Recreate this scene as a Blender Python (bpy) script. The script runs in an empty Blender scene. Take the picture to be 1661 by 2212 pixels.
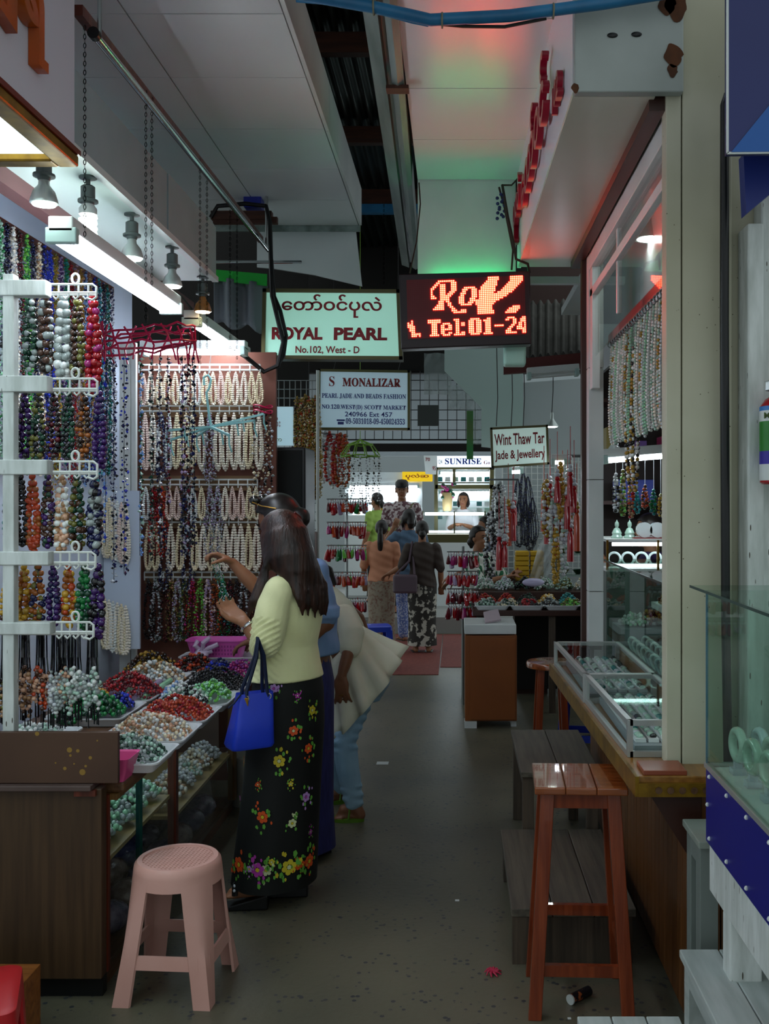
import bpy, math, random
import numpy as np
from mathutils import Vector, Matrix
random.seed(11)
rnd = random.random
uni = random.uniform
sc = bpy.context.scene
col = sc.collection

# ------------------------------------------------------------------ camera, world, exposure
F, CX, CY, H = 2150.0, 985.0, 1080.0, 1.65
cam_data = bpy.data.cameras.new('camera')
cam = bpy.data.objects.new('camera', cam_data)
col.objects.link(cam)
cam.location = (0, 0, H)
cam.rotation_euler = (math.radians(90), 0, 0)
cam_data.sensor_width = 36.0
cam_data.lens = 36.0 * F / 2212.0
cam_data.shift_x = -(CX - 830.5) / 2212.0
cam_data.shift_y = -(1106.0 - CY) / 2212.0
cam_data.clip_start = 0.05
cam_data.clip_end = 200
sc.camera = cam

world = bpy.data.worlds.new('world')
sc.world = world
world.use_nodes = True
bgn = world.node_tree.nodes['Background']
bgn.inputs[0].default_value = (0.62, 0.70, 0.72, 1)
bgn.inputs[1].default_value = 0.62

vs = sc.view_settings
vs.view_transform = 'Standard'
vs.look = 'None'
vs.gamma = 1
vs.use_curve_mapping = False
vs.exposure = 0.55

# ------------------------------------------------------------------ helpers: projection
def P(px, py, Y):
    return Vector(((px - CX) / F * Y, Y, H + (CY - py) / F * Y))
def G(px, py, z=0.0):
    return P(px, py, (H - z) * F / (py - CY))
def lin(c):
    c /= 255.0
    return c / 12.92 if c <= 0.04045 else ((c + 0.055) / 1.055) ** 2.4
def rgb(h):
    if isinstance(h, str):
        h = (int(h[0:2], 16), int(h[2:4], 16), int(h[4:6], 16))
    return (lin(h[0]), lin(h[1]), lin(h[2]), 1)

# ------------------------------------------------------------------ helpers: materials
MATS = {}
def mat(name, c, rough=0.5, metal=0.0, c2=None, scale=8.0, stretch=(1, 1, 1), bump=0.0, bscale=None, spec=0.5,
        c3=None, spots=None, trans=0.0, alpha=1.0, ior=1.45, coat=0.0, detail=5, sharp=(0.35, 0.65), sheen=0.0, sss=0.0):
    """principled material; c2 mixes in by noise, spots = (colour, scale, amount) adds dark flecks"""
    if name in MATS:
        return MATS[name]
    m = bpy.data.materials.new(name)
    m.use_nodes = True
    nt = m.node_tree
    b = nt.nodes['Principled BSDF']
    b.inputs['Base Color'].default_value = rgb(c)
    b.inputs['Roughness'].default_value = rough
    b.inputs['Metallic'].default_value = metal
    b.inputs['IOR'].default_value = ior
    b.inputs['Specular IOR Level'].default_value = spec
    b.inputs['Transmission Weight'].default_value = trans
    b.inputs['Alpha'].default_value = alpha
    b.inputs['Coat Weight'].default_value = coat
    if sheen:
        b.inputs['Sheen Weight'].default_value = sheen
    if sss:
        b.inputs['Subsurface Weight'].default_value = sss
        b.inputs['Subsurface Radius'].default_value = (0.01, 0.005, 0.003)
    vec = None
    def coords():
        nonlocal vec
        if vec is None:
            tc = nt.nodes.new('ShaderNodeTexCoord')
            mp = nt.nodes.new('ShaderNodeMapping')
            mp.inputs['Scale'].default_value = stretch
            nt.links.new(tc.outputs['Object'], mp.inputs['Vector'])
            vec = mp.outputs['Vector']
        return vec
    def noise(s, d=detail):
        n = nt.nodes.new('ShaderNodeTexNoise')
        n.inputs['Scale'].default_value = s
        n.inputs['Detail'].default_value = d
        nt.links.new(coords(), n.inputs['Vector'])
        return n.outputs['Fac']
    def ramp(src, a, bb):
        r = nt.nodes.new('ShaderNodeValToRGB')
        r.color_ramp.elements[0].position = a
        r.color_ramp.elements[1].position = bb
        nt.links.new(src, r.inputs['Fac'])
        return r.outputs['Color']
    colout = None
    def mix(fac, acol, bcol):
        x = nt.nodes.new('ShaderNodeMix')
        x.data_type = 'RGBA'
        nt.links.new(fac, x.inputs[0])
        if isinstance(acol, tuple):
            x.inputs[6].default_value = acol
        else:
            nt.links.new(acol, x.inputs[6])
        x.inputs[7].default_value = bcol
        return x.outputs[2]
    if c2 is not None:
        colout = mix(ramp(noise(scale), *sharp), rgb(c), rgb(c2))
    if c3 is not None:
        colout = mix(ramp(noise(scale * 0.31, 3), 0.45, 0.7), colout if colout is not None else rgb(c), rgb(c3))
    if spots is not None:
        v = nt.nodes.new('ShaderNodeTexVoronoi')
        v.inputs['Scale'].default_value = spots[1]
        nt.links.new(coords(), v.inputs['Vector'])
        n = ramp(noise(spots[1] * 0.23, 2), 0.47, 0.53)
        r = nt.nodes.new('ShaderNodeMath')
        r.operation = 'LESS_THAN'
        r.inputs[1].default_value = spots[2]
        nt.links.new(v.outputs['Distance'], r.inputs[0])
        mu = nt.nodes.new('ShaderNodeMath')
        mu.operation = 'MULTIPLY'
        nt.links.new(r.outputs[0], mu.inputs[0])
        nt.links.new(n, mu.inputs[1])
        colout = mix(mu.outputs[0], colout if colout is not None else rgb(c), rgb(spots[0]))
    if colout is not None:
        nt.links.new(colout, b.inputs['Base Color'])
    if bump:
        bp = nt.nodes.new('ShaderNodeBump')
        bp.inputs['Strength'].default_value = bump
        bp.inputs['Distance'].default_value = 0.01
        nt.links.new(noise(bscale or scale * 2), bp.inputs['Height'])
        nt.links.new(bp.outputs['Normal'], b.inputs['Normal'])
    MATS[name] = m
    return m

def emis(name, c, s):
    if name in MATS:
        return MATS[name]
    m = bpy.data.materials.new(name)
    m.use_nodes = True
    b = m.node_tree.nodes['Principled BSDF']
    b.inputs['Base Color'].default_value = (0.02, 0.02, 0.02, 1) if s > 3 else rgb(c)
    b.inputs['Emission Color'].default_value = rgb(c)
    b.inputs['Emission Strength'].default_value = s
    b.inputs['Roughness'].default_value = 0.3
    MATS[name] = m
    return m

def glass(name, c, fac=0.12, rough=0.02):
    """thin pane: see-through with a tint and a mirror sheen growing at grazing angles"""
    if name in MATS:
        return MATS[name]
    m = bpy.data.materials.new(name)
    m.use_nodes = True
    nt = m.node_tree
    nt.nodes.clear()
    out = nt.nodes.new('ShaderNodeOutputMaterial')
    tr = nt.nodes.new('ShaderNodeBsdfTransparent')
    tr.inputs[0].default_value = rgb(c)
    gl = nt.nodes.new('ShaderNodeBsdfGlossy')
    gl.inputs['Roughness'].default_value = rough
    lw = nt.nodes.new('ShaderNodeLayerWeight')
    lw.inputs['Blend'].default_value = 0.5
    ge = nt.nodes.new('ShaderNodeNewGeometry')
    def mth(op, a, b, c=None):
        x = nt.nodes.new('ShaderNodeMath')
        x.operation = op
        for i, q in enumerate((a, b, c)):
            if q is None:
                continue
            if isinstance(q, float):
                x.inputs[i].default_value = q
            else:
                nt.links.new(q, x.inputs[i])
        return x.outputs[0]
    pw = mth('POWER', lw.outputs['Facing'], 4.0)
    s1 = mth('MULTIPLY_ADD', pw, 0.55, fac * 0.4)
    fr_ = mth('SUBTRACT', 1.0, ge.outputs['Backfacing'])
    mu = mth('MULTIPLY', s1, fr_)
    mx = nt.nodes.new('ShaderNodeMixShader')
    nt.links.new(mu, mx.inputs[0])
    nt.links.new(tr.outputs[0], mx.inputs[1])
    nt.links.new(gl.outputs[0], mx.inputs[2])
    nt.links.new(mx.outputs[0], out.inputs[0])
    MATS[name] = m
    return m

def grain(name, ca, cb, scale=3.0, axis=2, rough=0.4, coat=0.0, c3=None):
    st = [14, 14, 14]
    st[axis] = 0.8
    return mat(name, ca, rough, c2=cb, scale=scale, stretch=tuple(st), bump=0.15, coat=coat, c3=c3)

# ------------------------------------------------------------------ helpers: meshes
class MB:
    def __init__(self):
        self.v, self.f, self.m = [], [], []
        self.mi = 0
    def add(self, verts, faces):
        n = len(self.v)
        self.v.extend([tuple(p) for p in verts])
        self.f.extend([tuple(i + n for i in f) for f in faces])
        self.m.extend([self.mi] * len(faces))
        return self
    def hexa(self, p):
        """8 corners: bottom ring 0-3, top ring 4-7"""
        return self.add(p, [(0, 3, 2, 1), (4, 5, 6, 7), (0, 1, 5, 4), (1, 2, 6, 5), (2, 3, 7, 6), (3, 0, 4, 7)])
    def box(self, lo, hi):
        x0, y0, z0 = lo
        x1, y1, z1 = hi
        if x0 > x1: x0, x1 = x1, x0
        if y0 > y1: y0, y1 = y1, y0
        if z0 > z1: z0, z1 = z1, z0
        return self.hexa([(x0, y0, z0), (x1, y0, z0), (x1, y1, z0), (x0, y1, z0),
                          (x0, y0, z1), (x1, y0, z1), (x1, y1, z1), (x0, y1, z1)])
    def bar(self, a, b, w, h, up=(0, 0, 1)):
        a, b = Vector(a), Vector(b)
        d = (b - a).normalized()
        u = Vector(up)
        s = d.cross(u)
        if s.length < 1e-4:
            s = d.cross(Vector((1, 0, 0)))
        s.normalize()
        u = s.cross(d).normalized()
        s, u = s * w / 2, u * h / 2
        return self.hexa([a - s - u, a + s - u, b + s - u, b - s - u, a - s + u, a + s + u, b + s + u, b - s + u])
    def tube(self, path, r, n=8, closed=False, caps=True, squash=None):
        pts = [Vector(p) for p in path]
        N = len(pts)
        rs = r if isinstance(r, (list, tuple)) else [r] * N
        verts, faces = [], []
        prev = None
        for i, p in enumerate(pts):
            if closed:
                d = pts[(i + 1) % N] - pts[i - 1]
            else:
                d = pts[min(i + 1, N - 1)] - pts[max(i - 1, 0)]
            if d.length < 1e-9:
                d = Vector((0, 0, 1))
            d.normalize()
            if prev is None:
                a = Vector((0, 0, 1)) if abs(d.z) < 0.9 else Vector((1, 0, 0))
                s = d.cross(a).normalized()
            else:
                s = (prev - d * prev.dot(d))
                s = s.normalized() if s.length > 1e-6 else d.orthogonal().normalized()
            prev = s
            u = s.cross(d).normalized()
            for k in range(n):
                t = 2 * math.pi * k / n
                verts.append(p + (s * math.cos(t) + u * math.sin(t) * (squash or 1)) * rs[i])
        for i in range(N if closed else N - 1):
            j = (i + 1) % N
            for k in range(n):
                l = (k + 1) % n
                faces.append((i * n + k, i * n + l, j * n + l, j * n + k))
        if not closed and caps:
            faces.append(tuple(range(n - 1, -1, -1)))
            faces.append(tuple((N - 1) * n + k for k in range(n)))
        return self.add(verts, faces)
    def loft(self, rings, caps=True, closed_ring=True):
        n = len(rings[0])
        verts = [p for r in rings for p in r]
        faces = []
        for i in range(len(rings) - 1):
            for k in range(n if closed_ring else n - 1):
                l = (k + 1) % n
                faces.append((i * n + k, i * n + l, (i + 1) * n + l, (i + 1) * n + k))
        if caps and closed_ring:
            faces.append(tuple(range(n - 1, -1, -1)))
            faces.append(tuple((len(rings) - 1) * n + k for k in range(n)))
        return self.add(verts, faces)
    def lathe(self, prof, n=16, c=(0, 0, 0), M=None, a0=0.0):
        rings = []
        for r, z in prof:
            ring = []
            for k in range(n):
                t = a0 + 2 * math.pi * k / n
                p = Vector((r * math.cos(t), r * math.sin(t), z))
                if M is not None:
                    p = M @ p
                ring.append(p + Vector(c))
            rings.append(ring)
        return self.loft(rings)
    def ball(self, c, r, n=8, m=6, s=(1, 1, 1)):
        prof = []
        rings = []
        for i in range(m + 1):
            a = math.pi * i / m
            rr, zz = max(math.sin(a), 0.02) * r, -math.cos(a) * r
            rings.append([(c[0] + rr * math.cos(2 * math.pi * k / n) * s[0], c[1] + rr * math.sin(2 * math.pi * k / n) * s[1],
                           c[2] + zz * s[2]) for k in range(n)])
        return self.loft(rings)
    def prism(self, poly, a, b):
        """poly in 2D as points already 3D; extrude by vector b-a"""
        d = Vector(b) - Vector(a)
        n = len(poly)
        v = [Vector(p) for p in poly] + [Vector(p) + d for p in poly]
        f = [tuple(range(n - 1, -1, -1)), tuple(range(n, 2 * n))]
        for k in range(n):
            l = (k + 1) % n
            f.append((k, l, n + l, n + k))
        return self.add(v, f)
    def quad(self, a, b, c, d):
        return self.add([a, b, c, d], [(0, 1, 2, 3)])
    def disc(self, c, r, n, ex, ey):
        c, ex, ey = Vector(c), Vector(ex), Vector(ey)
        return self.add([c + ex * (r * math.cos(2 * math.pi * k / n)) + ey * (r * math.sin(2 * math.pi * k / n)) for k in range(n)],
                        [tuple(range(n))])
    def mesh(self, name, mats, smooth=False, angle=40):
        me = bpy.data.meshes.new(name)
        me.from_pydata(self.v, [], self.f)
        if not isinstance(mats, (list, tuple)):
            mats = [mats]
        for m in mats:
            me.materials.append(m)
        if len(mats) > 1:
            me.polygons.foreach_set('material_index', self.m)
        if smooth:
            me.polygons.foreach_set('use_smooth', [True] * len(me.polygons))
            if angle < 180:
                me.set_sharp_from_angle(angle=math.radians(angle))
        me.update()
        return me
    def build(self, name, mats, parent=None, smooth=False, angle=40, bevel=0.0, **tags):
        return put(name, self.mesh(name, mats, smooth, angle), parent, bevel, **tags)

def put(name, me, parent=None, bevel=0.0, label=None, cat=None, group=None, kind=None):
    o = bpy.data.objects.new(name, me)
    col.objects.link(o)
    if parent is not None:
        o.parent = parent
        o.matrix_parent_inverse = Matrix.Translation(-parent.location)
    if bevel:
        b = o.modifiers.new('bevel', 'BEVEL')
        b.width = bevel
        b.segments = 2
        b.limit_method = 'ANGLE'
    tag(o, label, cat, group, kind)
    return o
def tag(o, label=None, cat=None, group=None, kind=None):
    if label: o['label'] = label
    if cat: o['category'] = cat
    if group: o['group'] = group
    if kind: o['kind'] = kind
    return o
def thing(name, label, cat, loc=(0, 0, 0), group=None, kind=None):
    o = bpy.data.objects.new(name, None)
    o.empty_display_size = 0.05
    col.objects.link(o)
    o.location = loc
    return tag(o, label, cat, group, kind)
def copy_tree(o, parent=None):
    c = o.copy()
    col.objects.link(c)
    if parent is not None:
        c.parent = parent
    for ch in list(o.children):
        copy_tree(ch, c)
    return c
def frame_mb(x0, x1, z0, z1, y0, y1, w, mb=None):
    mb = mb or MB()
    mb.box((x0, y0, z0), (x1, y1, z0 + w))
    mb.box((x0, y0, z1 - w), (x1, y1, z1))
    mb.box((x0, y0, z0 + w), (x0 + w, y1, z1 - w))
    mb.box((x1 - w, y0, z0 + w), (x1, y1, z1 - w))
    return mb

SERIF = lambda s: ''.join(chr(0x1D400 + ord(c) - 65) if 'A' <= c <= 'Z' else chr(0x1D41A + ord(c) - 97) if 'a' <= c <= 'z'
                          else chr(0x1D7CE + ord(c) - 48) if '0' <= c <= '9' else c for c in s)
def text(body, m, parent, o, ex, ey, width=None, height=None, depth=0.002, bold=0.0, name='lettering'):
    """flat raised lettering: o = lower-left corner, ex / ey = unit directions of reading and up; fitted into width x height"""
    c = bpy.data.curves.new('lettering', 'FONT')
    c.body = body
    c.resolution_u = 3
    c.offset = bold
    c.extrude = 0.01
    t = bpy.data.objects.new('lettering_curve', c)
    col.objects.link(t)
    dg = bpy.context.evaluated_depsgraph_get()
    me = bpy.data.meshes.new_from_object(t.evaluated_get(dg))
    bpy.data.objects.remove(t)
    bpy.data.curves.remove(c)
    n = len(me.vertices)
    a = np.empty(n * 3)
    me.vertices.foreach_get('co', a)
    a = a.reshape(-1, 3)
    lo, hi = a.min(0), a.max(0)
    sx = width / (hi[0] - lo[0]) if width else None
    sy = height / (hi[1] - lo[1]) if height else None
    sx, sy = sx or sy, sy or sx
    ex, ey, o = np.array(ex, float), np.array(ey, float), np.array(o, float)
    ez = np.cross(ex, ey)
    w = o + np.outer((a[:, 0] - lo[0]) * sx, ex) + np.outer((a[:, 1] - lo[1]) * sy, ey) + np.outer((a[:, 2] - lo[2]) / 0.02 * depth, ez)
    me.vertices.foreach_set('co', w.ravel())
    me.materials.clear()
    me.materials.append(m)
    me.update()
    return put(name, me, parent)

# bead shapes ------------------------------------------------------
def _cs():
    g = {}
    V, Fq = [], []
    def vid(p):
        k = tuple(round(x, 4) for x in p)
        if k not in g:
            g[k] = len(V)
            q = np.array(p, float)
            V.append(q / np.linalg.norm(q))
        return g[k]
    for ax in range(3):
        for s in (-1, 1):
            for i in range(2):
                for j in range(2):
                    qs = []
                    for (u, w) in ((i, j), (i + 1, j), (i + 1, j + 1), (i, j + 1)):
                        p = [0, 0, 0]
                        p[ax] = s
                        p[(ax + 1) % 3] = (u - 1)
                        p[(ax + 2) % 3] = (w - 1)
                        qs.append(vid(p))
                    Fq.append(qs if s > 0 else qs[::-1])
    return np.array(V), np.array(Fq)
BV, BF = _cs()
OV = np.array([(1, 0, 0), (-1, 0, 0), (0, 1, 0), (0, -1, 0), (0, 0, 1), (0, 0, -1)], float)
OF = np.array([(0, 2, 4), (2, 1, 4), (1, 3, 4), (3, 0, 4), (2, 0, 5), (1, 2, 5), (3, 1, 5), (0, 3, 5)])
def beads_mesh(name, pos, r, mats, idx=None, chip=False, squash=None, smooth=True):
    """one mesh of beads at pos (N,3) with radii r (scalar or N) and material index idx (N)"""
    V, Fc = (OV, OF) if chip else (BV, BF)
    pos = np.asarray(pos, float)
    N = len(pos)
    r = np.broadcast_to(np.asarray(r, float), (N,))
    base = V[None, :, :] * r[:, None, None]
    if chip:
        sc3 = np.random.RandomState(N).uniform(0.6, 1.3, (N, 1, 3))
        base = base * sc3
    if squash is not None:
        base = base * np.asarray(squash)[None, None, :]
    v = (base + pos[:, None, :]).reshape(-1, 3)
    nf = Fc.shape[1]
    f = (Fc[None, :, :] + (np.arange(N) * len(V))[:, None, None]).reshape(-1, nf)
    me = bpy.data.meshes.new(name)
    me.vertices.add(len(v))
    me.vertices.foreach_set('co', v.ravel())
    me.loops.add(f.size)
    me.loops.foreach_set('vertex_index', f.ravel().astype(np.int32))
    me.polygons.add(len(f))
    me.polygons.foreach_set('loop_start', np.arange(0, f.size, nf, dtype=np.int32))
    if not isinstance(mats, (list, tuple)):
        mats = [mats]
    for m in mats:
        me.materials.append(m)
    if idx is not None:
        me.polygons.foreach_set('material_index', np.repeat(np.asarray(idx, np.int32), len(Fc)))
    me.polygons.foreach_set('use_smooth', np.full(len(f), smooth))
    me.update(calc_edges=True)
    return me
def resample(path, step):
    p = np.asarray(path, float)
    d = np.r_[0, np.cumsum(np.linalg.norm(np.diff(p, axis=0), axis=1))]
    n = max(2, int(d[-1] / step))
    t = np.linspace(0, d[-1], n, endpoint=False)
    return np.stack([np.interp(t, d, p[:, k]) for k in range(3)], 1)
def loop_path(L, W, dx=0.0, dy=0.0, n=40):
    """hanging loop: narrow at the hook (origin), round at the bottom, in the local x-z plane"""
    out = []
    for k in range(n + 1):
        a = 2 * math.pi * k / n
        s = (1 - math.cos(a)) / 2
        x = W / 2 * math.sin(a) * (0.35 + 0.65 * s) * 1.25
        out.append((x + dx * s, dy * s - 0.0, -L * s))
    return out
def hank(name, L, W, r, strands, mats, weights=None, chip=False, jitter=0.3, rv=0.1, depth=0.02):
    """a hank of several hanging loops = one necklace bundle mesh with its hook point at the origin"""
    pos, rr, ii = [], [], []
    for s in range(strands):
        w = W * (0.35 + 0.65 * (s + 1) / strands)
        pth = loop_path(L * uni(0.93, 1.0), w, uni(-.15, .15) * W, uni(-depth, depth))
        q = resample(pth, r * 2.02)
        pos.append(q)
        k0 = len(q)
        rr.append(np.full(k0, r) * np.random.uniform(1 - rv, 1 + rv, k0))
        ii.append(np.random.choice(len(mats), k0, p=weights))
    pos = np.concatenate(pos)
    pos[:, :] += np.random.uniform(-1, 1, pos.shape) * r * jitter
    return beads_mesh(name, pos, np.concatenate(rr), mats, np.concatenate(ii), chip)
np.random.seed(5)
# ================================================================== materials
m_floor = mat('concrete_floor', '5e5a49', 0.42, c2='4c4b3f', scale=1.6, c3='6b6553', bump=0.12, bscale=40, spots=('34373a', 30, 0.24), detail=8)
m_step = mat('tiled_step', '8b8a85', 0.3)
m_mat_red = mat('red_rubber_mat', '7a3a30', 0.8, c2='6b2f28', scale=30, bump=0.3, bscale=120)
m_ceil = mat('white_ceiling_panel', 'dfe4e6', 0.24, c2='d3d9dc', scale=0.8, spec=0.42)
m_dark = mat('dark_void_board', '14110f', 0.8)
m_tin = mat('corrugated_tin', '3c4845', 0.35, metal=0.7, c2='24302e', scale=3, stretch=(8, .6, 1))
m_gutter = mat('gutter_metal', '8d9b98', 0.4, metal=0.3, c2='66736f', scale=2, stretch=(6, .7, 6))
m_purlin = mat('purlin_wood', '4f2a1a', 0.6, c2='3a1d12', scale=5, stretch=(1, 8, 8))
m_white = mat('white_paint', 'd9dedc', 0.4, c2='cdd3d2', scale=3)
m_cream = mat('cream_paint', 'c9c6b3', 0.5, c2='b9b69f', scale=2.5, c3='a29d82', bump=0.08, spots=('6a6450', 40, 0.085))
m_oldwhite = mat('chipped_white_paint', 'd3d8d6', 0.55, c2='b5bbb7', scale=9, stretch=(3, 3, .6), bump=0.25, bscale=22, spots=('4b443a', 20, 0.12))
m_greypanel = mat('grey_metal_panel', 'a9b0ad', 0.45, c2='959c98', scale=3, spots=('5a3a1e', 5, 0.16))
m_rust = mat('rust', '5b3317', 0.8, c2='3a2111', scale=14)
m_soffit = mat('cream_soffit', 'd8d6c9', 0.22, c2='ccc9b9', scale=1.5, spec=0.6)
m_brown = mat('brown_trim', '3a1f17', 0.4)
m_redwood = grain('red_brown_wood', '6b2e1c', '4a1d10', axis=2)
m_blue = mat('blue_pipe', '2a78a8', 0.4, c2='23608a', scale=6)
m_navy = mat('navy_sign', '28306e', 0.35, c2='232a62', scale=1)
m_navy2 = mat('blue_sign', '1d5ba8', 0.35)
m_chrome = mat('chrome', 'd8dcdf', 0.12, metal=1.0)
m_steel = mat('dull_steel', '9aa0a0', 0.35, metal=0.8)
m_alu = mat('aluminium_frame', 'b5bab8', 0.35, metal=0.6)
m_black = mat('black_plastic', '0d0e10', 0.4)
m_boxgrey = mat('fascia_grey', 'cfcbd6', 0.5)
m_boxblue = mat('fascia_blue_grey', '9fb0b4', 0.5, c2='8fa1a6', scale=2)
m_under = mat('soffit_mint', 'cfe0dc', 0.45)
m_gold = mat('gold_frame', '9a7420', 0.35, metal=0.6, c2='77561a', scale=20)
m_pane = glass('clear_pane', 'f7fbfa', .06)
m_pane_green = glass('greenish_pane', 'eaf5f0', 0.10)
m_edge = mat('glass_edge', '123e38', 0.15)
m_wallblue = mat('stall_wall', 'c3cfe0', 0.5)
m_teal = mat('teal_wall', 'b6cdc8', 0.5)

def slab(name, pts, Y, th, m, parent=None, **k):
    """a board facing the aisle end: px corners at depth Y, th metres thick behind"""
    mb = MB()
    q = [P(x, y, Y) for x, y in pts]
    mb.prism(q, (0, 0, 0), (0, th, 0))
    return mb.build(name, m, parent, **k)
S = dict(kind='structure')

# ================================================================== floor
MB().box((-7, -3, -0.12), (7, 22, 0)).build('floor', m_floor, **S)
MB().box((-2.2, 12.3, 0), (2.6, 20, 0.2)).build('floor_step', m_step, **S)
for i, (a, b, c, d) in enumerate([(-1.0, 9.38, -0.165, 12.2), (-0.155, 9.8, 0.36, 12.2)]):
    MB().box((a, b, 0), (c, d, 0.006)).build('rubber_mat', m_mat_red, label=('long red rubber mat under the two women in longyis', 'short red rubber mat beside the orange cabinet')[i], cat='mat')

# ================================================================== ceilings
ce = MB().box((-1.95, 1.4, 3.562), (-0.67, 6.85, 3.80)).build('ceiling', m_dark, **S)
ye = [1.45, 2.05, 2.66, 3.265, 3.87, 4.455, 5.07, 5.685, 6.27, 6.85]
for x0, x1 in ((-1.28, -0.67), (-1.94, -1.28)):
    for i in range(len(ye) - 1):
        MB().box((x0 + .003, ye[i] + .003, 3.54), (x1 - .003, ye[i + 1] - .003, 3.558)).build('ceiling_panel', m_ceil, ce)
fa = thing('ceiling_fascia', None, None, (-0.66, 4, 3.54), kind='structure')
for a, b in ((1.4, 3.3), (3.305, 5.1), (5.105, 6.85)):
    MB().box((-0.668, a, 3.54), (-0.65, b, 3.79)).build('fascia_board', m_white, fa)
MB().box((-1.95, 6.852, 3.50), (-0.66, 6.87, 3.80)).build('ceiling_end_board', m_gutter, **S)
ce2 = MB().box((-0.2, 1.6, 3.442), (0.35, 5.5, 3.7)).build('ceiling', m_dark, **S)
ye = [1.8, 2.43, 3.05, 3.66, 4.28, 4.89, 5.5]
for i in range(len(ye) - 1):
    MB().box((-0.212, ye[i] + .003, 3.42), (0.36, ye[i + 1] - .003, 3.44)).build('ceiling_panel', m_ceil, ce2)
# hanging board at the end of the panelled ceiling
MB().box((-0.212, 5.505, 2.78), (0.33, 5.53, 3.44)).build('wall_hanging_board', m_white, **S)

# tin roof with purlins
mb = MB()
n = 150
rows = []
for Y in (2.0, 9.8):
    rows.append([(-1.3 + 1.9 * k / n, Y, 4.15 + 0.018 * math.sin(2 * math.pi * (1.9 * k / n) / 0.076)) for k in range(n + 1)])
mb.loft(rows, caps=False, closed_ring=False)
roof = mb.build('roof', m_tin, smooth=True, angle=180, **S)
for Y in (3.8, 5.27, 6.6, 7.94):
    MB().box((-1.2, Y, 4.02), (0.4, Y + .06, 4.13)).build('purlin', m_purlin, roof)
MB().box((-1.0, 7.9, 3.93), (0.2, 7.96, 4.0)).build('beam_blue', m_blue, **S)
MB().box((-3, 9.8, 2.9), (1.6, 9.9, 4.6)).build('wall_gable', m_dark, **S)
# gutter
mb = MB()
def gx(Y, off): return -0.265 - 0.018 * (Y - 3.7) + off
prof = [(-0.075, 3.50), (-0.075, 3.42), (-0.02, 3.40), (-0.015, 3.44), (0.0, 3.44), (0.005, 3.40), (0.03, 3.385), (0.055, 3.40), (0.06, 3.50)]
mb.loft([[(gx(Y, a), Y, z) for a, z in prof] for Y in (2.2, 7.5)])
mb.build('gutter', m_gutter, label='grey folded metal gutter running along under the tin roof', cat='gutter')
MB().box((gx(4.2, -.02), 4.17, 3.375), (gx(4.2, .075), 4.23, 3.39)).build('gutter_bracket', m_purlin, bpy.data.objects['gutter'])

# glossy white sheet beyond the panelled ceiling, dark behind it
slab('wall_far_sheet', [(555, 492), (768, 492), (782, 618), (680, 594), (590, 580), (555, 577)], 7.0, .02, m_ceil, **S)
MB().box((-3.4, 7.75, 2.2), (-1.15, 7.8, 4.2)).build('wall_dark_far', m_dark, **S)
mb = MB()
mb.tube([P(462, 566, 6.6), P(650, 566, 6.99)], .012, 8)
mb.build('steel_pipe', m_chrome, smooth=True, label='short chrome pipe lying across above the white sheet ceiling edge', cat='pipe')
# tarpaulin with green hem
mb = MB()
rows = []
for j in range(9):
    t = j / 8
    rows.append([P(462 + (575 - 462) * k / 16, 600 + 14 * k / 16 + t * 100 + 9 * math.sin(k * .8 + t * 3) * t, 6.3) + Vector((0, .05 * math.sin(k * .9), 0)) for k in range(17)])
mb.loft(rows, caps=False, closed_ring=False)
tp = mb.build('tarpaulin', mat('grey_tarp', '6a7278', 0.7), smooth=True, angle=180, label='grey tarpaulin with bright green hem hung under the far roof edge', cat='tarpaulin')
tp.modifiers.new('s', 'SOLIDIFY').thickness = .004
mb = MB()
mb.hexa([P(462, 606, 6.27), P(577, 618, 6.27), P(577, 618, 6.29), P(462, 606, 6.29), P(462, 582, 6.27), P(577, 592, 6.27), P(577, 592, 6.29), P(462, 582, 6.29)])
mb.build('hem', mat('green_hem', '1fae3a', 0.6), tp)

# ================================================================== overhead boxes of the stalls
bx = thing('shop_fascia_box', 'grey overhead shop box with raised orange letters and lit gold framed underside', 'fascia box', (-1.5, 2, 2.67))
MB().box((-2.6, 0.6, 2.69), (-1.15, 3.0, 3.40)).build('body', m_boxgrey, bx)
mb = MB()
mb.box((-1.20, .6, 2.655), (-1.14, 3.01, 2.689))
mb.box((-2.6, 2.95, 2.655), (-1.20, 3.01, 2.689))
mb.build('gold_frame', m_gold, bx, bevel=.006)
MB().box((-1.148, .6, 2.689), (-1.135, 3.012, 2.705)).build('red_trim', mat('dark_red_trim', '6b2418', .4), bx)
MB().box((-2.6, .6, 2.676), (-1.201, 2.949, 2.689)).build('light_panel', emis('panel_light', 'e4fbff', 1.6), bx)
m_or = mat('orange_acrylic', 'c9561c', .25, c2='8d4a12', scale=3)
text('\u101b', m_or, bx, (-1.149, 2.575, 2.82), (0, 1, 0), (0, 0, 1), width=.16, height=.22, depth=.03, bold=.035)
text('\u101d\u103b', m_or, bx, (-1.149, 2.20, 2.84), (0, 1, 0), (0, 0, 1), width=.34, height=.24, depth=.03, bold=.03)

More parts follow.
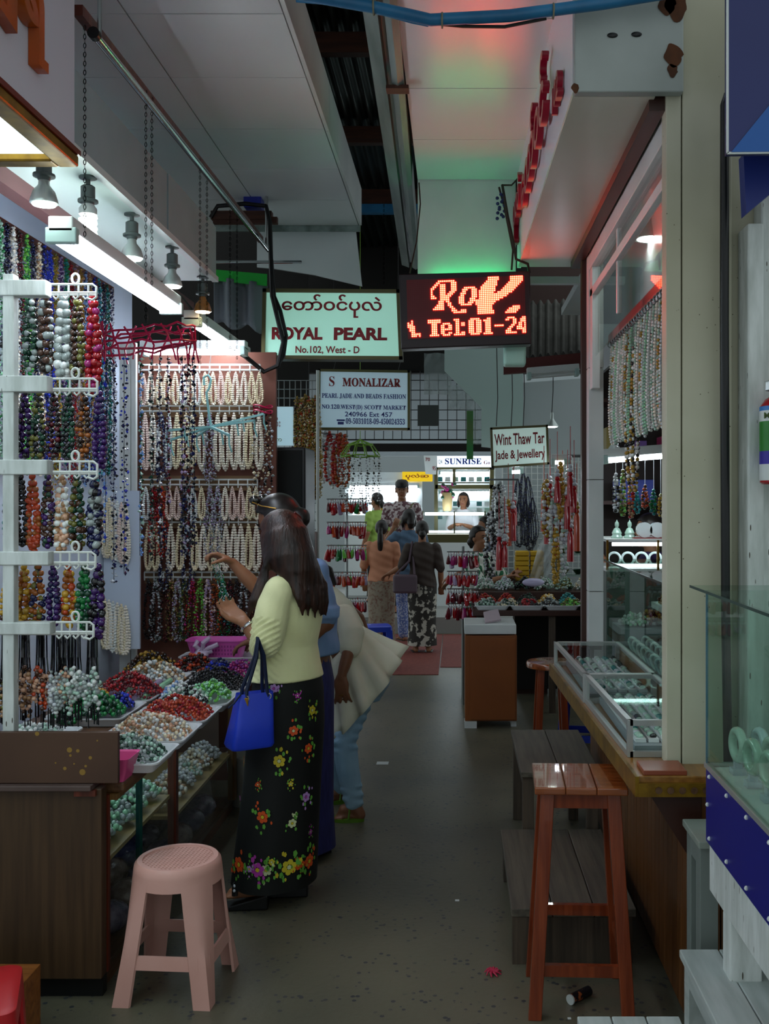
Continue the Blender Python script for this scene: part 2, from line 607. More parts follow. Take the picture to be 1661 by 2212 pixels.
b2 = thing('stall_fascia_box', 'blue grey overhead box of the bead stall with lamps under it', 'fascia box', (-1.4, 4, 2.76))
mb = MB()
mb.box((-1.24, 3.06, 2.775), (-1.22, 4.2, 3.03))
mb.box((-1.24, 4.205, 2.775), (-1.215, 5.04, 3.03))
mb.build('face_board', m_boxblue, b2)
MB().box((-1.50, 3.06, 2.76), (-1.215, 5.04, 2.774)).build('underside', m_under, b2)
MB().box((-1.235, 3.05, 2.755), (-1.205, 5.05, 2.78)).build('edge_strip', m_white, b2)
MB().box((-1.56, 3.06, 2.70), (-1.50, 5.7, 2.78)).build('inner_beam', mat('purple_brown_beam', '6e4a4a', .5), b2)
MB().box((-1.5, 5.02, 2.775), (-1.22, 5.04, 3.03)).build('end_board', m_boxblue, b2)

# stall walls on the bead side
MB().box((-1.97, 3.0, 0), (-1.92, 5.9, 3.4)).build('wall_bead_stall', m_wallblue, **S)
MB().box((-1.92, 3.1, 2.96), (-1.56, 5.9, 2.98)).build('ceiling_bead_stall', m_wallblue, **S)
MB().box((-1.92, 5.86, 0), (-1.06, 5.9, 2.52)).build('wall_pearl_back', mat('pink_brown_board', '7c4a3a', .6, c2='6b3d30', scale=4), **S)
mb = MB()
mb.box((-1.86, 5.5, .7), (-1.80, 5.56, 2.52))
mb.box((-1.795, 5.5, .7), (-1.77, 5.53, 2.52))
mb.build('pillar_aluminium', m_white, **S)

# ================================================================== right-hand shop shell
def rx(Y): return 0.363 - 0.012 * (Y - 3.1)
mb = MB()
mb.hexa([(rx(3.1), 3.1, 2.92), (rx(3.1) + .02, 3.1, 2.92), (rx(5.45) + .02, 5.45, 2.92), (rx(5.45), 5.45, 2.92),
         (rx(3.1), 3.1, 3.42), (rx(3.1) + .02, 3.1, 3.42), (rx(5.45) + .02, 5.45, 3.42), (rx(5.45), 5.45, 3.42)])
rf = mb.build('shop_fascia_sign', mat('white_fascia', 'd9d8e0', .3), label='white fascia with raised red letters over the jade shop window', cat='sign')
m_redl = mat('red_letter', 'a01630', .3)
ttx = '\u1010\u1031\u102c\u103a\u101d\u1004\u103a \u1015\u102f\u101c\u1032'
TT = '\u1031\u1010\u102c\u103a\u101d\u1004\u103a\u1015\u102f\u101c\u1032'
text('\u1031\u1010\u102c\u103a\u101d\u1004\u103a', m_redl, rf, (rx(4.75) - .003, 4.85, 3.05), (0, -1, 0), (0, 0, 1), width=1.25, height=.26, depth=.025, bold=.02)
text('\u1015\u102f\u101c\u1032', m_redl, rf, (rx(5.3) - .003, 5.42, 3.02), (0, -1, 0), (0, 0, 1), width=.5, height=.28, depth=.025, bold=.02)
text('102', m_redl, rf, (rx(3.4) - .003, 3.50, 3.0), (0, -1, 0), (0, 0, 1), width=.2, height=.09, depth=.02, bold=.02)
mb = MB()
mb.hexa([(rx(3.1), 3.1, 2.905), (.62, 3.1, 2.905), (.62, 5.36, 2.905), (rx(5.36), 5.36, 2.905),
         (rx(3.1), 3.1, 2.92), (.62, 3.1, 2.92), (.62, 5.36, 2.92), (rx(5.36), 5.36, 2.92)])
mb.build('ceiling_soffit', m_soffit, **S)
MB().box((.605, 3.12, 2.87), (.655, 5.25, 2.96)).build('trim_1', m_brown, **S)
ep = thing('metal_end_panel', 'grey metal panel with two cable holes and rust beside the column', 'panel', (.55, 3.08, 2.92))
MB().box((.365, 3.06, 2.905), (.70, 3.098, 3.75)).build('sheet', m_greypanel, ep, bevel=.004)
for x, y, w in ((1323, 76, 9), (1375, 74, 9)):
    mb = MB()
    mb.ball(P(x, y, 3.058), .012, 8, 6, (1.4, .3, .7))
    mb.build('cable_hole', m_black, ep, smooth=True)
mb = MB()
for x, y, s in ((1455, 118, .028), (1453, 152, .016), (1243, 190, .012), (1462, 14, .034), (1440, 8, .026)):
    mb = MB()
    c = P(x, y, 3.058)
    mb.add([c + Vector((s * (1 + .16 * math.sin(k * .9 + s * 300)) * math.cos(k * .2618), 0, s * (1.25 + .2 * math.cos(k * .7)) * math.sin(k * .2618))) for k in range(24)], [tuple(range(24))])
    mb.build('rust_patch', m_rust, ep)
# column, jamb, far posts
MB().box((.705, 3.1, .80), (.86, 3.3, 4.2)).build('pillar', m_cream, bevel=.003, **S)
MB().box((.655, 3.1, .80), (.701, 3.17, 2.92)).build('door_jamb', m_cream, bevel=.003, **S)
MB().box((.86, 3.13, 0), (3.2, 3.2, 4.2)).build('wall_right', m_cream, **S)
MB().box((.885, 3.02, 0), (.935, 3.13, 2.49)).build('pillar_old_batten', m_oldwhite, bevel=.006, **S)
MB().box((.935, 3.05, 0), (1.1, 3.13, 2.60)).build('pillar_old_board', m_oldwhite, bevel=.006, **S)
pp = MB().tube([(.826, 3.02, 2.88), (.822, 3.045, 2.86), (.822, 3.05, 2.2), (.826, 3.05, 1.3), (.835, 3.05, .75)], .014, 10)
pp.build('black_pipe', m_black, smooth=True, label='black cable pipe running down the cream column', cat='pipe')
MB().box((.64, 5.06, .90), (.668, 5.12, 2.92)).build('pillar_brown', m_brown, **S)
wp = thing('pillar_tiled', None, None, (.70, 5.0, .9), kind='structure')
for a, b in ((.92, 1.19), (1.193, 1.75), (1.753, 2.31), (2.313, 2.88)):
    MB().box((.663, 4.98, a), (.738, 5.12, b)).build('tile', m_white, wp, bevel=.002)
MB().box((.67, 4.985, .9), (.73, 5.11, 2.9)).build('core', m_black, wp)
# window on the aisle side
wd = thing('window_1', None, None, (.69, 4.1, .9), kind='structure')
mb = MB()
mb.box((.665, 3.17, 2.80), (.715, 4.98, 2.90))
mb.box((.67, 3.17, 2.66), (.70, 4.98, 2.70))
mb.box((.67, 4.90, 2.2), (.71, 4.98, 2.8))
mb.box((.68, 4.2, 2.44), (.70, 4.23, 2.8))
mb.build('window_frame', m_white, wd, bevel=.003)
MB().box((.684, 3.17, 2.36), (.690, 4.98, 2.80)).build('pane', m_pane, wd)
# right shop interior: far wall, side wall, white valance, ceiling
MB().box((.95, 7.0, 0), (3.4, 7.05, 3.2)).build('wall_jade_shop', mat('dark_shop_wood', '2a1a14', .5, c2='1f130e', scale=4), **S)
MB().box((3.3, 3.3, 0), (3.35, 7.0, 3.2)).build('wall_jade_side', m_white, **S)
MB().box((.74, 3.25, 2.95), (3.3, 7.0, 3.0)).build('ceiling_jade_shop', m_white, **S)
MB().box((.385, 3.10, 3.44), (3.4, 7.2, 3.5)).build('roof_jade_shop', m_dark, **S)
MB().box((.90, 3.3, 2.44), (.92, 6.2, 2.95)).build('wall_valance', m_ceil, **S)

# ================================================================== beyond: right back roof, boards, walls
slab('wall_lintel_right', [(1145, 597), (1252, 597), (1252, 612), (1145, 612)], 5.6, .05, m_white, **S)
slab('wall_dark_right', [(1140, 560), (1265, 560), (1265, 720), (1140, 720)], 8.9, .05, m_brown, **S)
mb = MB()
rows = []
for t in (0, 1):
    rows.append([P(1130 + (1262 - 1130) * k / 60, (655 - 8 * k / 60) + t * (118 - 5 * k / 60), 8.2 - t * .9) + Vector((0, 0, .02 * math.sin(k * 2 * math.pi / 7.5))) for k in range(61)])
mb.loft(rows, caps=False, closed_ring=False)
tr = mb.build('roof_tiles', mat('fibre_roof', '5c5a54', .8, c2='47453f', scale=6), smooth=True, angle=180, **S)
slab('trim_2', [(1088, 778), (1256, 762), (1256, 797), (1088, 808)], 7.25, .05, mat('maroon_board', '5a2320', .5), **S)
slab('wall_teal_far', [(960, 700), (1130, 700), (1130, 975), (1040, 965), (1040, 880), (960, 800)], 9.0, .05, m_teal, **S)
slab('wall_right_far', [(1085, 830), (1290, 815), (1290, 1330), (1085, 1330)], 9.3, .05, mat('pale_wall', 'b9c2c4', .6), **S)
slab('wall_far_end', [(560, 600), (1400, 600), (1400, 1300), (560, 1300)], 19.0, .1, mat('far_hall_wall', 'aab2b4', .6), **S)
slab('wall_far_upper', [(640, 790), (1100, 790), (1100, 985), (640, 985)], 15.5, .05, mat('far_upper_wall', '9aa3a8', .6), **S)
slab('beam_far', [(660, 958), (1110, 958), (1110, 975), (660, 975)], 12.0, .08, m_dark, **S)
slab('ceiling_far', [(560, 610), (1150, 610), (1150, 792), (560, 792)], 15.0, .05, mat('far_dark', '3a3735', .8), **S)
# ================================================================== lamps
m_tube = emis('tube_light', 'e9f2ff', 28.0)
m_tube_s = emis('tube_light_soft', 'eef4ff', 9.0)
m_bulb = emis('bulb_light', 'f0fff8', 26.0)
m_bulb_w = emis('bulb_warm', 'ffd9a8', 10.0)
m_socket = mat('grey_socket', '55605f', .4)
m_alum = mat('ribbed_aluminium', 'c9d2cf', .3, metal=.6)
def tube_fixture(label, a, b, twin=True, group=None, m=None, w=.10):
    """strip-light batten: a, b are the ends of the housing underside"""
    a, b = Vector(a), Vector(b)
    d = (b - a).normalized()
    s = d.cross(Vector((0, 0, 1))).normalized()
    t = thing('strip_light', label, 'strip light', (a + b) / 2, group)
    MB().bar(a + Vector((0, 0, .03)), b + Vector((0, 0, .03)), w * .8, .05).build('housing', m_white, t, bevel=.004)
    offs = (-.03, .03) if twin else (0,)
    for o in offs:
        MB().tube([a + s * o + d * .03 + Vector((0, 0, -.012)), b + s * o - d * .03 + Vector((0, 0, -.012))], .013, 10).build('tube', m or m_tube, t, smooth=True)
    for e, q in ((a, 1), (b, -1)):
        MB().bar(e + Vector((0, 0, -.005)), e + d * .03 * q + Vector((0, 0, -.005)), w, .05).build('end_cap', mat('mint_cap', 'a9c4c0', .4), t, bevel=.004)
    return t
fx1 = tube_fixture('twin tube strip light hung on chains over the bead counter', (-1.26, 3.17, 2.50), (-1.26, 4.42, 2.50))
fx2 = tube_fixture('single tube strip light hung next to the pearl display top', (-1.33, 5.0, 2.55), (-1.33, 6.25, 2.55), twin=False)
fx3 = tube_fixture('strip light mounted crosswise above the top row of pearls', (-1.80, 5.70, 2.505), (-1.20, 5.70, 2.505), twin=False)
fx4 = tube_fixture('strip light hung inside the jade shop over its shelf', P(1300, 992, 5.6), P(1500, 976, 5.6), twin=False, m=m_tube)
fx5 = tube_fixture('unlit white batten under the maroon board', P(1138, 812, 7.2), P(1250, 803, 7.2), twin=False, m=m_white)
MB().tube([fx2.location + Vector((0, -.62, .06)), fx2.location + Vector((-.02, -.75, .1)), fx1.location + Vector((0, .72, .04))], .008, 6).build('lamp_cable', m_black, fx2, smooth=True)

def spot(label, px, py_base, X=None, z=2.76, warm=False, cfl=False, big=False):
    Y = (z - H) * F / (CY - py_base)
    x = (px - CX) / F * Y
    t = thing('spot_lamp' if not cfl else 'spiral_lamp', label, 'lamp', (x, Y, z))
    c = Vector((x, Y, z))
    MB().lathe([(.030, 0), (.030, -.006), (.008, -.010), (.008, -.03)], 12, c).build('ceiling_rose', m_socket, t, smooth=True)
    MB().lathe([(.017, -.03), (.024, -.035), (.024, -.075), (.034, -.08), (.034, -.088), (.022, -.09), (.018, -.10)], 14, c).build('socket', m_socket, t, smooth=True)
    if cfl:
        MB().lathe([(.020, -.095), (.030, -.11), (.030, -.13), (.022, -.135)], 14, c).build('bulb_base', m_white, t, smooth=True)
        pth = [c + Vector((.024 * math.cos(k * .5), .024 * math.sin(k * .5), -.138 - .0015 * k)) for k in range(52)]
        MB().tube(pth, .0075, 6).build('spiral_tube', m_bulb, t, smooth=True)
    else:
        r = .043
        MB().lathe([(.016, -.095), (.018, -.115), (.034, -.135), (r, -.165), (r, -.172), (r - .004, -.174)], 20, c).build('reflector', m_alum if not warm else mat('amber_reflector', 'a5713a', .3), t, smooth=True)
        MB().lathe([(r - .005, -.170), (r - .008, -.178), (.002, -.182)], 16, c).build('bulb_face', m_bulb_w if warm else m_bulb, t, smooth=True)
    return t
spot('silver reflector lamp peeping out below the gold framed box', 95, 322)
spot('lit spiral bulb under the blue grey stall box', 190, 382, cfl=True)
spot('reflector lamp next to the spiral bulb under the stall box', 285, 462)
spot('reflector lamp near the far end of the stall box', 372, 533)
spot('amber glowing lamp past the end of the stall box', 438, 598, warm=True)
def pendant(label, px, py, Y, s=1.0, up=.55):
    c = P(px, py, Y)
    t = thing('hanging_lamp', label, 'lamp', c)
    MB().lathe([(.012 * s, .12 * s), (.016 * s, .07 * s), (.02 * s, .06 * s), (.05 * s, .015 * s), (.06 * s, 0), (.056 * s, 0)], 16, c).build('shade', m_alum, t, smooth=True)
    MB().lathe([(.055 * s, .002), (.03 * s, -.006 * s), (.002, -.008 * s)], 14, c).build('bulb_face', m_bulb, t, smooth=True)
    MB().tube([c + Vector((0, 0, .12 * s)), c + Vector((.01, 0, .3 * s)), c + Vector((.02, .05, up * s))], .004, 5).build('cord', m_black, t)
pendant('reflector lamp inside the jade shop window', 1402, 517, 4.6, 1.15)
pendant('cone lamp above the small jade and jewellery signboard', 1192, 922, 8.4, 1.0, 1.05)
pendant('white bulb hung inside the jade shop beside its strip light', 1327, 985, 5.9, 1.1)

# ================================================================== rod, chains
rodt = thing('chrome_rod', 'long chrome rod hung below the panelled ceiling over the bead stall', 'rod', (-1.18, 4.7, 3.19))
MB().tube([(-1.18, 3.25, 3.17), (-1.18, 6.26, 3.22)], .013, 10).build('rod', m_chrome, rodt, smooth=True)
MB().tube([(-1.175, 3.28, 3.17), (-1.175, 3.28, 3.54)], .008, 8).build('hanger', m_steel, rodt, smooth=True)
MB().tube([(-1.18, 6.2, 3.22), (-1.18, 6.2, 3.54)], .01, 8).build('hanger', m_steel, rodt, smooth=True)
MB().tube([(-1.18, 3.235, 3.17), (-1.18, 3.26, 3.17)], .02, 12).build('end_ring', m_black, rodt, smooth=True)
MB().bar((-1.215, 3.2, 3.225), (-1.215, 6.2, 3.27), .03, .035).build('wood_batten', m_redwood, rodt)
def link_mesh():
    mb = MB()
    pts = [(.004 * math.cos(a), 0, .0085 * math.sin(a)) for a in [2 * math.pi * k / 8 for k in range(8)]]
    mb.tube(pts, .0014, 4, closed=True)
    return mb
def chain(label, px, py0, py1, Y, m=m_steel, group='lamp chains'):
    a, b = P(px, py0, Y), P(px, py1, Y)
    n = max(2, int((a.z - b.z) / .0145))
    mb = MB()
    L = link_mesh()
    for i in range(n):
        z = a.z - .0145 * (i + .5)
        s, c = (1, 0) if i % 2 else (0, 1)
        mb.add([(x * c + a.x, x * s + a.y, zz + z) for x, y, zz in [(v[0], v[1], v[2]) for v in L.v]] if True else [], L.f)
    return mb.build('chain', m, label=label, cat='chain', group=group)
cl = 'thin steel chain hanging from the chrome rod above the strip lights'
for px, y0, y1 in ((183, 55, 515), (315, 195, 700), (328, 210, 640), (432, 340, 800), (447, 365, 770), (497, 430, 770), (512, 450, 778)):
    Yc = 1.2 * F / (985 - px)
    chain(cl, px, y0, y1, Yc)
chain('steel chain holding up the green lit pearl signboard', 829, 442, 622, 6.0, group='sign chains')

# ================================================================== blue pipes and cables overhead
mb = MB()
mb.tube([P(640, -14, 3.0), P(800, 14, 3.0), P(900, 36, 3.0), P(930, 43, 3.0), P(1100, 34, 3.0), P(1300, 8, 3.0), P(1480, -22, 3.0)], .018, 10)
bp = mb.build('blue_conduit', m_blue, smooth=True, label='blue plastic conduit bent across below the ceiling', cat='conduit')
MB().tube([P(640, -2, 3.05), P(760, 8, 3.05), P(890, 44, 3.05), P(925, 51, 3.04)], .010, 8).build('second_pipe', m_blue, bp, smooth=True)
mb = MB()
for x, y in ((807, 16), (955, 44), (1195, 24)):
    c = P(x, y, 3.0)
    mb.tube([c + Vector((0, .021 * math.cos(a), .021 * math.sin(a))) for a in [k * math.pi / 5 for k in range(10)]], .003, 5, closed=True)
mb.build('cable_tie', mat('twine', '7d7a66', .8), bp)
mb = MB()
mb.tube([P(930, 50, 3.02), P(1000, 57, 3.02), P(1090, 58, 3.02), P(1180, 40, 3.02)], .005, 6)
mb.build('loose_wire', m_black, bp, smooth=True)
mb = MB()
mb.tube([P(455, 470, 6.2), P(470, 445, 6.2), P(530, 440, 6.2), P(575, 445, 6.2), P(583, 480, 6.1), P(585, 560, 5.9), P(588, 640, 5.85), P(600, 690, 5.83), P(612, 740, 5.82), P(600, 790, 5.8), P(570, 803, 5.8), P(530, 770, 5.75), P(505, 755, 5.7)], .014, 8)
bc = mb.build('black_cable_loop', m_black, smooth=True, label='thick black cable looping down past the pearl signboard', cat='cable')
MB().tube([P(586, 560, 5.92), P(592, 640, 5.86), P(605, 670, 5.84), P(618, 725, 5.84), P(612, 770, 5.84), P(595, 795, 5.83)], .012, 8).build('second_strand', m_black, bc, smooth=True)
jb = thing('junction_box', 'blue junction box on the ceiling with black cables', 'junction box', P(548, 438, 6.25))
c = P(548, 438, 6.25)
MB().box((c.x - .055, 6.2, c.z - .04), (c.x + .055, 6.32, c.z + .045)).build('body', mat('blue_box', '22309a', .4), jb, bevel=.006)
mb = MB()
mb.box(P(455, 473, 6.2), P(590, 461, 6.26))
mb.box(P(460, 482, 6.21), P(601, 472, 6.25))
mb.build('wood_batten', m_purlin, label='pair of brown wooden battens under the blue junction box', cat='batten')

# ================================================================== signboards
m_acr = emis('acrylic_sign_green', 'a6e0cc', .30)
m_acr2 = emis('acrylic_sign_blue', 'b6d3e2', .16)
m_acr3 = emis('acrylic_sign_mint', 'c8e4dc', .22)
m_olive = mat('olive_frame', '5c5836', .4, metal=.3)
m_txtred = mat('sign_red', '8a1420', .4)
m_txtblue = mat('sign_blue', '1e2e86', .4)
def signboard(label, tl, tr, br, bl, Y, th, face, frame_m, fw=.022):
    """lit signboard hung facing the aisle: px corners at depth Y; returns thing + placing function"""
    A, B, C, D = [P(x, y, Y) for x, y in (tl, tr, br, bl)]
    t = thing('hanging_sign', label, 'sign', (C + D) / 2)
    MB().prism([D, C, B, A], (0, 0, 0), (0, th, 0)).build('face_panel', face, t)
    mb = MB()
    f = Vector((0, -.006, 0))
    def lerp(a, b, d): return a + (b - a).normalized() * d
    for p, q in ((A, B), (B, C), (C, D), (D, A)):
        mb.bar(p + (p - q).normalized() * fw / 2 + Vector((0, th / 2 - .006, 0)), q + (q - p).normalized() * fw / 2 + Vector((0, th / 2 - .006, 0)), th + .02, fw, up=(0, 0, 1) if abs((q - p).z) < abs((q - p).x) else (1, 0, 0))
    mb.build('frame', frame_m, t)
    ex = (B - A).normalized()
    ey = (A - D).normalized()
    W, Hh = (B - A).length, (A - D).length
    def at(u, v):
        return D + ex * (u * W) + ey * (v * Hh) + Vector((0, -.004, 0))
    return t, at, ex, ey, W, Hh
t, at, ex, ey, W, Hh = signboard('green lit signboard reading royal pearl in red letters', (572, 628), (860, 630), (866, 774), (569, 772), 6.0, .09, m_acr, m_olive)
text(TT, m_txtred, t, at(.13, .60), ex, ey, W * .75, Hh * .35, bold=.02)
text('ROYAL', m_txtred, t, at(.06, .265), ex, ey, W * .38, Hh * .19, bold=.045)
text('PEARL', m_txtred, t, at(.525, .265), ex, ey, W * .40, Hh * .19, bold=.045)
text('No.102, West - D', m_txtred, t, at(.24, .05), ex, ey, W * .48, Hh * .125, bold=.02)
MB().box(tuple(P(864, 776, 5.99)), tuple(P(868, 640, 6.09))).build('green_side', mat('green_acrylic', '2fbf70', .3), t)
t, at, ex, ey, W, Hh = signboard('pale blue signboard for a beads fashion stall, hung lower', (690, 800), (883, 803), (883, 927), (689, 926), 7.5, .05, m_acr2, m_olive, .018)
text(SERIF('S'), m_txtred, t, at(.11, .73), ex, ey, W * .06, Hh * .17)
text(SERIF('MONALIZAR'), m_txtred, t, at(.26, .73), ex, ey, W * .65, Hh * .15, bold=.02)
text(SERIF('PEARL JADE AND BEADS FASHION'), m_txtblue, t, at(.03, .52), ex, ey, W * .94, Hh * .09, bold=.008)
text(SERIF('NO.120.WEST(D) SCOTT MARKET'), m_txtblue, t, at(.03, .32), ex, ey, W * .94, Hh * .10, bold=.008)
text('240966 Ext 457', m_txtblue, t, at(.29, .215), ex, ey, W * .53, Hh * .085, bold=.012)
text(SERIF('09-5031018-09-450024353'), m_txtblue, t, at(.30, .09), ex, ey, W * .66, Hh * .10, bold=.01)
mb = MB()
o = at(.21, .10)
mb.bar(o, o + ex * .045, .002, .02)
mb.bar(o + ey * .022 - ex * .008, o + ey * .022 + ex * .053, .002, .012)
mb.build('phone_symbol', m_txtblue, t)
mb = MB()
for x in (720, 860):
    mb.tube([P(x, 800, 7.53), P(x + 6, 775, 7.53), P(x, 745, 7.53), P(x, 330, 7.53)], .003, 5)
mb.build('hook_wire', m_black, t)
t, at, ex, ey, W, Hh = signboard('small slanted signboard for jade and jewellery with red letters', (1061, 926), (1181, 920), (1184, 1001), (1064, 1009), 8.2, .05, m_acr3, m_olive, .018)
text('Wint Thaw Tar', m_txtred, t, at(.05, .55), ex, ey, W * .90, Hh * .30, bold=.02)
text('Jade & Jewellery', m_txtred, t, at(.05, .12), ex, ey, W * .90, Hh * .30, bold=.02)
mb = MB()
for x in (1072, 1104, 1130):
    mb.tube([P(x, 921, 8.22), P(x + 3, 860, 8.22), P(x, 700, 8.22)], .004, 5)
mb.build('hanger_wire', m_black, t)

# LED matrix sign
led = thing('led_sign', 'red led matrix sign showing scrolling glowing orange letters', 'led sign', P(1005, 748, 5.2))
A, B, C, D = P(862, 592, 5.2), P(1145, 585, 5.2), P(1148, 743, 5.2), P(866, 754, 5.2)
MB().prism([D, C, B, A], (0, 0, 0), (0, .10, 0)).build('casing', mat('led_casing', '241a1e', .35), led, bevel=.006)
ex, ey = (C - D).normalized(), (A - D).normalized()
W, Hh = (C - D).length, (A - D).length
m_ledf = mat('led_face', '5a0a12', .4)
e0 = D + ex * W * .055 + ey * Hh * .125 + Vector((0, -.004, 0))
pw, ph = W * .905, Hh * .79
MB().quad(e0, e0 + ex * pw, e0 + ex * pw + ey * ph, e0 + ey * ph).build('face', m_ledf, led)
bits = set()
def run(r, *spans):
    for a, b in spans:
        for c in range(a, b + 1):
            bits.add((r, c))
run(1, (17, 25)); run(2, (16, 17), (24, 26)); run(3, (15, 16), (18, 20), (24, 26)); run(4, (14, 15), (18, 20), (24, 26)); run(5, (13, 14), (18, 20), (24, 26))
run(6, (13, 13), (18, 20), (24, 26)); run(7, (13, 13), (18, 20), (23, 25)); run(8, (13, 13), (18, 20), (22, 24)); run(9, (13, 14), (18, 23)); run(10, (13, 15), (18, 22))
run(11, (18, 20), (21, 22)); run(12, (17, 19), (21, 22)); run(13, (17, 19), (22, 23)); run(14, (16, 19), (22, 23)); run(15, (15, 19), (23, 24)); run(16, (14, 19), (24, 25))
run(17, (24, 26), (29, 31)); run(18, (25, 31))
run(5, (31, 36)); run(6, (30, 32), (35, 37)); run(7, (30, 31), (35, 37)); run(8, (29, 31), (35, 37)); run(9, (29, 30), (35, 37)); run(10, (28, 30), (35, 37)); run(11, (28, 30), (34, 36)); run(12, (28, 30), (34, 36)); run(13, (28, 30), (33, 35)); run(14, (29, 34))
run(0, (44, 49), (56, 62)); run(1, (44, 49), (56, 62)); run(2, (43, 48), (56, 62)); run(3, (42, 48), (55, 61)); run(4, (41, 48), (54, 60)); run(5, (40, 47), (53, 59)); run(6, (40, 47), (52, 58)); run(7, (39, 47), (51, 57)); run(8, (39, 46), (49, 56)); run(9, (39, 46), (47, 54)); run(10, (39, 53)); run(11, (39, 51)); run(12, (37, 49)); run(13, (37, 47)); run(14, (37, 46)); run(15, (38, 45)); run(16, (38, 45), (57, 60)); run(17, (38, 45), (55, 60)); run(18, (38, 46), (54, 59)); run(19, (38, 46), (53, 58))
g7 = {'T': ['1111111', '1111111', '0011100', '0011100', '0011100', '0011100', '0011100', '0011100', '0111110'],
      'e': ['000000', '000000', '011110', '110011', '110011', '111111', '110000', '110011', '011110'],
      'l': ['1110', '0110', '0110', '0110', '0110', '0110', '0110', '0110', '1111'],
      ':': ['00', '00', '11', '11', '00', '00', '00', '11', '11'],
      '0': ['0111110', '1110111', '1110111', '1110111', '1110111', '1110111', '1110111', '1110111', '0111110'],
      '1': ['00110', '11110', '01110', '01110', '01110', '01110', '01110', '01110', '11111'],
      '-': ['00000', '00000', '00000', '00000', '11111', '00000', '00000', '00000', '00000'],
      '2': ['0111100', '1100110', '0000110', '0000110', '0001100', '0011000', '0110000', '1110000', '1111110'],
      '4': ['00011', '00111', '00111', '01101', '01101', '11101', '11111', '00011', '00011'],
      'L': ['0010000', '1010000', '1110000', '1111000', '0111000', '0111000', '0011000', '0011111', '0011101']}
for ch, c0 in (('L', 0), ('T', 11), ('e', 18), ('l', 25), (':', 29), ('0', 33), ('1', 41), ('-', 47), ('2', 53), ('4', 59)):
    for r, row in enumerate(g7[ch]):
        for c, bch in enumerate(row):
            if bch == '1':
                bits.add((22 + r, c0 + c))
lit, dim, glow = MB(), MB(), MB()
px_, py_ = pw / 64, ph / 32
for r in range(32):
    for c in range(64):
        o = e0 + ex * (px_ * (c + .5)) + ey * (ph - py_ * (r + .5)) + Vector((0, -.002, 0))
        if (r, c) in bits:
            lit.disc(o + Vector((0, -.0015, 0)), px_ * .34, 6, ex, ey)
            glow.disc(o, px_ * .62, 6, ex, ey)
        else:
            dim.disc(o, px_ * .2, 4, ex, ey)
m_led = emis('led_lit', 'ffdf9a', 2.2)
glow.build('led_halos', emis('led_red', 'ff1408', 17.0), led)['kind'] = 'stuff'  # red discs paint the glow halo around each lit dot
lit.build('lit_led_dots', m_led, led)['kind'] = 'stuff'
dim.build('unlit_led_dots', mat('led_dim', '6a2024', .3), led)['kind'] = 'stuff'
MB().tube([B + Vector((0, .05, 0)), P(1140, 570, 5.22), P(1115, 560, 5.22), P(1108, 520, 5.25), P(1097, 470, 5.3), P(1085, 400, 5.45)], .008, 6).build('hanging_wire', mat('brown_wire', '3a2420', .6), led, smooth=True)
MB().tube([P(1105, 583, 5.25), P(1108, 540, 5.25), P(1090, 450, 5.4), P(1078, 405, 5.45)], .006, 6).build('hanging_wire', mat('brown_wire', '3a2420', .6), led, smooth=True)
MB().tube([P(885, 590, 5.25), P(900, 520, 5.3), P(908, 440, 5.3), P(905, 395, 5.35)], .004, 6).build('hanging_wire', mat('brown_wire', '3a2420', .6), led, smooth=True)
MB().tube([P(1085, 400, 5.45), P(1105, 400, 5.45), P(1122, 382, 5.45)], .005, 6).build('hanging_wire', mat('brown_wire', '3a2420', .6), led, smooth=True)

mb = MB()
for k in range(14):
    c = P(1082 + 8 * math.sin(k * 2.3), 420 + k * 4, 5.40)
    mb.ball(c, .010, 6, 4)
mb.build('wire_knot', mat('blue_tape', '2a2f66', .6), led, smooth=True)
# green lamp batten behind the led sign
gl = thing('green_lamp', 'green lamp behind the led sign with a green tinted box below', 'lamp', P(1110, 780, 5.40))
c = P(1111, 772, 5.42)
MB().box((c.x - .06, 5.36, c.z - .05), (c.x + .06, 5.46, c.z + .09)).build('case', mat('green_lit_case', 'bfeedd', .3), gl, bevel=.012)  # white box; the green light falling on it is put into its colour
MB().box((-.14, 5.40, 2.76), (.28, 5.505, 2.82)).build('lamp_bar', m_white, gl)
MB().tube([(-.14, 5.455, 2.845), (.28, 5.455, 2.845)], .012, 8).build('green_tube', emis('green_tube', '20ff90', 8.0), gl, smooth=True)

# navy shop signs at the top right
ns = thing('navy_sign', 'big navy blue sign with a brighter blue triangle beside the column', 'sign', (1.0, 2.7, 2.6))
q = [P(1572, -120, 2.72), P(1572, 330, 2.72), P(1900, 325, 2.72), P(1900, -120, 2.72)]
MB().prism(q, (0, 0, 0), (0, .03, 0)).build('board', m_navy, ns)
MB().prism([P(1580, 328, 2.715), P(1661, 228, 2.715), P(1900, -60, 2.715), P(1900, 325, 2.715)], (0, 0, 0), (0, .004, 0)).build('blue_triangle', m_navy2, ns)
mb = MB()
mb.bar(P(1571, -120, 2.72), P(1571, 331, 2.72), .006, .006)
mb.bar(P(1571, 331, 2.72), P(1900, 326, 2.72), .006, .006)
mb.build('edge_strip', m_white, ns)
MB().prism([P(1606, 332, 2.9), P(1612, 462, 2.9), P(1661, 421, 2.9), P(1800, 300, 2.9)], (0, 0, 0), (0, .05, 0)).build('blue_awning_board', mat('deep_blue', '1b2c78', .4), label='deep blue slanting board below the navy sign', cat='board')
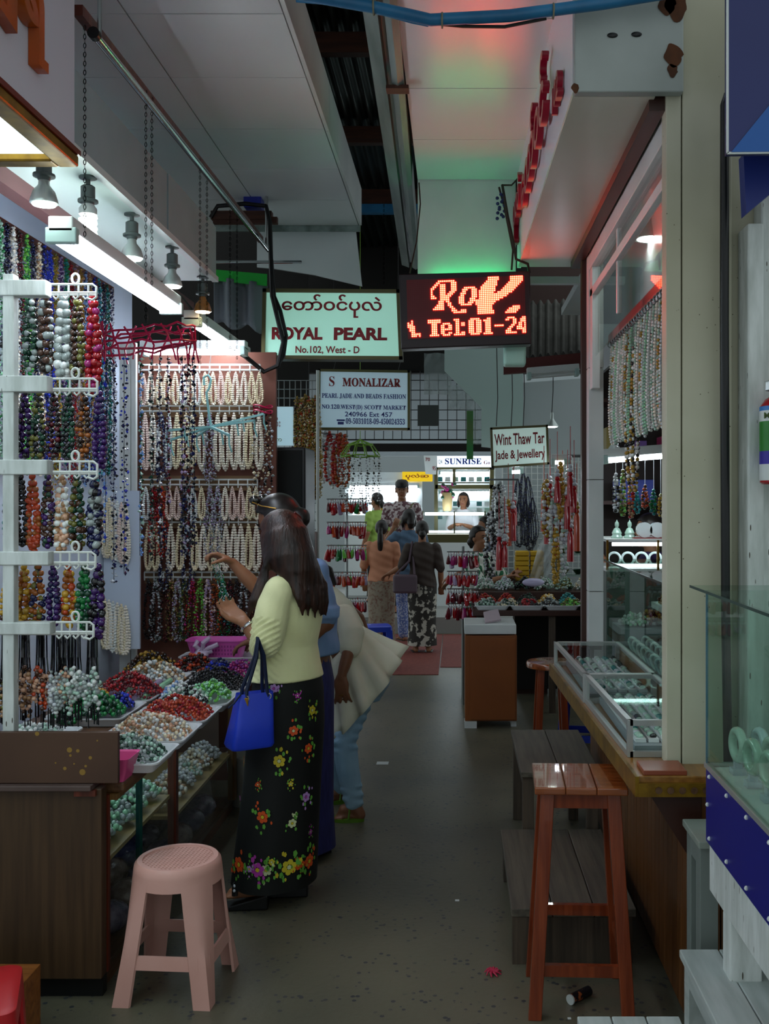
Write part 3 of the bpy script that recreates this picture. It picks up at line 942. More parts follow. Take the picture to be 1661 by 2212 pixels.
# fire extinguisher on the old pillar
fe = thing('fire_extinguisher', 'red fire extinguisher with a white green and blue label on the chipped post', 'extinguisher', (1.0, 2.95, 1.69))
r = .063
fc = Vector(((1643 - CX) / F * 2.95 + r, 2.95, 0))
def zz(py): return H + (CY - py) / F * 2.95
MB().lathe([(r * .9, zz(1046)), (r, zz(1042)), (r, zz(878)), (r * .75, zz(862)), (.02, zz(850)), (.018, zz(838))], 24, fc).build('cylinder', mat('extinguisher_red', 'a0101c', .25), fe, smooth=True)
for nm, y0, y1, mm in (('white_band', 1038, 1003, m_white), ('blue_band', 1003, 975, mat('label_violet', '31259a', .4)), ('green_band', 975, 911, mat('label_green', '1c7a1c', .4)), ('white_band', 911, 888, m_white), ('sky_band', 888, 878.5, mat('label_sky', '2c7ac6', .4))):
    MB().lathe([(r + .0005, zz(y0)), (r + .0012, zz(y0)), (r + .0012, zz(y1)), (r + .0005, zz(y1))], 24, fc).build(nm, mm, fe, smooth=True)
text('MIN', mat('label_olive', '39511a', .5), fe, Vector((fc.x - r * .98, 2.95 - .03, zz(906))), (.85, -.53, 0), (0, 0, 1), height=.018, depth=.002, bold=.02)
MB().bar((fc.x, 2.95, zz(838)), (fc.x - .05, 2.93, zz(835)), .02, .03).build('valve', m_steel, fe, bevel=.003)
MB().box((fc.x - .03, 3.0, zz(960)), (fc.x + .03, 3.06, zz(945))).build('bracket', m_steel, fe)
# ================================================================== bead stall: counter, rack, necklaces, trays
m_cab = grain('dark_cabinet_wood', '46321f', '362516', axis=2, rough=.45)
m_cab2 = mat('spattered_brown_board', '4e3526', .5, c2='432c20', scale=3)
m_counter = grain('counter_wood', '6b4a30', '4c321f', axis=1, rough=.4)
m_goldpost = grain('gold_brown_wood', '7c5a2c', '5a3e1c', axis=2, rough=.35)
m_shelf = mat('shelf_board', '9a8453', .5)

wc = thing('wooden_end_cabinet', 'brown wooden end cabinet closing the bead counter', 'cabinet', (-1.5, 3.3, 0))
MB().box((-2.3, 3.27, .075), (-1.165, 3.32, .70)).build('side_panel', m_cab, wc, bevel=.003)
MB().box((-2.3, 3.31, 0), (-1.175, 3.35, .075)).build('plinth', m_black, wc)
MB().box((-2.3, 3.24, .70), (-1.19, 3.36, .718)).build('ledge', mat('ledge_wood', '5a4a45', .5, c2='4a3a36', scale=4), wc, bevel=.003)
MB().box((-1.25, 3.255, .68), (-1.18, 3.34, .699)).build('ledge_bracket', m_redwood, wc)
sb = thing('spattered_board', 'brown upright board spattered with yellow paint in front of the trays', 'board', (-1.27, 3.28, .72))
MB().box((-2.2, 3.265, .72), (-1.109, 3.285, .888)).build('board', m_cab2, sb, bevel=.002)
mb = MB()
for px, py, s in ((80, 1585, 5), (150, 1620, 6), (168, 1622, 4), (195, 1637, 4), (178, 1668, 7), (140, 1660, 4), (152, 1632, 3), (185, 1655, 3), (120, 1648, 2), (210, 1600, 2), (160, 1650, 2)):
    c = P(px, py, 3.2645)
    mb.disc(c, s * .0015, 8, (1, 0, 0), (0, 0, 1))
mb.build('paint_spatter', mat('ochre_paint', '8a6a2a', .5), sb)['kind'] = 'stuff'

gc = thing('glass_counter', 'long glass fronted wooden counter of the bead stall under the trays', 'counter', (-1.5, 4.3, 0))
MB().box((-1.85, 3.36, .66), (-1.12, 5.55, .70)).build('counter_top', m_counter, gc, bevel=.01)
MB().box((-1.85, 3.36, 0), (-1.19, 5.3, .07)).build('base', m_counter, gc)
MB().box((-1.83, 3.36, .41), (-1.19, 4.14, .425)).build('shelf', m_shelf, gc)
MB().box((-1.83, 4.2, .30), (-1.19, 5.26, .315)).build('shelf', m_shelf, gc)
MB().box((-1.86, 3.36, .07), (-1.84, 5.3, .66)).build('back', m_white, gc)
for Y, w in ((3.345, .02), (4.16, .035), (5.26, .05)):
    MB().box((-1.20, Y - w / 2, .07), (-1.165, Y + w / 2, .66)).build('post', m_goldpost if Y > 5 else m_redwood, gc)
for a, b in ((3.36, 3.70), (3.705, 4.14), (4.18, 5.23)):
    MB().box((-1.176, a, .075), (-1.170, b, .658)).build('pane', m_pane, gc)
MB().box((-1.19, 3.698, .08), (-1.166, 3.703, .655)).build('pane_edge', m_edge, gc)
MB().box((-1.2, 3.35, .64), (-1.14, 5.3, .66)).build('rail', m_goldpost, gc)
MB().box((-1.30, 3.42, .648), (-1.28, 5.2, .656)).build('glow_strip', emis('counter_fill_glow', 'dff2ff', 5.0), gc)  # added glowing strip to brighten the counter contents, not a known lamp

# ---- bead colours
BC = {k: mat('bead_' + k, v, r_, coat=.4, spec=.6) for k, v, r_ in (
    ('pearl', 'efe6d6', .28), ('cream', 'e6d9b8', .3), ('pink', 'e8cfc4', .28), ('white', 'e4e8e6', .25), ('grey', '9aa4a2', .2), ('black', '0e0e14', .12), ('navy', '141a4a', .12),
    ('blue', '2438b8', .12), ('sky', '7fa8e0', .2), ('purple', '3a1660', .12), ('violet', '8a2a8c', .15), ('magenta', 'a3236e', .15), ('red', 'a3121c', .12), ('maroon', '5c0f1c', .12), ('orange', 'b8401a', .15),
    ('amber', '9a5418', .12), ('yellow', 'c79a2a', .15), ('olive', '6b6a2a', .2), ('green', '167a3c', .12), ('dgreen', '12402c', .12), ('mint', '9fd8b0', .25), ('lime', '6cc04a', .2), ('jade', 'a8c9b8', .2),
    ('brown', '4a2c1c', .15), ('dbrown', '241812', .12), ('tan', 'a9805a', .2), ('peach', 'd8a88a', .2), ('silver', 'c4c8d0', .1), ('teal', '1d7a7a', .15), ('turq', '2ea0a8', .25), ('gold', 'a8842e', .2), ('lilac', 'a894b8', .2))}
def cols(s): return [BC[k] for k in s.split()]
def hang(me, label, loc, group=None, rz=0.0, cat='necklace', name='necklace'):
    o = put(name, me, label=label, cat=cat, group=group)
    o.location = loc
    o.rotation_euler = (0, 0, rz)
    return o

# ---- white wooden rack on the cabinet
rk = thing('necklace_rack', 'white painted wooden post rack with arms carrying heavy bead necklaces', 'rack', (-1.47, 3.3, .72))
MB().box(P(5, 1690, 3.29), P(41, 597, 3.33)).build('post', m_oldwhite, rk, bevel=.003)
m_wire = mat('white_wire', 'd8dcd8', .4)
arms = [(611, 638), (815, 846), (994, 1025), (1190, 1221), (1341, 1371)]
ends = [(112, 208), (115, 210), (115, 210), (117, 206), (121, 202)]
for (y0, y1), (x0, x1) in zip(arms, ends):
    MB().box(P(-70, y1, 3.285), P(x0, y0, 3.335)).build('arm', m_oldwhite, rk, bevel=.003)
    mb = MB()
    zt, zb = y0 + 3, y1 - 6
    Y = 3.31
    mb.tube([P(x0, zt, Y), P(x1 - 8, zt, Y), P(x1, zt + 6, Y), P(x1, zb + 10, Y), P(x1 - 8, zb + 16, Y), P(x1 - 20, zb + 12, Y)], .0042, 6)
    mb.tube([P(x0, zb, Y), P(x1, zb, Y)], .0042, 6)
    for k in range(4):
        x = x0 + (x1 - x0) * (k + .7) / 4.5
        mb.tube([P(x, zt, Y), P(x, zb + 8, Y), P(x - 6, zb + 14, Y), P(x - 12, zb + 8, Y)], .0036, 5)
    mb.tube([P(163 + 8 * math.cos(a), zt - 12 + 11 * math.sin(a), Y) for a in [k * math.pi / 6 for k in range(12)]], .0042, 6, closed=True)
    mb.build('wire_hook_frame', m_wire, rk, smooth=True)
    MB().tube([P(-60, zb + 4, 3.36), P(x1, zb + 4, 3.36)], .005, 6).build('hanging_bar', m_wire, rk, smooth=True)
rows = [
 (640, [(20, 800, 'black navy grey', 6.5, 'navy and grey'), (65, 803, 'dgreen dgreen grey', 6.5, 'deep green'), (99, 806, 'dbrown brown grey', 8.5, 'large dark brown'), (136, 818, 'grey white grey', 9, 'large grey white'), (168, 822, 'olive brown dbrown', 6.5, 'olive brown'), (202, 852, 'magenta red red', 8, 'crimson')]),
 (850, [(20, 990, 'black dbrown', 6, 'black brown'), (54, 995, 'purple black', 6, 'purple black'), (84, 993, 'olive black dgreen', 6, 'olive green'), (116, 990, 'dbrown black maroon', 5.5, 'dark maroon'), (149, 995, 'dgreen black', 5.5, 'green black'), (181, 996, 'brown amber dbrown', 5.5, 'amber brown'), (215, 1008, 'purple purple navy', 6.5, 'dark violet')]),
 (1030, [(20, 1185, 'teal navy black', 6, 'teal navy'), (45, 1180, 'black dbrown', 5.5, 'smoky black'), (70, 1190, 'orange amber orange', 6.5, 'translucent orange'), (103, 1185, 'purple dgreen brown', 6, 'plum and green'), (134, 1192, 'peach white tan', 7, 'peach and cream'), (166, 1190, 'olive dgreen brown', 7, 'mossy green'), (204, 1195, 'black grey navy', 8, 'black and white banded')]),
 (1225, [(20, 1345, 'brown yellow', 6, 'brown yellow'), (52, 1350, 'yellow amber gold', 6.5, 'yellow amber'), (82, 1350, 'olive amber navy', 6.5, 'mixed gemstone'), (115, 1352, 'navy purple', 6, 'deep indigo'), (148, 1352, 'amber orange yellow', 7, 'honey orange'), (182, 1362, 'dgreen green', 7, 'faceted green'), (212, 1378, 'purple black', 8, 'amethyst purple')]),
]
for ri, (y0, items) in enumerate(rows):
    for px, y1, cs, br, ln in items:
        Y = 3.40
        a, b = P(px, y0, Y), P(px, y1, Y)
        r = br * Y / F
        me = hank('necklace', a.z - b.z, .040, r, 4, cols(cs), jitter=.25, rv=.18, depth=.015)
        hang(me, ln + ' bead necklace hank on the %s arm of the white rack' % ('top', 'second', 'third', 'fourth')[ri], a, 'necklaces on the white rack')
# lowest row: black cords with stones
for px, cs, ln in ((15, 'tan olive black', 'olive and tan'), (54, 'brown tan peach', 'brown and tan'), (89, 'brown peach orange', 'peach and orange'), (122, 'white grey silver', 'white and silver'), (140, 'grey peach jade', 'jade and peach'), (162, 'jade grey white', 'pale jade'), (199, 'jade white grey', 'pale white jade')):
    Y = 3.40
    a = P(px, 1376, Y)
    t = thing('pendant_cord', ln + ' stone pendants on black cords on the lowest arm of the rack', 'necklace', a, 'corded pendants on the white rack')
    mb = MB()
    pos, ii = [], []
    for k in range(9):
        x = (k - 4) * 3.4 + uni(-2, 2)
        L1 = uni(1440, 1478)
        mb.tube([P(px + x * .75, 1372, Y), P(px + x * .8, 1420, Y + uni(-.02, .02)), P(px + x, L1, Y)], .0026, 4)
        q = P(px + x, L1, Y)
        nb = random.randint(6, 10)
        for j in range(nb):
            pos.append((q.x + uni(-.004, .004), q.y + uni(-.02, .02), q.z - .0135 * j))
            ii.append(random.randrange(3))
        mb.tube([q + Vector((0, 0, -.0135 * nb)), P(px + x, uni(1548, 1575), Y)], .0022, 4)
    mb.build('cord', BC['black'], t)['kind'] = 'stuff'
    o = put('stone_beads', beads_mesh('stone_beads', pos, np.random.uniform(.006, .0095, len(pos)), cols(cs), ii), t)
    o['kind'] = 'stuff'

# ---- long strands along the stall wall
wcol = ['purple black lilac', 'black dbrown', 'mint jade green', 'black navy', 'white pearl', 'dbrown maroon', 'lime green', 'black navy', 'tan cream pearl', 'navy blue', 'blue', 'olive gold', 'lilac purple', 'green teal', 'maroon red', 'lilac tan', 'gold tan', 'navy sky', 'tan olive', 'blue navy', 'turq navy', 'black navy', 'teal dgreen', 'navy silver']
wname = ['smoky purple', 'brown black', 'mint green', 'blue black', 'milky white', 'dark maroon', 'bright lime', 'midnight', 'beige', 'navy', 'cobalt', 'olive', 'lilac', 'sea green', 'wine red', 'dusty pink', 'gold tan', 'slate blue', 'khaki', 'royal blue', 'turquoise', 'ink black', 'bottle green', 'silver navy']
sr = MB().bar((-1.905, 3.9, 2.80), (-1.905, 5.5, 2.80), .03, .05).build('strand_board', m_redwood, label='brown board along the stall wall carrying long chip strands', cat='board')
for i, (cs, nm) in enumerate(zip(wcol, wname)):
    Y = 3.97 + i * .063
    me = hank('chip_strand', uni(.98, 1.12), .05, .0075, 4, cols(cs), chip=True, jitter=.9, rv=.3, depth=.012)
    hang(me, 'long %s chip strand hung from the brown wall board' % nm, (-1.875, Y, 2.80), 'chip strands on the stall wall', rz=math.radians(60), name='chip_strand')

# ---- pearl display
pd = thing('pearl_display', 'wire hook rails on a brown board filled with rows of pearl necklaces', 'display rack', (-1.44, 5.84, .7))
PY = 5.80
rails = [(788, 300, 562), (877, 302, 560), (1036, 305, 556), (1117, 310, 556), (1236, 312, 560)]
for y, x0, x1 in rails:
    mb = MB()
    mb.tube([P(x0, y, PY), P(x1, y, PY)], .006, 6)
    mb.tube([P(x0, y + 11, PY), P(x1, y + 11, PY)], .006, 6)
    n = 12
    for k in range(n + 1):
        x = x0 + (x1 - x0) * k / n
        mb.tube([P(x, y, PY - .004), P(x, y + 14, PY - .02), P(x, y + 17, PY - .035), P(x, y + 10, PY - .045)], .004, 5)
    mb.build('hook_rail', m_wire, pd, smooth=True)
    if y > 800:
        MB().box(P(x0, y + 24, PY + .03), P(x1, y - 8, PY + .055)).build('back_batten', mat('tan_batten', '8a6a4a', .6), pd)
pv = [hank('pearl_necklace', .19, .044, .0058, 4, cols(c), jitter=.12, rv=.04, depth=.012) for c in ('pearl', 'pink', 'cream', 'white', 'pearl cream')]
pv2 = [hank('pearl_necklace', .33, .050, .0068, 5, cols(c), jitter=.1, rv=.04, depth=.014) for c in ('pearl', 'cream', 'pearl', 'white', 'pink')]
pv3 = [hank('pearl_necklace', .27, .046, .0075, 4, cols(c), jitter=.08, rv=.03, depth=.01) for c in ('pearl', 'cream', 'pearl', 'white')]
gv = [hank('chip_necklace', .40, .07, .0075, 5, cols(c), chip=True, jitter=.8, rv=.3) for c in ('black grey navy', 'red maroon', 'lilac silver grey', 'navy silver', 'red orange')]
gv2 = [hank('gem_necklace', .36, .07, .0075, 5, cols(c), chip=True, jitter=.8, rv=.3) for c in ('black dbrown', 'black grey silver', 'brown dbrown maroon', 'olive brown tan', 'grey lilac silver', 'dgreen olive', 'red magenta', 'olive lime', 'pink lilac', 'brown amber orange', 'green teal', 'maroon black')]
gn = ['black', 'silver grey', 'dark brown', 'olive tan', 'smoky lilac', 'moss green', 'crimson', 'leaf green', 'rosy', 'rust orange', 'sea green', 'maroon black']
PN = ['ivory', 'blush pink', 'cream yellow', 'cool white', 'ivory and cream']
PN2 = ['ivory', 'cream yellow', 'ivory', 'cool white', 'blush pink']
rown = ['top', 'second', 'third', 'fourth', 'fifth', 'lowest']
for ri, (y, x0, x1) in enumerate(rails):
    n = 16 if ri in (0, 4) else 15
    for k in range(n):
        x = x0 + 10 + (x1 - x0 - 12) * k / (n - 1) + uni(-2, 2)
        a = P(x, y + 17, PY - .04)
        if ri == 0:
            v = random.randrange(5); hang(pv[v], PN[v] + ' pearl necklace in the top row of the pearl display', a, 'pearls in the top row')
        elif ri == 1:
            if k in (2, 8):
                hang(gv[2 if k == 8 else 3], 'grey chip necklace among the pearls of the second row', a, 'grey chips among the pearls')
            else:
                v = random.randrange(5); hang(pv2[v], PN2[v] + ' long pearl necklace in the second row of the pearl display', a, 'pearls in the second row')
        elif ri == 2:
            if k in (1, 2):
                hang(gv[1 if k == 1 else 4], ('deep red', 'scarlet')[k - 1] + ' chip necklace among the pearls of the third row', a, 'red chips among the pearls')
            elif k in (5, 8, 9):
                hang(gv[0 if k == 5 else 2], ('dark' if k == 5 else 'lilac grey') + ' chip necklace among the pearls of the third row', a, 'dark chips among the pearls')
            else:
                v = random.randrange(5); hang(pv[v], PN[v] + ' short pearl necklace in the third row of the pearl display', a, 'pearls in the third row')
        elif ri == 3:
            if k in (2, 5):
                hang(gv[3], 'dark blue chip necklace between the pearls of the fourth row', a, 'blue chips among the pearls')
            else:
                v = random.randrange(4); hang(pv3[v], PN2[v] + ' large pearl necklace in the fourth row of the pearl display', a, 'pearls in the fourth row')
        else:
            hang(gv2[k % 12], gn[k % 12] + ' gemstone chip necklace on the lowest rail of the pearl display', a, 'gemstone necklaces on the lowest rail')
# side column of pearls by the aluminium post
for j, (y0, n) in enumerate(((1075, 6), (1295, 6))):
    for k in range(n):
        a = P(226 + k * 9, y0 + k * 3, 5.385)
        hang(pv3[(k + j) % 4] if j else pv2[k % 5], PN2[(k + j) % 4 if j else k % 5] + ' pearl strand beside the aluminium post, %s tier' % ('lower' if j else 'upper'), (a.x, 5.385, a.z), 'pearls beside the aluminium post')
MB().box((-1.915, 5.41, .84), (-1.72, 5.43, 1.70)).build('side_display_board', m_wallblue, label='pale upright board beside the aluminium post behind pearl strands', cat='board')

# ---- crimson wire hanger ring with long dangling strands
hg = thing('wire_hanger_ring', 'crimson plastic wire ring hanger with long dark bead strands', 'hanger', P(320, 740, 5.0))
c0 = P(320, 735, 5.0)
mb = MB()
for dz, rr, ph in ((.05, .235, 0), (-.03, .24, .3), (.0, .22, .8)):
    mb.tube([c0 + Vector((rr * math.cos(a), rr * .42 * math.sin(a), dz + .03 * math.cos(a + ph) + uni(-.012, .012))) for a in [k * math.pi / 12 for k in range(24)]], .006, 6, closed=True)
for k in range(16):
    a = k * math.pi / 8
    p0 = c0 + Vector((.235 * math.cos(a), .1 * math.sin(a), .07 + uni(-.02, .02)))
    p1 = c0 + Vector((.24 * math.cos(a + .25), .1 * math.sin(a + .25), -.04))
    mb.tube([p0, (p0 + p1) / 2 + Vector((0, 0, uni(-.02, .02))), p1, p1 + Vector((uni(-.02, .02), 0, -.07))], .005, 5)
mb.build('ring', mat('crimson_plastic', 'a81642', .3), hg, smooth=True)
MB().tube([c0 + Vector((0, 0, .05)), c0 + Vector((0, -.02, .25)), c0 + Vector((.0, -.02, .4))], .002, 4).build('string', BC['black'], hg)
for i, (px, y1, cs) in enumerate(((228, 1180, 'sky silver blue'), (246, 1260, 'silver black navy'), (268, 1240, 'navy black blue'), (302, 1200, 'dgreen jade sky'), (330, 1210, 'black grey dgreen'), (345, 1180, 'black navy white'), (362, 1090, 'lilac black maroon'), (394, 1200, 'black navy lilac'), (410, 1190, 'black maroon silver'), (420, 1180, 'black navy grey'))):
    Y = 4.95 + uni(-.06, .06)
    a, b = P(px, 775, Y), P(px, y1, Y)
    L = a.z - b.z
    pos, ii, rr = [], [], []
    for s in range(3):
        z = 0
        x = uni(-.012, .012)
        while z < L:
            pos.append((x + uni(-.006, .006), uni(-.012, .012), -z))
            rr.append(uni(.005, .011))
            ii.append(random.randrange(3))
            z += uni(.014, .04)
    me = beads_mesh('bead_strand', pos, rr, cols(cs), ii, chip=True, smooth=False)
    t = thing('bead_strand', ('sky blue and silver', 'silver and black', 'navy', 'green and sky', 'grey green', 'black and white', 'lilac black', 'violet black', 'maroon black', 'navy grey')[i] + ' long bead strand dangling from the crimson ring', 'bead strand', a, 'strands on the crimson ring')
    put('beads', me, t).matrix_parent_inverse = Matrix.Identity(4)
    t.children[0]['kind'] = 'stuff'
    MB().tube([a + Vector((0, 0, .02)), b], .0015, 4).build('cord', BC['black'], t)

rg2 = thing('small_wire_ring', 'small crimson wire ring with dark strands at the edge of the pearl display', 'hanger', P(568, 892, 5.74))
mb = MB()
c0 = P(568, 890, 5.76)
for dz in (0, .03):
    mb.tube([c0 + Vector((.055 * math.cos(a), .03 * math.sin(a), dz + .01 * math.sin(2 * a))) for a in [k * math.pi / 8 for k in range(16)]], .005, 5, closed=True)
mb.tube([c0 + Vector((-.05, 0, .02)), P(556, 880, 5.80)], .004, 5)
mb.build('ring', MATS['crimson_plastic'], rg2, smooth=True)
for k in range(5):
    pos = [(uni(-.012, .012), uni(-.012, .012), -.016 * j) for j in range(random.randint(30, 40))]
    hang(beads_mesh('bead_strand', pos, np.random.uniform(.005, .011, len(pos)), cols('black grey cream silver'), np.random.choice(4, len(pos)), True, smooth=False), 'black and cream bead strand under the small crimson ring', c0 + Vector((-.05 + .025 * k, .02 * math.sin(k), .0)), 'strands under the small crimson ring', name='bead_strand', cat='bead strand')

# ---- turquoise clip hanger
th = thing('clip_hanger', 'turquoise plastic clip hanger hanging in front of the pearls', 'hanger', P(450, 880, 5.55))
m_tq = mat('turquoise_plastic', '86bcbc', .35)
mb = MB()
Y = 5.5
mb.tube([P(441, 832, Y), P(440, 815, Y), P(450, 810, Y), P(456, 820, Y), P(452, 838, Y), P(446, 848, Y), P(452, 900, Y), P(455, 918, Y)], .007, 6)
mb.build('hook', m_tq, th, smooth=True)
MB().tube([P(450, 810, Y), (-1.34, 5.5, 2.56)], .002, 4).build('string', m_white, th)
for i, (dx, dy, dz) in enumerate(((-95, 8, 0), (115, -28, 0), (-85, 28, .1), (95, -14, -.1), (-30, 20, .2), (40, 18, -.2))):
    mb = MB()
    q = P(455, 922, Y)
    e = P(455 + dx, 922 + dy, Y + dz)
    mb.bar(q, e, .012, .012)
    mb.tube([e, e + Vector((0, 0, -.05)), e + Vector((.015, 0, -.09))], .005, 5)
    mb.tube([e * .6 + q * .4, e * .6 + q * .4 + Vector((.01, 0, -.07))], .005, 5)
    mb.build('arm', m_tq, th)

# ---- trays with bead mounds
m_tray = mat('white_tray', 'd5d9dc', .3)
def rrect(c, sx, sy, r, z, n=4):
    out = []
    for (qx, qy, a0) in ((1, 1, 0), (-1, 1, 90), (-1, -1, 180), (1, -1, 270)):
        for k in range(n + 1):
            a = math.radians(a0 + 90 * k / n)
            out.append((c[0] + qx * (sx / 2 - r) + r * math.cos(a), c[1] + qy * (sy / 2 - r) + r * math.sin(a), z))
    return out
def tray(c, sx, sy, label, group='white trays on the bead counter', m=None):
    z = c[2]
    mb = MB()
    mb.loft([rrect(c, sx - .05, sy - .05, .02, z), rrect(c, sx - .012, sy - .012, .03, z + .03), rrect(c, sx, sy, .03, z + .032), rrect(c, sx, sy, .03, z + .038),
             rrect(c, sx - .02, sy - .02, .03, z + .037), rrect(c, sx - .056, sy - .056, .02, z + .006)])
    return mb.build('tray', m or m_tray, label=label, cat='tray', group=group, smooth=True, angle=35)
def mound(c, rx_, ry_, h, r, mats, label, ang=0.0, name='bead_heap', lines=11, group='bead heaps on the trays', chip=False):
    pos, ii = [], []
    ca, sa = math.cos(ang), math.sin(ang)
    for layer in range(2):
        for k in range(lines):
            v = -1 + 2 * (k + .5 + .3 * layer) / lines
            half = math.sqrt(max(0, 1 - v * v))
            pth = []
            ph = uni(0, 6)
            for j in range(13):
                u = (-1 + j / 6) * half
                z = h * (1 - u * u - v * v * .8) * (1 - .25 * layer) + .012 * math.sin(j * .9 + ph)
                w = v + .06 * math.sin(j * .8 + ph)
                x, y = u * rx_, w * ry_
                pth.append((x * ca - y * sa, x * sa + y * ca, max(z, 0) + r))
            q = resample(pth, r * 2.0)
            pos.append(q)
            ii.append(np.random.choice(len(mats), len(q)))
    pos = np.concatenate(pos) + np.random.uniform(-1, 1, (sum(len(p) for p in pos), 3)) * r * .35
    me = beads_mesh(name, pos, np.random.uniform(.85, 1.15, len(pos)) * r, mats, np.concatenate(ii), chip)
    o = put(name, me, label=label, cat='beads', group=group)
    o.location = c
    return o
tz = .702
grid = [((-1.20, 3.58), .34, .30), ((-1.20, 3.91), .34, .32), ((-1.20, 4.25), .34, .32), ((-1.19, 4.58), .34, .32), ((-1.19, 4.91), .34, .32), ((-1.20, 5.24), .34, .32),
        ((-1.56, 4.32), .34, .36), ((-1.56, 4.70), .34, .36), ((-1.56, 5.08), .34, .36), ((-1.64, 3.80), .30, .40), ((-1.56, 5.43), .36, .28)]
tn = ['grey green bead heap', 'beige shell bead heap', 'orange red bead heap', 'white and green bead heaps', 'black bead heap', 'blue and violet bead heaps', 'green bead heap', 'dark red bead heap', 'white and brown bead heap', 'stone bracelets', 'brown gold bead heap']
for (c, sx, sy), nme in zip(grid, tn):
    tray((c[0], c[1], tz), sx, sy, 'white plastic tray under the %s on the counter' % nme)
mz = tz + .008
for c, rx_, ry_, h, r, cs, nm, ang in (
    ((-1.20, 3.58), .14, .12, .07, .0075, 'jade grey dgreen', 'grey green', .4), ((-1.20, 3.91), .14, .13, .08, .0075, 'cream tan peach white', 'beige shell', -.3), ((-1.20, 4.25), .14, .13, .07, .008, 'orange red orange', 'orange red', -.5),
    ((-1.24, 4.54), .10, .10, .06, .009, 'white black jade', 'white speckled', .2), ((-1.15, 4.66), .09, .08, .07, .007, 'lime mint', 'pale green', .9), ((-1.30, 4.66), .07, .07, .06, .008, 'sky white', 'sky blue', 0),
    ((-1.19, 4.91), .14, .13, .08, .008, 'black', 'glossy black', -.4), ((-1.24, 5.24), .09, .12, .07, .008, 'blue navy', 'cobalt blue', .3), ((-1.13, 5.22), .08, .11, .07, .008, 'violet magenta', 'violet', -.2),
    ((-1.56, 4.26), .13, .11, .08, .012, 'green dgreen', 'large green', .3), ((-1.50, 4.44), .06, .05, .05, .009, 'blue navy', 'little navy', .3), ((-1.62, 4.48), .08, .06, .06, .009, 'yellow amber gold', 'golden yellow', 0), ((-1.54, 4.70), .14, .14, .09, .008, 'maroon red', 'dark red', .5),
    ((-1.54, 5.08), .14, .14, .08, .010, 'white tan grey cream', 'white brown shell', -.3), ((-1.64, 3.80), .12, .16, .05, .009, 'jade white grey', 'pale stone', 0), ((-1.66, 5.43), .12, .11, .08, .010, 'brown gold dbrown', 'brown gold', .2),
    ((-1.42, 5.40), .11, .10, .07, .010, 'maroon orange dbrown', 'rust red', -.3), ((-1.02, 5.48), .06, .08, .05, .009, 'orange yellow red', 'orange yellow', 0)):
    mound((c[0], c[1], mz if nm != 'orange yellow' else .712), rx_ * 1.15, ry_ * 1.15, h * 1.2, r, cols(cs), nm + ' bead strands heaped in a white tray', ang)
MB().box((-1.12, 5.36, .66), (-.93, 5.58, .70)).build('counter_flap', m_counter, gc, bevel=.004)
for k in range(7):
    o = MB().tube([(-1.72 + .045 * k, 4.62, .72 + .012), (-1.70 + .045 * k, 4.98, .735 + .012)], .014, 8).build('bead_tube', (BC['mint'], BC['silver'], BC['lilac'])[k % 3], smooth=True, label=('mint', 'silver', 'lilac')[k % 3] + ' rolled bead stick between the trays', cat='beads', group='bead sticks between the trays')
# pink basket with a knotted plastic bag, white tray under it
bk = thing('pink_basket', 'pink plastic basket standing on a white tray before the pearls', 'basket', (-1.36, 5.68, .74))
c = (-1.34, 5.60, 0)
m_pk = mat('pink_plastic', 'd861b6', .35)
tray((c[0] + .02, c[1], .743), .44, .22, 'flat white tray under the pink basket', group=None)
MB().box((-1.56, 5.50, .70), (-1.12, 5.70, .742)).build('box_support', m_white, label='white carton under the tray of the pink basket', cat='carton')
mb = MB()
mb.loft([rrect(c, .26, .13, .03, .755), rrect(c, .32, .18, .04, .863), rrect(c, .335, .195, .04, .865), rrect(c, .335, .195, .04, .871), rrect(c, .31, .17, .04, .869), rrect(c, .25, .12, .03, .763)])
mb.build('bowl', m_pk, bk, smooth=True, angle=35)
mb = MB()
for r_ in range(3):
    for k in range(16):
        x = c[0] - .125 + .0167 * k
        y = c[1] - .068 - .006 * r_
        mb.box((x - .004, y - .006 - .003, .788 + .022 * r_), (x + .004, y - .001, .800 + .022 * r_))
mb.build('slot_pattern', mat('pink_dark', 'a03a86', .5), bk)['kind'] = 'stuff'
m_bag = glass('thin_plastic', 'e6e0ee', .5, .25)
mb = MB()
for k in range(5):
    a = k * 1.3
    mb.tube([(c[0] - .06, c[1] - .11, .81), (c[0] - .06 + .04 * math.cos(a), c[1] - .13, .835 + .03 * math.sin(a)), (c[0] - .03 + .06 * math.cos(a), c[1] - .12, .855 + .04 * math.sin(a))], [.010, .014, .012], 8)
mb.ball((c[0] - .06, c[1] - .13, .798), .03, 8, 6, (1.4, 1, .8))
mb.build('plastic_bag', mat('milky_plastic', 'd9c8e0', .25, alpha=.75), label='knotted translucent plastic bag leaning on the pink basket', cat='bag', smooth=True)
bk2 = MB()
bk2.loft([rrect((-1.155, 3.40, 0), .07, .10, .01, .70), rrect((-1.15, 3.40, 0), .10, .14, .015, .775), rrect((-1.15, 3.40, 0), .106, .146, .015, .78), rrect((-1.15, 3.40, 0), .09, .13, .015, .775), rrect((-1.15, 3.40, 0), .06, .09, .01, .705)])
bk2.build('pink_tub', mat('hot_pink', 'd04a86', .35), smooth=True, angle=35, label='small hot pink tub behind the spattered board', cat='tub')

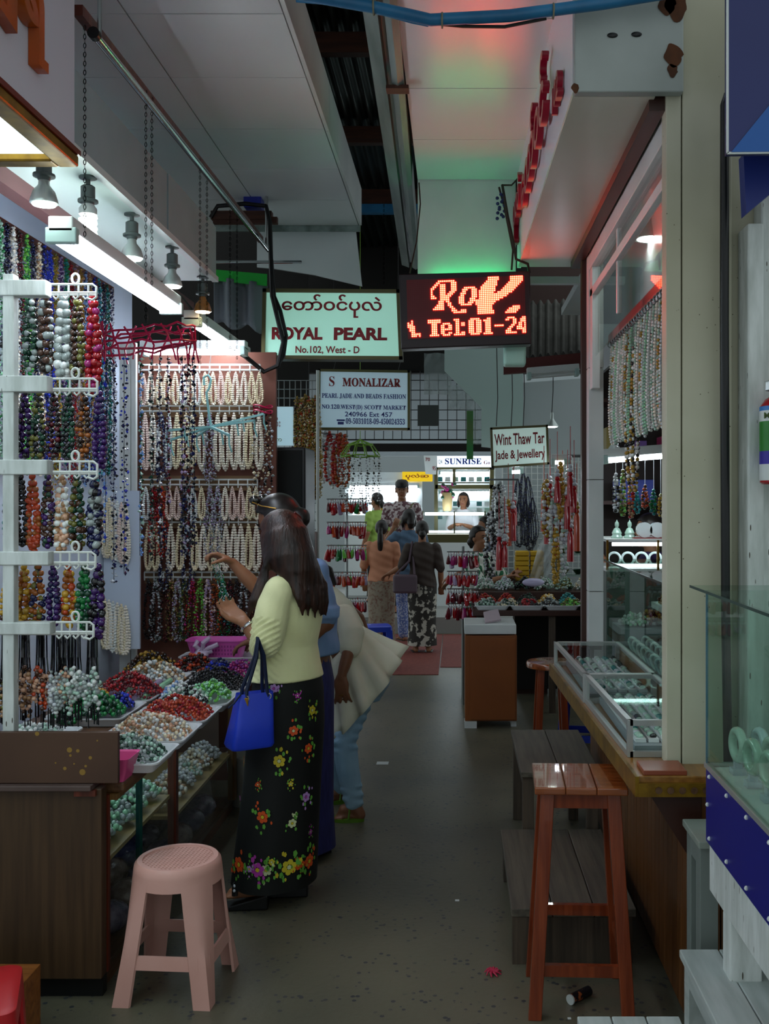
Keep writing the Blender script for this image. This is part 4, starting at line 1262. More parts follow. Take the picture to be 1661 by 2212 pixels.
# ---- contents of the glass counter
for k in range(5):
    mound((-1.30 - .0 * k, 3.45 + k * .15, .43), .10, .07, .09 - .008 * k, .011, cols('jade grey mint'), 'jade green bead heap number on the counter shelf'.replace(' number', ''), uni(-.5, .5), lines=7, group='jade heaps behind the counter glass')
for k in range(6):
    x, y = -1.25 - .09 * (k % 2), 3.46 + .09 * (k // 2)
    mb = MB()
    mb.lathe([(.03, 0), (.036, .004), (.04, .05), (.037, .05), (.032, .008)], 16, (x - .06, y + .02, .52))
    mb.build('jade_cup', BC['jade'], smooth=True, label='pale jade cup standing on the bead heaps behind the counter glass', cat='cup', group='jade cups in the counter')
m_crys = mat('bag_crystal', '6a6880', .18, c2='35324a', scale=22, bump=.6, bscale=30)
for k in range(16):
    o = MB()
    y = 3.42 + (k % 8) * .22
    x = -1.27 - .15 * (k // 8)
    o.ball((x, y, .125), .075, 10, 8, (1, 1.25, .74))
    ob = o.build('stone_bag', (m_crys, mat('bag_mauve', '877a8e', .2, c2='4a4258', scale=25, bump=.6, bscale=40), mat('bag_tan', '8f7c74', .2, c2='5d4c48', scale=25, bump=.6, bscale=40))[k % 3], smooth=True, angle=180, label=('dark violet', 'mauve', 'tan')[k % 3] + ' plastic bag of stones on the bottom of the glass counter', cat='bag', group='stone bags in the counter')
for k in range(6):
    mound((-1.30, 4.30 + k * .16, .32), .10, .075, .07, .010, cols(('jade cream white', 'cream tan white', 'silver grey white')[k % 3]), ('pale', 'cream', 'silver')[k % 3] + ' bead heap on the far shelf of the glass counter', uni(-.5, .5), lines=6, group='far heaps behind the counter glass')
bu = thing('paint_bucket', 'dull white bucket on the floor at the end of the glass counter', 'bucket', (-1.1, 5.45, 0))
MB().lathe([(.10, 0), (.13, .26), (.137, .262), (.137, .275), (.12, .275), (.095, .01)], 20, (-1.12, 5.42, 0)).build('pail', mat('dirty_white', '9a9a90', .5), bu, smooth=True)
# ================================================================== stools and benches
m_pinkst = mat('pale_pink_plastic', 'cf9f94', .35, c2='c8968a', scale=5)
m_blueplast = mat('blue_plastic', '2440b8', .35)
m_stoolwood = grain('red_varnished_wood', '8a3c1c', '6d2a12', axis=2, rough=.28, coat=.5)
m_seatwood = grain('varnished_seat_wood', '9a5226', '7a3a18', axis=0, rough=.16, coat=.8)
m_bench = grain('weathered_bench_wood', '5d564a', '47423a', axis=1, rough=.6)
m_benchleg = grain('weathered_leg_wood', '54473a', '3c332a', axis=2, rough=.6)
m_whitewood = mat('grey_white_bench_paint', 'b4bcba', .5, c2='9aa3a0', scale=4, stretch=(6, .8, 6))
def plastic_stool(label, h, rs, a, m, square=False, group=None):
    t = thing('plastic_stool', label, 'stool', (0, 0, 0), group)
    mb = MB()
    if not square:
        mb.lathe([(rs * .80, h - .012), (rs * .82, h), (rs * .93, h), (rs * 1.0, h - .012), (rs * 1.02, h - .03), (rs * 1.05, h - .07), (rs * 1.03, h - .07), (rs * .98, h - .03), (rs * .80, h - .016)], 40)
    else:
        c = (0, 0, 0)
        mb.loft([rrect(c, rs * 2 - .03, rs * 2 - .03, .02, h - .004), rrect(c, rs * 2, rs * 2, .03, h - .012), rrect(c, rs * 2.04, rs * 2.04, .03, h - .06), rrect(c, rs * 2, rs * 2, .03, h - .06), rrect(c, rs * 1.9, rs * 1.9, .03, h - .02)])
    mb.build('seat_rim', m, t, smooth=True, angle=50)
    if not square:
        mb = MB()
        w = .0036
        for k in range(-8, 9):
            x = k * rs * .80 / 8.4
            hl = math.sqrt(max(0, (rs * .81) ** 2 - x * x))
            mb.box((x - w, -hl, h - .009), (x + w, hl, h - .005))
            mb.box((-hl, x - w, h - .0085), (hl, x + w, h - .0045))
        mb.build('woven_seat', m, t)['kind'] = 'stuff'
        MB().lathe([(.001, h - .016), (rs * .80, h - .016), (rs * .80, h - .019), (.001, h - .019)], 30).build('seat_hole_shade', mat('stool_shade_plastic', '3a2826', .7), t)  # dark disc stands in for the shade behind the weave holes
    for k in range(4):
        ph = math.pi / 4 + k * math.pi / 2
        rings = []
        cs, sn = math.cos(ph - math.pi / 4), math.sin(ph - math.pi / 4)
        for i in range(7):
            tt = i / 6
            z = (h - .045) * (1 - tt)
            out, inn = [], []
            for s in [j / 3 - 1 for j in range(7)]:
                if square:
                    q = .06 * abs(s)
                    tp = Vector((rs, rs - q)) if s < 0 else Vector((rs - q, rs))
                else:
                    an = math.pi / 4 + s * .40
                    tp = Vector((math.cos(an), math.sin(an))) * rs * 1.03
                q = .055 * abs(s)
                bt = Vector((a, a - q)) if s < 0 else Vector((a - q, a))
                p = tp * (1 - tt) + bt * tt
                pin = p - p.normalized() * .009
                out.append((p.x * cs - p.y * sn, p.x * sn + p.y * cs, z))
                inn.append((pin.x * cs - pin.y * sn, pin.x * sn + pin.y * cs, z))
            rings.append(out + inn[::-1])
        MB().loft(rings).build('leg', m, t, smooth=True, angle=50)
        # stretcher on one side
        z0, z1 = h * .27, h * .37
        def side(z):
            tt = 1 - z / (h - .045)
            return (rs * (.86 if not square else 1)) * (1 - tt) + a * tt
        s0, s1 = side(z0), side(z1)
        g0, g1 = s0 - .03, s1 - .03
        mb = MB()
        pts = [(s0 - .008, -g0, z0), (s0, -g0, z0), (s0, g0, z0), (s0 - .008, g0, z0), (s1 - .008, -g1, z1), (s1, -g1, z1), (s1, g1, z1), (s1 - .008, g1, z1)]
        mb.hexa([(x * cs - y * sn, x * sn + y * cs, z) for x, y, z in pts])
        mb.build('stretcher', m, t)
    return t
st = plastic_stool('pale pink plastic stool with woven seat beside the end cabinet', .437, .143, .163, m_pinkst)
st.location = (-.945, 3.385, 0)
st.rotation_euler = (0, 0, math.radians(-4))
bs = plastic_stool('blue plastic stool near the woman in the salmon blouse', .43, .13, .15, m_blueplast, True)
bs.location = (-.77, 9.75, 0)
bs.rotation_euler = (0, 0, .2)
bs2 = plastic_stool('blue plastic stool tucked under the jade counter', .45, .125, .15, m_blueplast, True)
bs2.location = (.80, 6.4, 0)
bs2.rotation_euler = (0, 0, -.15)
rs_ = plastic_stool('red plastic stool beside the low wooden box', .40, .14, .16, mat('red_plastic', 'b01c22', .35), True)
rs_.location = (-1.262, 2.53, 0)
rs_.rotation_euler = (0, 0, .35)

ws = thing('bar_stool', 'tall red varnished wooden bar stool with square seat', 'stool', (0, 0, 0))
hh = .735
for k in range(3):
    MB().box((-.148 + .099 * k, -.15, hh - .024), (-.149 + .099 * (k + 1), .15, hh)).build('seat_board', m_seatwood, ws, bevel=.004)
tops = {}
for sx in (-1, 1):
    for sy in (-1, 1):
        a, b = Vector((sx * .105, sy * .105, hh - .024)), Vector((sx * .148, sy * .145, 0))
        mb = MB()
        w = .021
        mb.hexa([b + Vector((-w, -w, 0)), b + Vector((w, -w, 0)), b + Vector((w, w, 0)), b + Vector((-w, w, 0)), a + Vector((-w, -w, 0)), a + Vector((w, -w, 0)), a + Vector((w, w, 0)), a + Vector((-w, w, 0))])
        mb.build('leg', m_stoolwood, ws, bevel=.002)
        tops[sx, sy] = (a, b)
def lz(k, z):
    a, b = tops[k]
    return b + (a - b) * (z / a.z)
for (k1, k2, z, hgt) in (((-1, -1), (1, -1), hh - .05, .05), ((-1, 1), (1, 1), hh - .05, .05), ((-1, -1), (-1, 1), hh - .05, .05), ((1, -1), (1, 1), hh - .05, .05)):
    MB().bar(lz(k1, z), lz(k2, z), .018, hgt).build('apron', m_stoolwood, ws)
for (k1, k2, z) in (((-1, -1), (1, -1), .15), ((-1, 1), (1, 1), .235), ((-1, -1), (-1, 1), .19), ((1, -1), (1, 1), .19)):
    MB().bar(lz(k1, z), lz(k2, z), .02, .036).build('stretcher', m_stoolwood, ws)
ws.location = (.405, 3.31, 0)
ws.rotation_euler = (0, 0, math.radians(-2.5))

def bench(name, label, x0, x1, y0, y1, h, th, n, mt, ml, lw=.045, boards_along_y=True, apron=.05, group=None):
    t = thing(name, label, 'bench' if 'bench' in name else 'stool', ((x0 + x1) / 2, (y0 + y1) / 2, 0), group)
    for k in range(n):
        if boards_along_y:
            a, b = x0 + (x1 - x0) * k / n, x0 + (x1 - x0) * (k + 1) / n
            MB().box((a + .0015, y0, h - th), (b - .0015, y1, h)).build('plank', mt, t, bevel=.003)
        else:
            a, b = y0 + (y1 - y0) * k / n, y0 + (y1 - y0) * (k + 1) / n
            MB().box((x0, a + .0015, h - th), (x1, b - .0015, h)).build('plank', mt, t, bevel=.003)
    for x in (x0 + .01, x1 - lw - .01):
        for y in (y0 + .02, y1 - lw - .02):
            MB().box((x, y, 0), (x + lw, y + lw, h - th)).build('leg', ml, t, bevel=.002)
    if apron:
        for y in (y0 + .03, y1 - .05):
            MB().box((x0 + lw, y, h - th - apron), (x1 - lw, y + .02, h - th)).build('apron', ml, t)
        for x in (x0 + .012, x1 - .032):
            MB().box((x, y0 + lw, h - th - apron), (x + .02, y1 - lw, h - th)).build('apron', ml, t)
    return t
bench('wooden_bench', 'knee high weathered grey bench below the jade counter', .285, .64, 4.39, 5.2, .45, .025, 2, m_bench, m_benchleg, .05)
lb = bench('low_bench', 'low weathered plank platform bench behind the bar stool', .195, .64, 3.53, 4.385, .20, .03, 3, m_bench, m_benchleg, .07)
MB().box((.20, 3.535, 0), (.62, 3.57, .169)).build('front_board', m_benchleg, lb)
bench('white_stool', 'grey white painted slat stool beside the blue showcase leg', .595, 1.02, 2.18, 2.66, .45, .022, 4, m_whitewood, m_whitewood, .05)
bench('white_stool', 'white painted slat stool with only its rear edge showing', .28, .52, 1.90, 2.315, .45, .022, 3, m_whitewood, m_whitewood, .04)
bench('side_stool', 'grey green painted tall stool squeezed between the counter and the blue showcase', .662, .98, 2.72, 2.92, .715, .02, 2, mat('grey_green_paint', '8d968e', .5, c2='7a837a', scale=5), mat('grey_green_leg', '6d7672', .5), .05, apron=.06)
wb = thing('wooden_box', 'low orange brown wooden box beside the red plastic stool', 'box', (-1.3, 2.9, 0))
MB().box((-1.75, 2.78, .0), (-1.285, 3.08, .215)).build('body', grain('orange_wood', '8a5220', '6d3c14', axis=0, rough=.4), wb, bevel=.002)
rstool = thing('round_stool', 'round red brown wooden stool behind the jade counter end', 'stool', (.56, 6.1, 0))
MB().lathe([(.13, .615), (.15, .62), (.152, .645), (.145, .655), (.002, .657)], 28, (.585, 6.15, 0)).build('seat', m_seatwood, rstool, smooth=True)
for k in range(4):
    a = math.pi / 4 + k * math.pi / 2
    MB().bar((.585 + .09 * math.cos(a), 6.15 + .09 * math.sin(a), .62), (.585 + .13 * math.cos(a), 6.15 + .13 * math.sin(a), 0), .04, .04, up=(0, 1, 0)).build('leg', m_stoolwood, rstool)
oc = thing('orange_cabinet', 'orange brown wooden cabinet with a pale top strip at the table corner', 'cabinet', (.25, 7.3, 0))
m_oc = mat('orange_laminate', '8a4c1c', .4, c2='7c4218', scale=2)
MB().box((.065, 7.2, .05), (.44, 7.62, .67)).build('body', m_oc, oc, bevel=.004)
MB().box((.10, 7.19, .06), (.43, 7.2, .655)).build('door', m_oc, oc, bevel=.003)
MB().box((.06, 7.185, .68), (.435, 7.62, .75)).build('top_strip', m_white, oc, bevel=.006)
MB().box((.06, 7.19, 0), (.15, 7.3, .05)).build('foot', m_white, oc)
MB().box((.40, 7.25, 0), (.44, 7.5, .05)).build('foot', m_white, oc)
mb = MB()
mb.add([P(1082, 1341, 7.3), P(1048, 1347, 7.25), P(1044, 1325, 7.4), P(1075, 1318, 7.5)], [(0, 1, 2, 3)])
mb.build('folded_cloth', mat('mauve_cloth', 'b0a0a8', .8), label='folded mauve cloth on the orange cabinet', cat='cloth').modifiers.new('s', 'SOLIDIFY').thickness = .012

# litter on the floor
mb = MB()
g = G(1252, 2160)
mb.tube([G(1232, 2170) + Vector((0, 0, .016)), G(1272, 2150) + Vector((0, 0, .016))], .016, 14)
tb = mb.build('snack_tube', mat('black_label', '15151c', .4, c2='a0522a', scale=30, sharp=(.55, .6)), smooth=True, label='small black cardboard tube lying on the floor', cat='tube')
MB().tube([G(1231, 2170.6) + Vector((0, 0, .016)), G(1233.5, 2169.3) + Vector((0, 0, .016))], .0165, 14).build('cap', m_white, tb, smooth=True)
mb = MB()
g = G(1065, 2103)
for k in range(9):
    a = k * .7
    mb.tube([g + Vector((0, 0, .006)), g + Vector((.018 * math.cos(a), .02 * math.sin(a), .012)), g + Vector((.03 * math.cos(a + .3), .035 * math.sin(a + .3), .004))], [.006, .004, .002], 5)
mb.build('crushed_flower', mat('pink_petal', 'b8284a', .6), label='crushed pink flower lying on the floor', cat='flower')
for x, y, s in ((828, 1648, 14), (1230, 2200, 4), (988, 1945, 5), (1420, 1995, 5)):
    q = G(x, y)
    d = s * q.y / F
    MB().box((q.x - d, q.y - d, 0), (q.x + d * .8, q.y + d * .6, .002)).build('paper_scrap', m_white, label='scrap of white paper on the concrete floor', cat='paper', group='paper scraps')
def rail(*a): pass

# ================================================================== jade shop counter and showcases
m_ctop = grain('counter_orange_wood', '96662c', '7a4e1e', axis=1, rough=.3, coat=.3)
m_slat = grain('panel_slat_wood', '6e4420', '543012', axis=2, rough=.38, coat=.2)
jc = thing('jade_counter', 'wood panelled counter of the jade shop with overhanging top', 'counter', (.8, 4, 0))
mb = MB()
mb.hexa([(.54, 2.96, .80), (.86, 2.96, .80), (.86, 5.0, .80), (.478, 5.0, .80), (.54, 2.96, .828), (.86, 2.96, .828), (.86, 5.0, .828), (.478, 5.0, .828)])
mb.build('counter_top', m_ctop, jc, bevel=.003)
MB().bar((.537, 2.95, .80), (.474, 5.0, .80), .012, .06).build('edge_strip', m_gold, jc)
MB().bar((.54, 2.953, .79), (.86, 2.953, .79), .012, .04).build('carved_strip', m_gold, jc)
mb = MB()
for k in range(9):
    mb.disc((.60 + .035 * k, 2.944, .79), .011, 8, (1, 0, 0), (0, 0, 1))
mb.build('carving', m_counter, jc)['kind'] = 'stuff'
MB().box((.56, 2.97, .828), (.69, 3.09, .842)).build('tile', mat('terracotta_tile', '8a4630', .3), jc, bevel=.002)
n = 32
for k in range(n):
    y = 3.0 + (5.3 - 3.0) * k / n
    MB().box((.715, y + .002, .04), (.735, y + (5.3 - 3.0) / n - .002, .80)).build('slat', m_slat, jc)
for k in range(2):
    MB().box((.737 + .06 * k, 2.99, .04), (.793 + .06 * k, 3.01, .77)).build('slat', m_slat, jc)
MB().box((.74, 3.01, 0), (.855, 5.3, .78)).build('carcass', m_brown, jc)
MB().box((.86, 3.25, 0), (1.15, 5.3, .828)).build('inner_carcass', m_brown, jc)
MB().prism([(.735, 2.985, .80), (.56, 2.985, .80), (.735, 2.985, .52)], (0, 0, 0), (0, .03, 0)).build('bracket', m_brown, jc)
MB().prism([(.735, 4.1, .80), (.53, 4.1, .80), (.735, 4.1, .52)], (0, 0, 0), (0, .03, 0)).build('bracket', m_brown, jc)
m_velvet = mat('grey_velvet', '8d979c', .9)
def showcase(label, x0a, x0b, x1, y0, y1):
    z0, z1 = .829, .947
    t = thing('showcase', label, 'showcase', (x1 - .1, (y0 + y1) / 2, z0))
    w = .018
    mb = MB()
    def q(Y): return x0a + (x0b - x0a) * (Y - y0) / (y1 - y0)
    for z in (z0 + .009, z1 - .009):
        mb.bar((q(y0), y0, z), (q(y1), y1, z), w, w)
        mb.bar((x1, y0, z), (x1, y1, z), w, w)
        mb.bar((q(y0), y0, z), (x1, y0, z), w, w)
        mb.bar((q(y1), y1, z), (x1, y1, z), w, w)
    for x, y in ((q(y0), y0), (q(y1), y1), (x1, y0), (x1, y1)):
        mb.bar((x, y, z0), (x, y, z1), w, w, up=(0, 1, 0))
    mb.build('frame', m_alu, t)
    mb = MB()
    mb.hexa([(q(y0), y0, z1 - .008), (x1, y0, z1 - .008), (x1, y1, z1 - .008), (q(y1), y1, z1 - .008), (q(y0), y0, z1 - .003), (x1, y0, z1 - .003), (x1, y1, z1 - .003), (q(y1), y1, z1 - .003)])
    mb.build('top_pane', m_pane, t)
    MB().bar((q(y0), y0, (z0 + z1) / 2), (q(y1), y1, (z0 + z1) / 2), .004, .08).build('front_pane', m_pane, t)
    MB().bar((q(y0), y0, (z0 + z1) / 2), (x1, y0, (z0 + z1) / 2), .004, .08).build('end_pane', m_pane, t)
    MB().box((max(x0a, x0b) + .02, y0 + .02, z0 + .004), (x1 - .02, y1 - .02, z0 + .03)).build('lining', m_velvet, t)
    return t
s2 = showcase('glass topped aluminium showcase of rings next to the column', .556, .53, .80, 3.185, 4.02)
s1 = showcase('glass topped aluminium showcase of rings at the tiled post', .524, .495, .80, 4.04, 4.94)
for si, (s_, y0, y1) in enumerate(((s2, 3.24, 3.96), (s1, 4.09, 4.90))):
    for r in range(5):
        mb = MB()
        x0 = .585 + .042 * r
        mb.box((x0, y0, .86), (x0 + .034, y1, .872))
        mb.build('ring_pad', mat('white_pad', 'd2d8da', .6), label=('ring pad row in the showcase by the column', 'ring pad row in the showcase by the tiled post')[si], cat='ring pad', group=('ring pads by the column', 'ring pads by the tiled post')[si])
        pos, ii = [], []
        for k in range(26):
            pos.append((x0 + .017 + uni(-.004, .004), y0 + .02 + (y1 - y0 - .04) * k / 25, .877))
            ii.append(random.randrange(3))
        o = put('rings', beads_mesh('rings', pos, .009, cols(('jade teal silver', 'grey jade black', 'jade silver white')[r % 3]), ii, squash=(1.4, .6, 1)))
        o['label'] = 'row of small jade rings lying on the pads of the showcase ' + ('by the column', 'by the tiled post')[si]
        o['category'] = 'rings'
        o['kind'] = 'stuff'
led_ = MB()
for k in range(20):
    led_.ball((.60 + .009 * k, 3.215, .925), .004, 6, 4)
led_.build('glow_strip', emis('led_white', 'f4fbff', 6), s2)['kind'] = 'stuff'

# inner raised display with bangles
ip = thing('bangle_board', 'wood edged raised board of upright jade bangles in the jade shop', 'display board', (.95, 4.2, .83))
MB().box((.83, 3.35, .829), (1.06, 4.99, .90)).build('board', m_velvet, ip)
MB().box((.815, 3.35, .829), (.83, 5.0, .93)).build('edge', m_ctop, ip)
m_jadeb = [mat('jade_a', 'c3d8d6', .12, coat=.6, sss=.0), mat('jade_b', '9fb8bc', .12, coat=.6), mat('jade_c', 'd2dedc', .12, coat=.6), mat('jade_d', '51656c', .12, coat=.6)]
def bangle_mesh(R, r, m):
    mb = MB()
    mb.tube([(0, R * math.cos(a), R * math.sin(a)) for a in [2 * math.pi * k / 20 for k in range(20)]], r, 8, closed=True)
    return mb.mesh('jade_bangle', m, smooth=True, angle=180)
bm_ = [bangle_mesh(.036, .0075, m) for m in m_jadeb]
for r in range(3):
    for k in range(13):
        o = put('jade_bangle', bm_[(3 if (r == 2 and k > 8) else random.choice((0, 0, 1, 2)))], label='upright jade bangle in the rows on the wood edged board', cat='bangle', group='bangles on the wood edged board')
        o.location = (.87 + .07 * r, 3.55 + .11 * k + .02 * (r % 2), .90 + .043)
        o.rotation_euler = (0, math.radians(-14), math.radians(28))
# inner glass box over the bangles
ib = thing('inner_glass_case', 'frameless glass case standing over the rows of jade bangles', 'showcase', (1.0, 4.4, .83))
MB().box((.803, 3.4, .935), (.808, 5.3, 1.325)).build('pane', m_pane_green, ib)
MB().box((.808, 5.295, .83), (1.3, 5.3, 1.325)).build('end_pane', m_pane_green, ib)
MB().box((.79, 3.35, 1.325), (1.3, 5.35, 1.333)).build('top_pane', m_pane_green, ib)
MB().box((.788, 3.35, 1.3245), (.7905, 5.35, 1.334)).build('pane_edge', m_edge, ib)
MB().box((.83, 5.0, .829), (1.28, 5.29, 1.0)).build('riser', m_velvet, ib)
MB().box((1.02, 4.3, 1.09), (1.28, 5.2, 1.12)).build('white_tray', m_white, ib)
for k in range(4):
    mound((.93 + .09 * k, 5.14, 1.0), .07, .08, .05 + .02 * (k % 2), .010, cols(('jade mint white', 'tan gold brown', 'jade grey dgreen')[k % 3]), ('mint', 'tan', 'grey green', 'pale mint')[k] + ' jade bead heap on the riser in the frameless glass case', uni(-1, 1), lines=5, group='heaps in the frameless case')
for k in range(5):
    mound((1.12, 4.4 + .17 * k, 1.12), .08, .07, .05, .010, cols(('jade mint white', 'tan gold brown', 'silver grey white')[k % 3]), ('mint', 'tan', 'silver')[k % 3] + ' bead heap on the white tray in the frameless glass case', uni(-1, 1), lines=5, group='heaps on the tray in the frameless case')
# lit cabinet at the back of the jade shop
lc = thing('lit_cabinet', 'lit glass cabinet at the far side of the jade shop', 'cabinet', (1.1, 5.9, 0))
MB().box((.86, 5.7, 0), (1.9, 6.2, 1.24)).build('body', mat('grey_green_front', '6a7872', .4, c2='55625c', scale=9), lc)
MB().box((.86, 5.7, 1.24), (1.9, 6.2, 1.26)).build('shelf', m_white, lc)
MB().box((.86, 5.7, 1.41), (1.9, 6.2, 1.425)).build('top', m_white, lc)
MB().tube([(.90, 5.74, 1.395), (1.9, 5.74, 1.395)], .010, 8).build('light_tube', m_tube_s, lc, smooth=True)
MB().box((.86, 5.697, 1.26), (1.9, 5.701, 1.41)).build('pane', m_pane, lc)
for x in (.86, 1.15, 1.42):
    MB().box((x, 5.69, 1.25), (x + .012, 5.71, 1.42)).build('post', m_gold, lc)
for k in range(8):
    o = put('jade_bangle', bm_[2], label='white jade bangle hung inside the lit cabinet', cat='bangle', group='bangles in the lit cabinet')
    o.location = (.93 + .08 * k, 5.85, 1.305)
    o.rotation_euler = (0, 0, math.radians(70))
for k, x in enumerate((.945, 1.02)):
    mb = MB()
    c = Vector((x, 5.85, 1.426))
    mb.lathe([(.032, 0), (.034, .008), (.026, .02), (.03, .03), (.018, .055), (.008, .062), (.013, .075), (.012, .09), (.004, .1), (.002, .108)], 12, c)
    mb.build('seated_figurine', BC['jade'], smooth=True, label='small pale %s figurine on top of the lit cabinet' % ('seated stone', 'standing stone')[k], cat='figurine')
for k in range(2):
    MB().tube([(1.10 + .075 * k, 5.80 + .004 * j, 1.475 + .0 * j) for j in range(14)], .045, 16).build('bangle_roll', m_jadeb[2], smooth=True, label='roll of pale bangles standing on the red box', cat='bangles', group='bangle rolls')
MB().box((1.03, 5.76, 1.426), (1.25, 5.9, 1.428 + .002)).build('red_box', mat('dull_red', '8a3a36', .5), label='flat dull red box on the lit cabinet under the bangle rolls', cat='box')

# window necklaces on the slanting rod
wr = thing('necklace_rail', 'red and steel rail inside the jade shop window carrying necklaces', 'rail', (.775, 4.3, 2.44))
MB().bar((.775, 3.2, 2.455), (.775, 5.0, 2.455), .02, .045).build('rail', mat('red_rail', 'a02030', .3), wr)
mb = MB()
for k in range(26):
    y = 3.45 + .06 * k
    mb.tube([(.765 + .010 * math.cos(a), y, 2.42 + .012 * math.sin(a)) for a in [j * math.pi / 4 for j in range(8)]], .003, 4, closed=True)
mb.build('spiral_hooks', m_steel, wr)['kind'] = 'stuff'
wv = [hank('necklace', .50, .05, .0065, 2, cols(c), jitter=.1, rv=.1, depth=.01) for c in ('jade white', 'white', 'mint jade', 'silver white', 'jade gold white', 'white pearl')]
wv2 = hank('necklace', .62, .05, .0085, 2, cols('black gold white'), jitter=.1, rv=.2, depth=.01)
wv3 = hank('necklace', .40, .05, .007, 3, cols('dgreen jade'), jitter=.1, rv=.1, depth=.01)
for k in range(24):
    y = 3.52 + .062 * k
    me, ln = (wv2, 'black and gold pendant') if k in (13, 15) else (wv3, 'green jade') if k < 3 else (wv[k % 6], ('jade and white', 'plain white', 'mint', 'silvery white', 'jade and gold', 'pearly white')[k % 6])
    hang(me, ln + ' necklace on the red rail in the jade shop window', (.775, y, 2.41 - (.1 if k in (13, 15) else 0)), 'necklaces on the red rail', rz=math.radians(40))
# shelf, strip and hanging gem necklaces deeper inside
sh = thing('wall_shelf', 'dark wall shelves with boxes at the back of the jade shop', 'shelf', (1.3, 6.7, 1.4))
for z in (1.95, 2.3, 1.62):
    MB().box((.97, 6.6, z), (2.6, 6.99, z + .025)).build('board', m_brown, sh)
for k, (x, z, c_, w, h_) in enumerate(((.88, 1.975, '8a7a3a', .06, .16), (1.25, 1.975, 'a02a5a', .2, .10), (1.5, 1.975, '2a3a8a', .2, .12), (.95, 1.645, '3a4aa0', .25, .14), (1.3, 1.645, '8a92a8', .3, .13), (1.2, 2.325, 'b0a03a', .3, .06), (1.05, 1.975, '5a3a7a', .1, .07))):
    MB().box((x + .12, 6.62, z), (x + .12 + w, 6.8, z + h_)).build('carton', mat('carton_%d' % k, c_, .5), bevel=.004, label=('ochre', 'magenta', 'blue', 'indigo', 'grey', 'yellow', 'violet')[k] + ' carton on the dark wall shelves of the jade shop', cat='carton')
for k, (px, y0, y1, cs, nm) in enumerate(((1330, 1025, 1110, 'black silver white', 'black and silver'), (1345, 1018, 1120, 'lime olive cream', 'lime and cream'), (1362, 1015, 1120, 'orange red tan', 'coral'), (1376, 1065, 1110, 'turq teal', 'turquoise'), (1393, 1050, 1100, 'brown orange', 'rust'), (1412, 1060, 1110, 'teal green', 'teal'), (1427, 1070, 1118, 'yellow cream olive', 'yellow cream'), (1440, 1005, 1125, 'gold jade yellow', 'gold and jade'))):
    a, b = P(px, y0, 5.5), P(px, y1, 5.5)
    me = hank('necklace', a.z - b.z, .03, .009, 2, cols(cs), chip=False, jitter=.3, rv=.25)
    t = thing('necklace', nm + ' bead necklace hanging inside the jade shop below the strip light', 'necklace', a, 'necklaces below the shop strip light')
    put('beads', me, t).matrix_parent_inverse = Matrix.Identity(4)
    MB().tube([a, P(px, 985, 5.55)], .0015, 4).build('string', m_white, t)

# ================================================================== blue clad glass showcase
bc_ = thing('blue_showcase', 'glass showcase on a white legged table clad in navy blue board', 'showcase', (.9, 2, 0))
x0 = .678
MB().box((x0, 1.2, .727), (x0 + .012, 2.70, .925)).build('blue_panel', mat('navy_board', '161f78', .35), bc_)
MB().box((x0 + .012, 2.69, .727), (1.4, 2.702, .925)).build('blue_panel', mat('navy_board', '161f78', .35), bc_)
mb = MB()
for py in (.745, .91):
    for k in range(6):
        mb.ball((x0 - .001, 2.66 - .17 * k, py), .006, 6, 4)
mb.ball((x0 - .001, 2.68, .83), .006, 6, 4)
mb.build('rivet_row', m_white, bc_, smooth=True)['kind'] = 'stuff'
MB().box((x0 + .012, 1.2, .915), (1.4, 2.69, .928)).build('base_board', m_white, bc_)
mb = MB()
mb.box((x0 - .004, 1.2, .925), (x0 + .01, 2.706, .938))
mb.box((x0, 2.694, .925), (1.4, 2.706, .938))
mb.build('rim', m_alu, bc_)
MB().box((x0, 1.2, .938), (x0 + .006, 2.70, 1.405)).build('side_pane', m_pane_green, bc_)
MB().box((x0 + .006, 2.694, .938), (1.4, 2.70, 1.405)).build('end_pane', m_pane_green, bc_)
MB().box((x0 - .0005, 2.694, .938), (x0 + .0045, 2.7015, 1.405)).build('pane_edge', mat('blue_glass_edge', '3a6a7c', .2), bc_)
MB().box((x0 - .022, 1.2, 1.405), (1.4, 2.79, 1.411)).build('top_pane', m_pane_green, bc_)
MB().box((x0 - .0235, 1.2, 1.4045), (x0 - .0215, 2.7905, 1.4118)).build('pane_edge', m_edge, bc_)
MB().box((.80, 1.4, 1.235), (1.3, 2.44, 1.243)).build('glass_shelf', m_pane_green, bc_)
MB().box((.797, 1.4, 1.235), (.80, 2.44, 1.243)).build('pane_edge', m_edge, bc_)
MB().box((x0 + .004, 1.2, .60), (x0 + .03, 2.68, .727)).build('rail', m_oldwhite, bc_, bevel=.003)
MB().box((x0 + .005, 2.48, 0), (x0 + .085, 2.55, .60)).build('leg', m_oldwhite, bc_, bevel=.004)
MB().box((1.3, 2.55, 0), (1.38, 2.63, .72)).build('leg', m_oldwhite, bc_, bevel=.004)
bmb = [bangle_mesh(.036, .0125, m) for m in (mat('jade_green_a', 'b4cabc', .08, coat=.8), mat('jade_green_b', 'bccfd2', .08, coat=.8), mat('jade_green_c', '9dbbaa', .08, coat=.8))]
m_acry = glass('acrylic', 'dfe8f2', .6, .1)
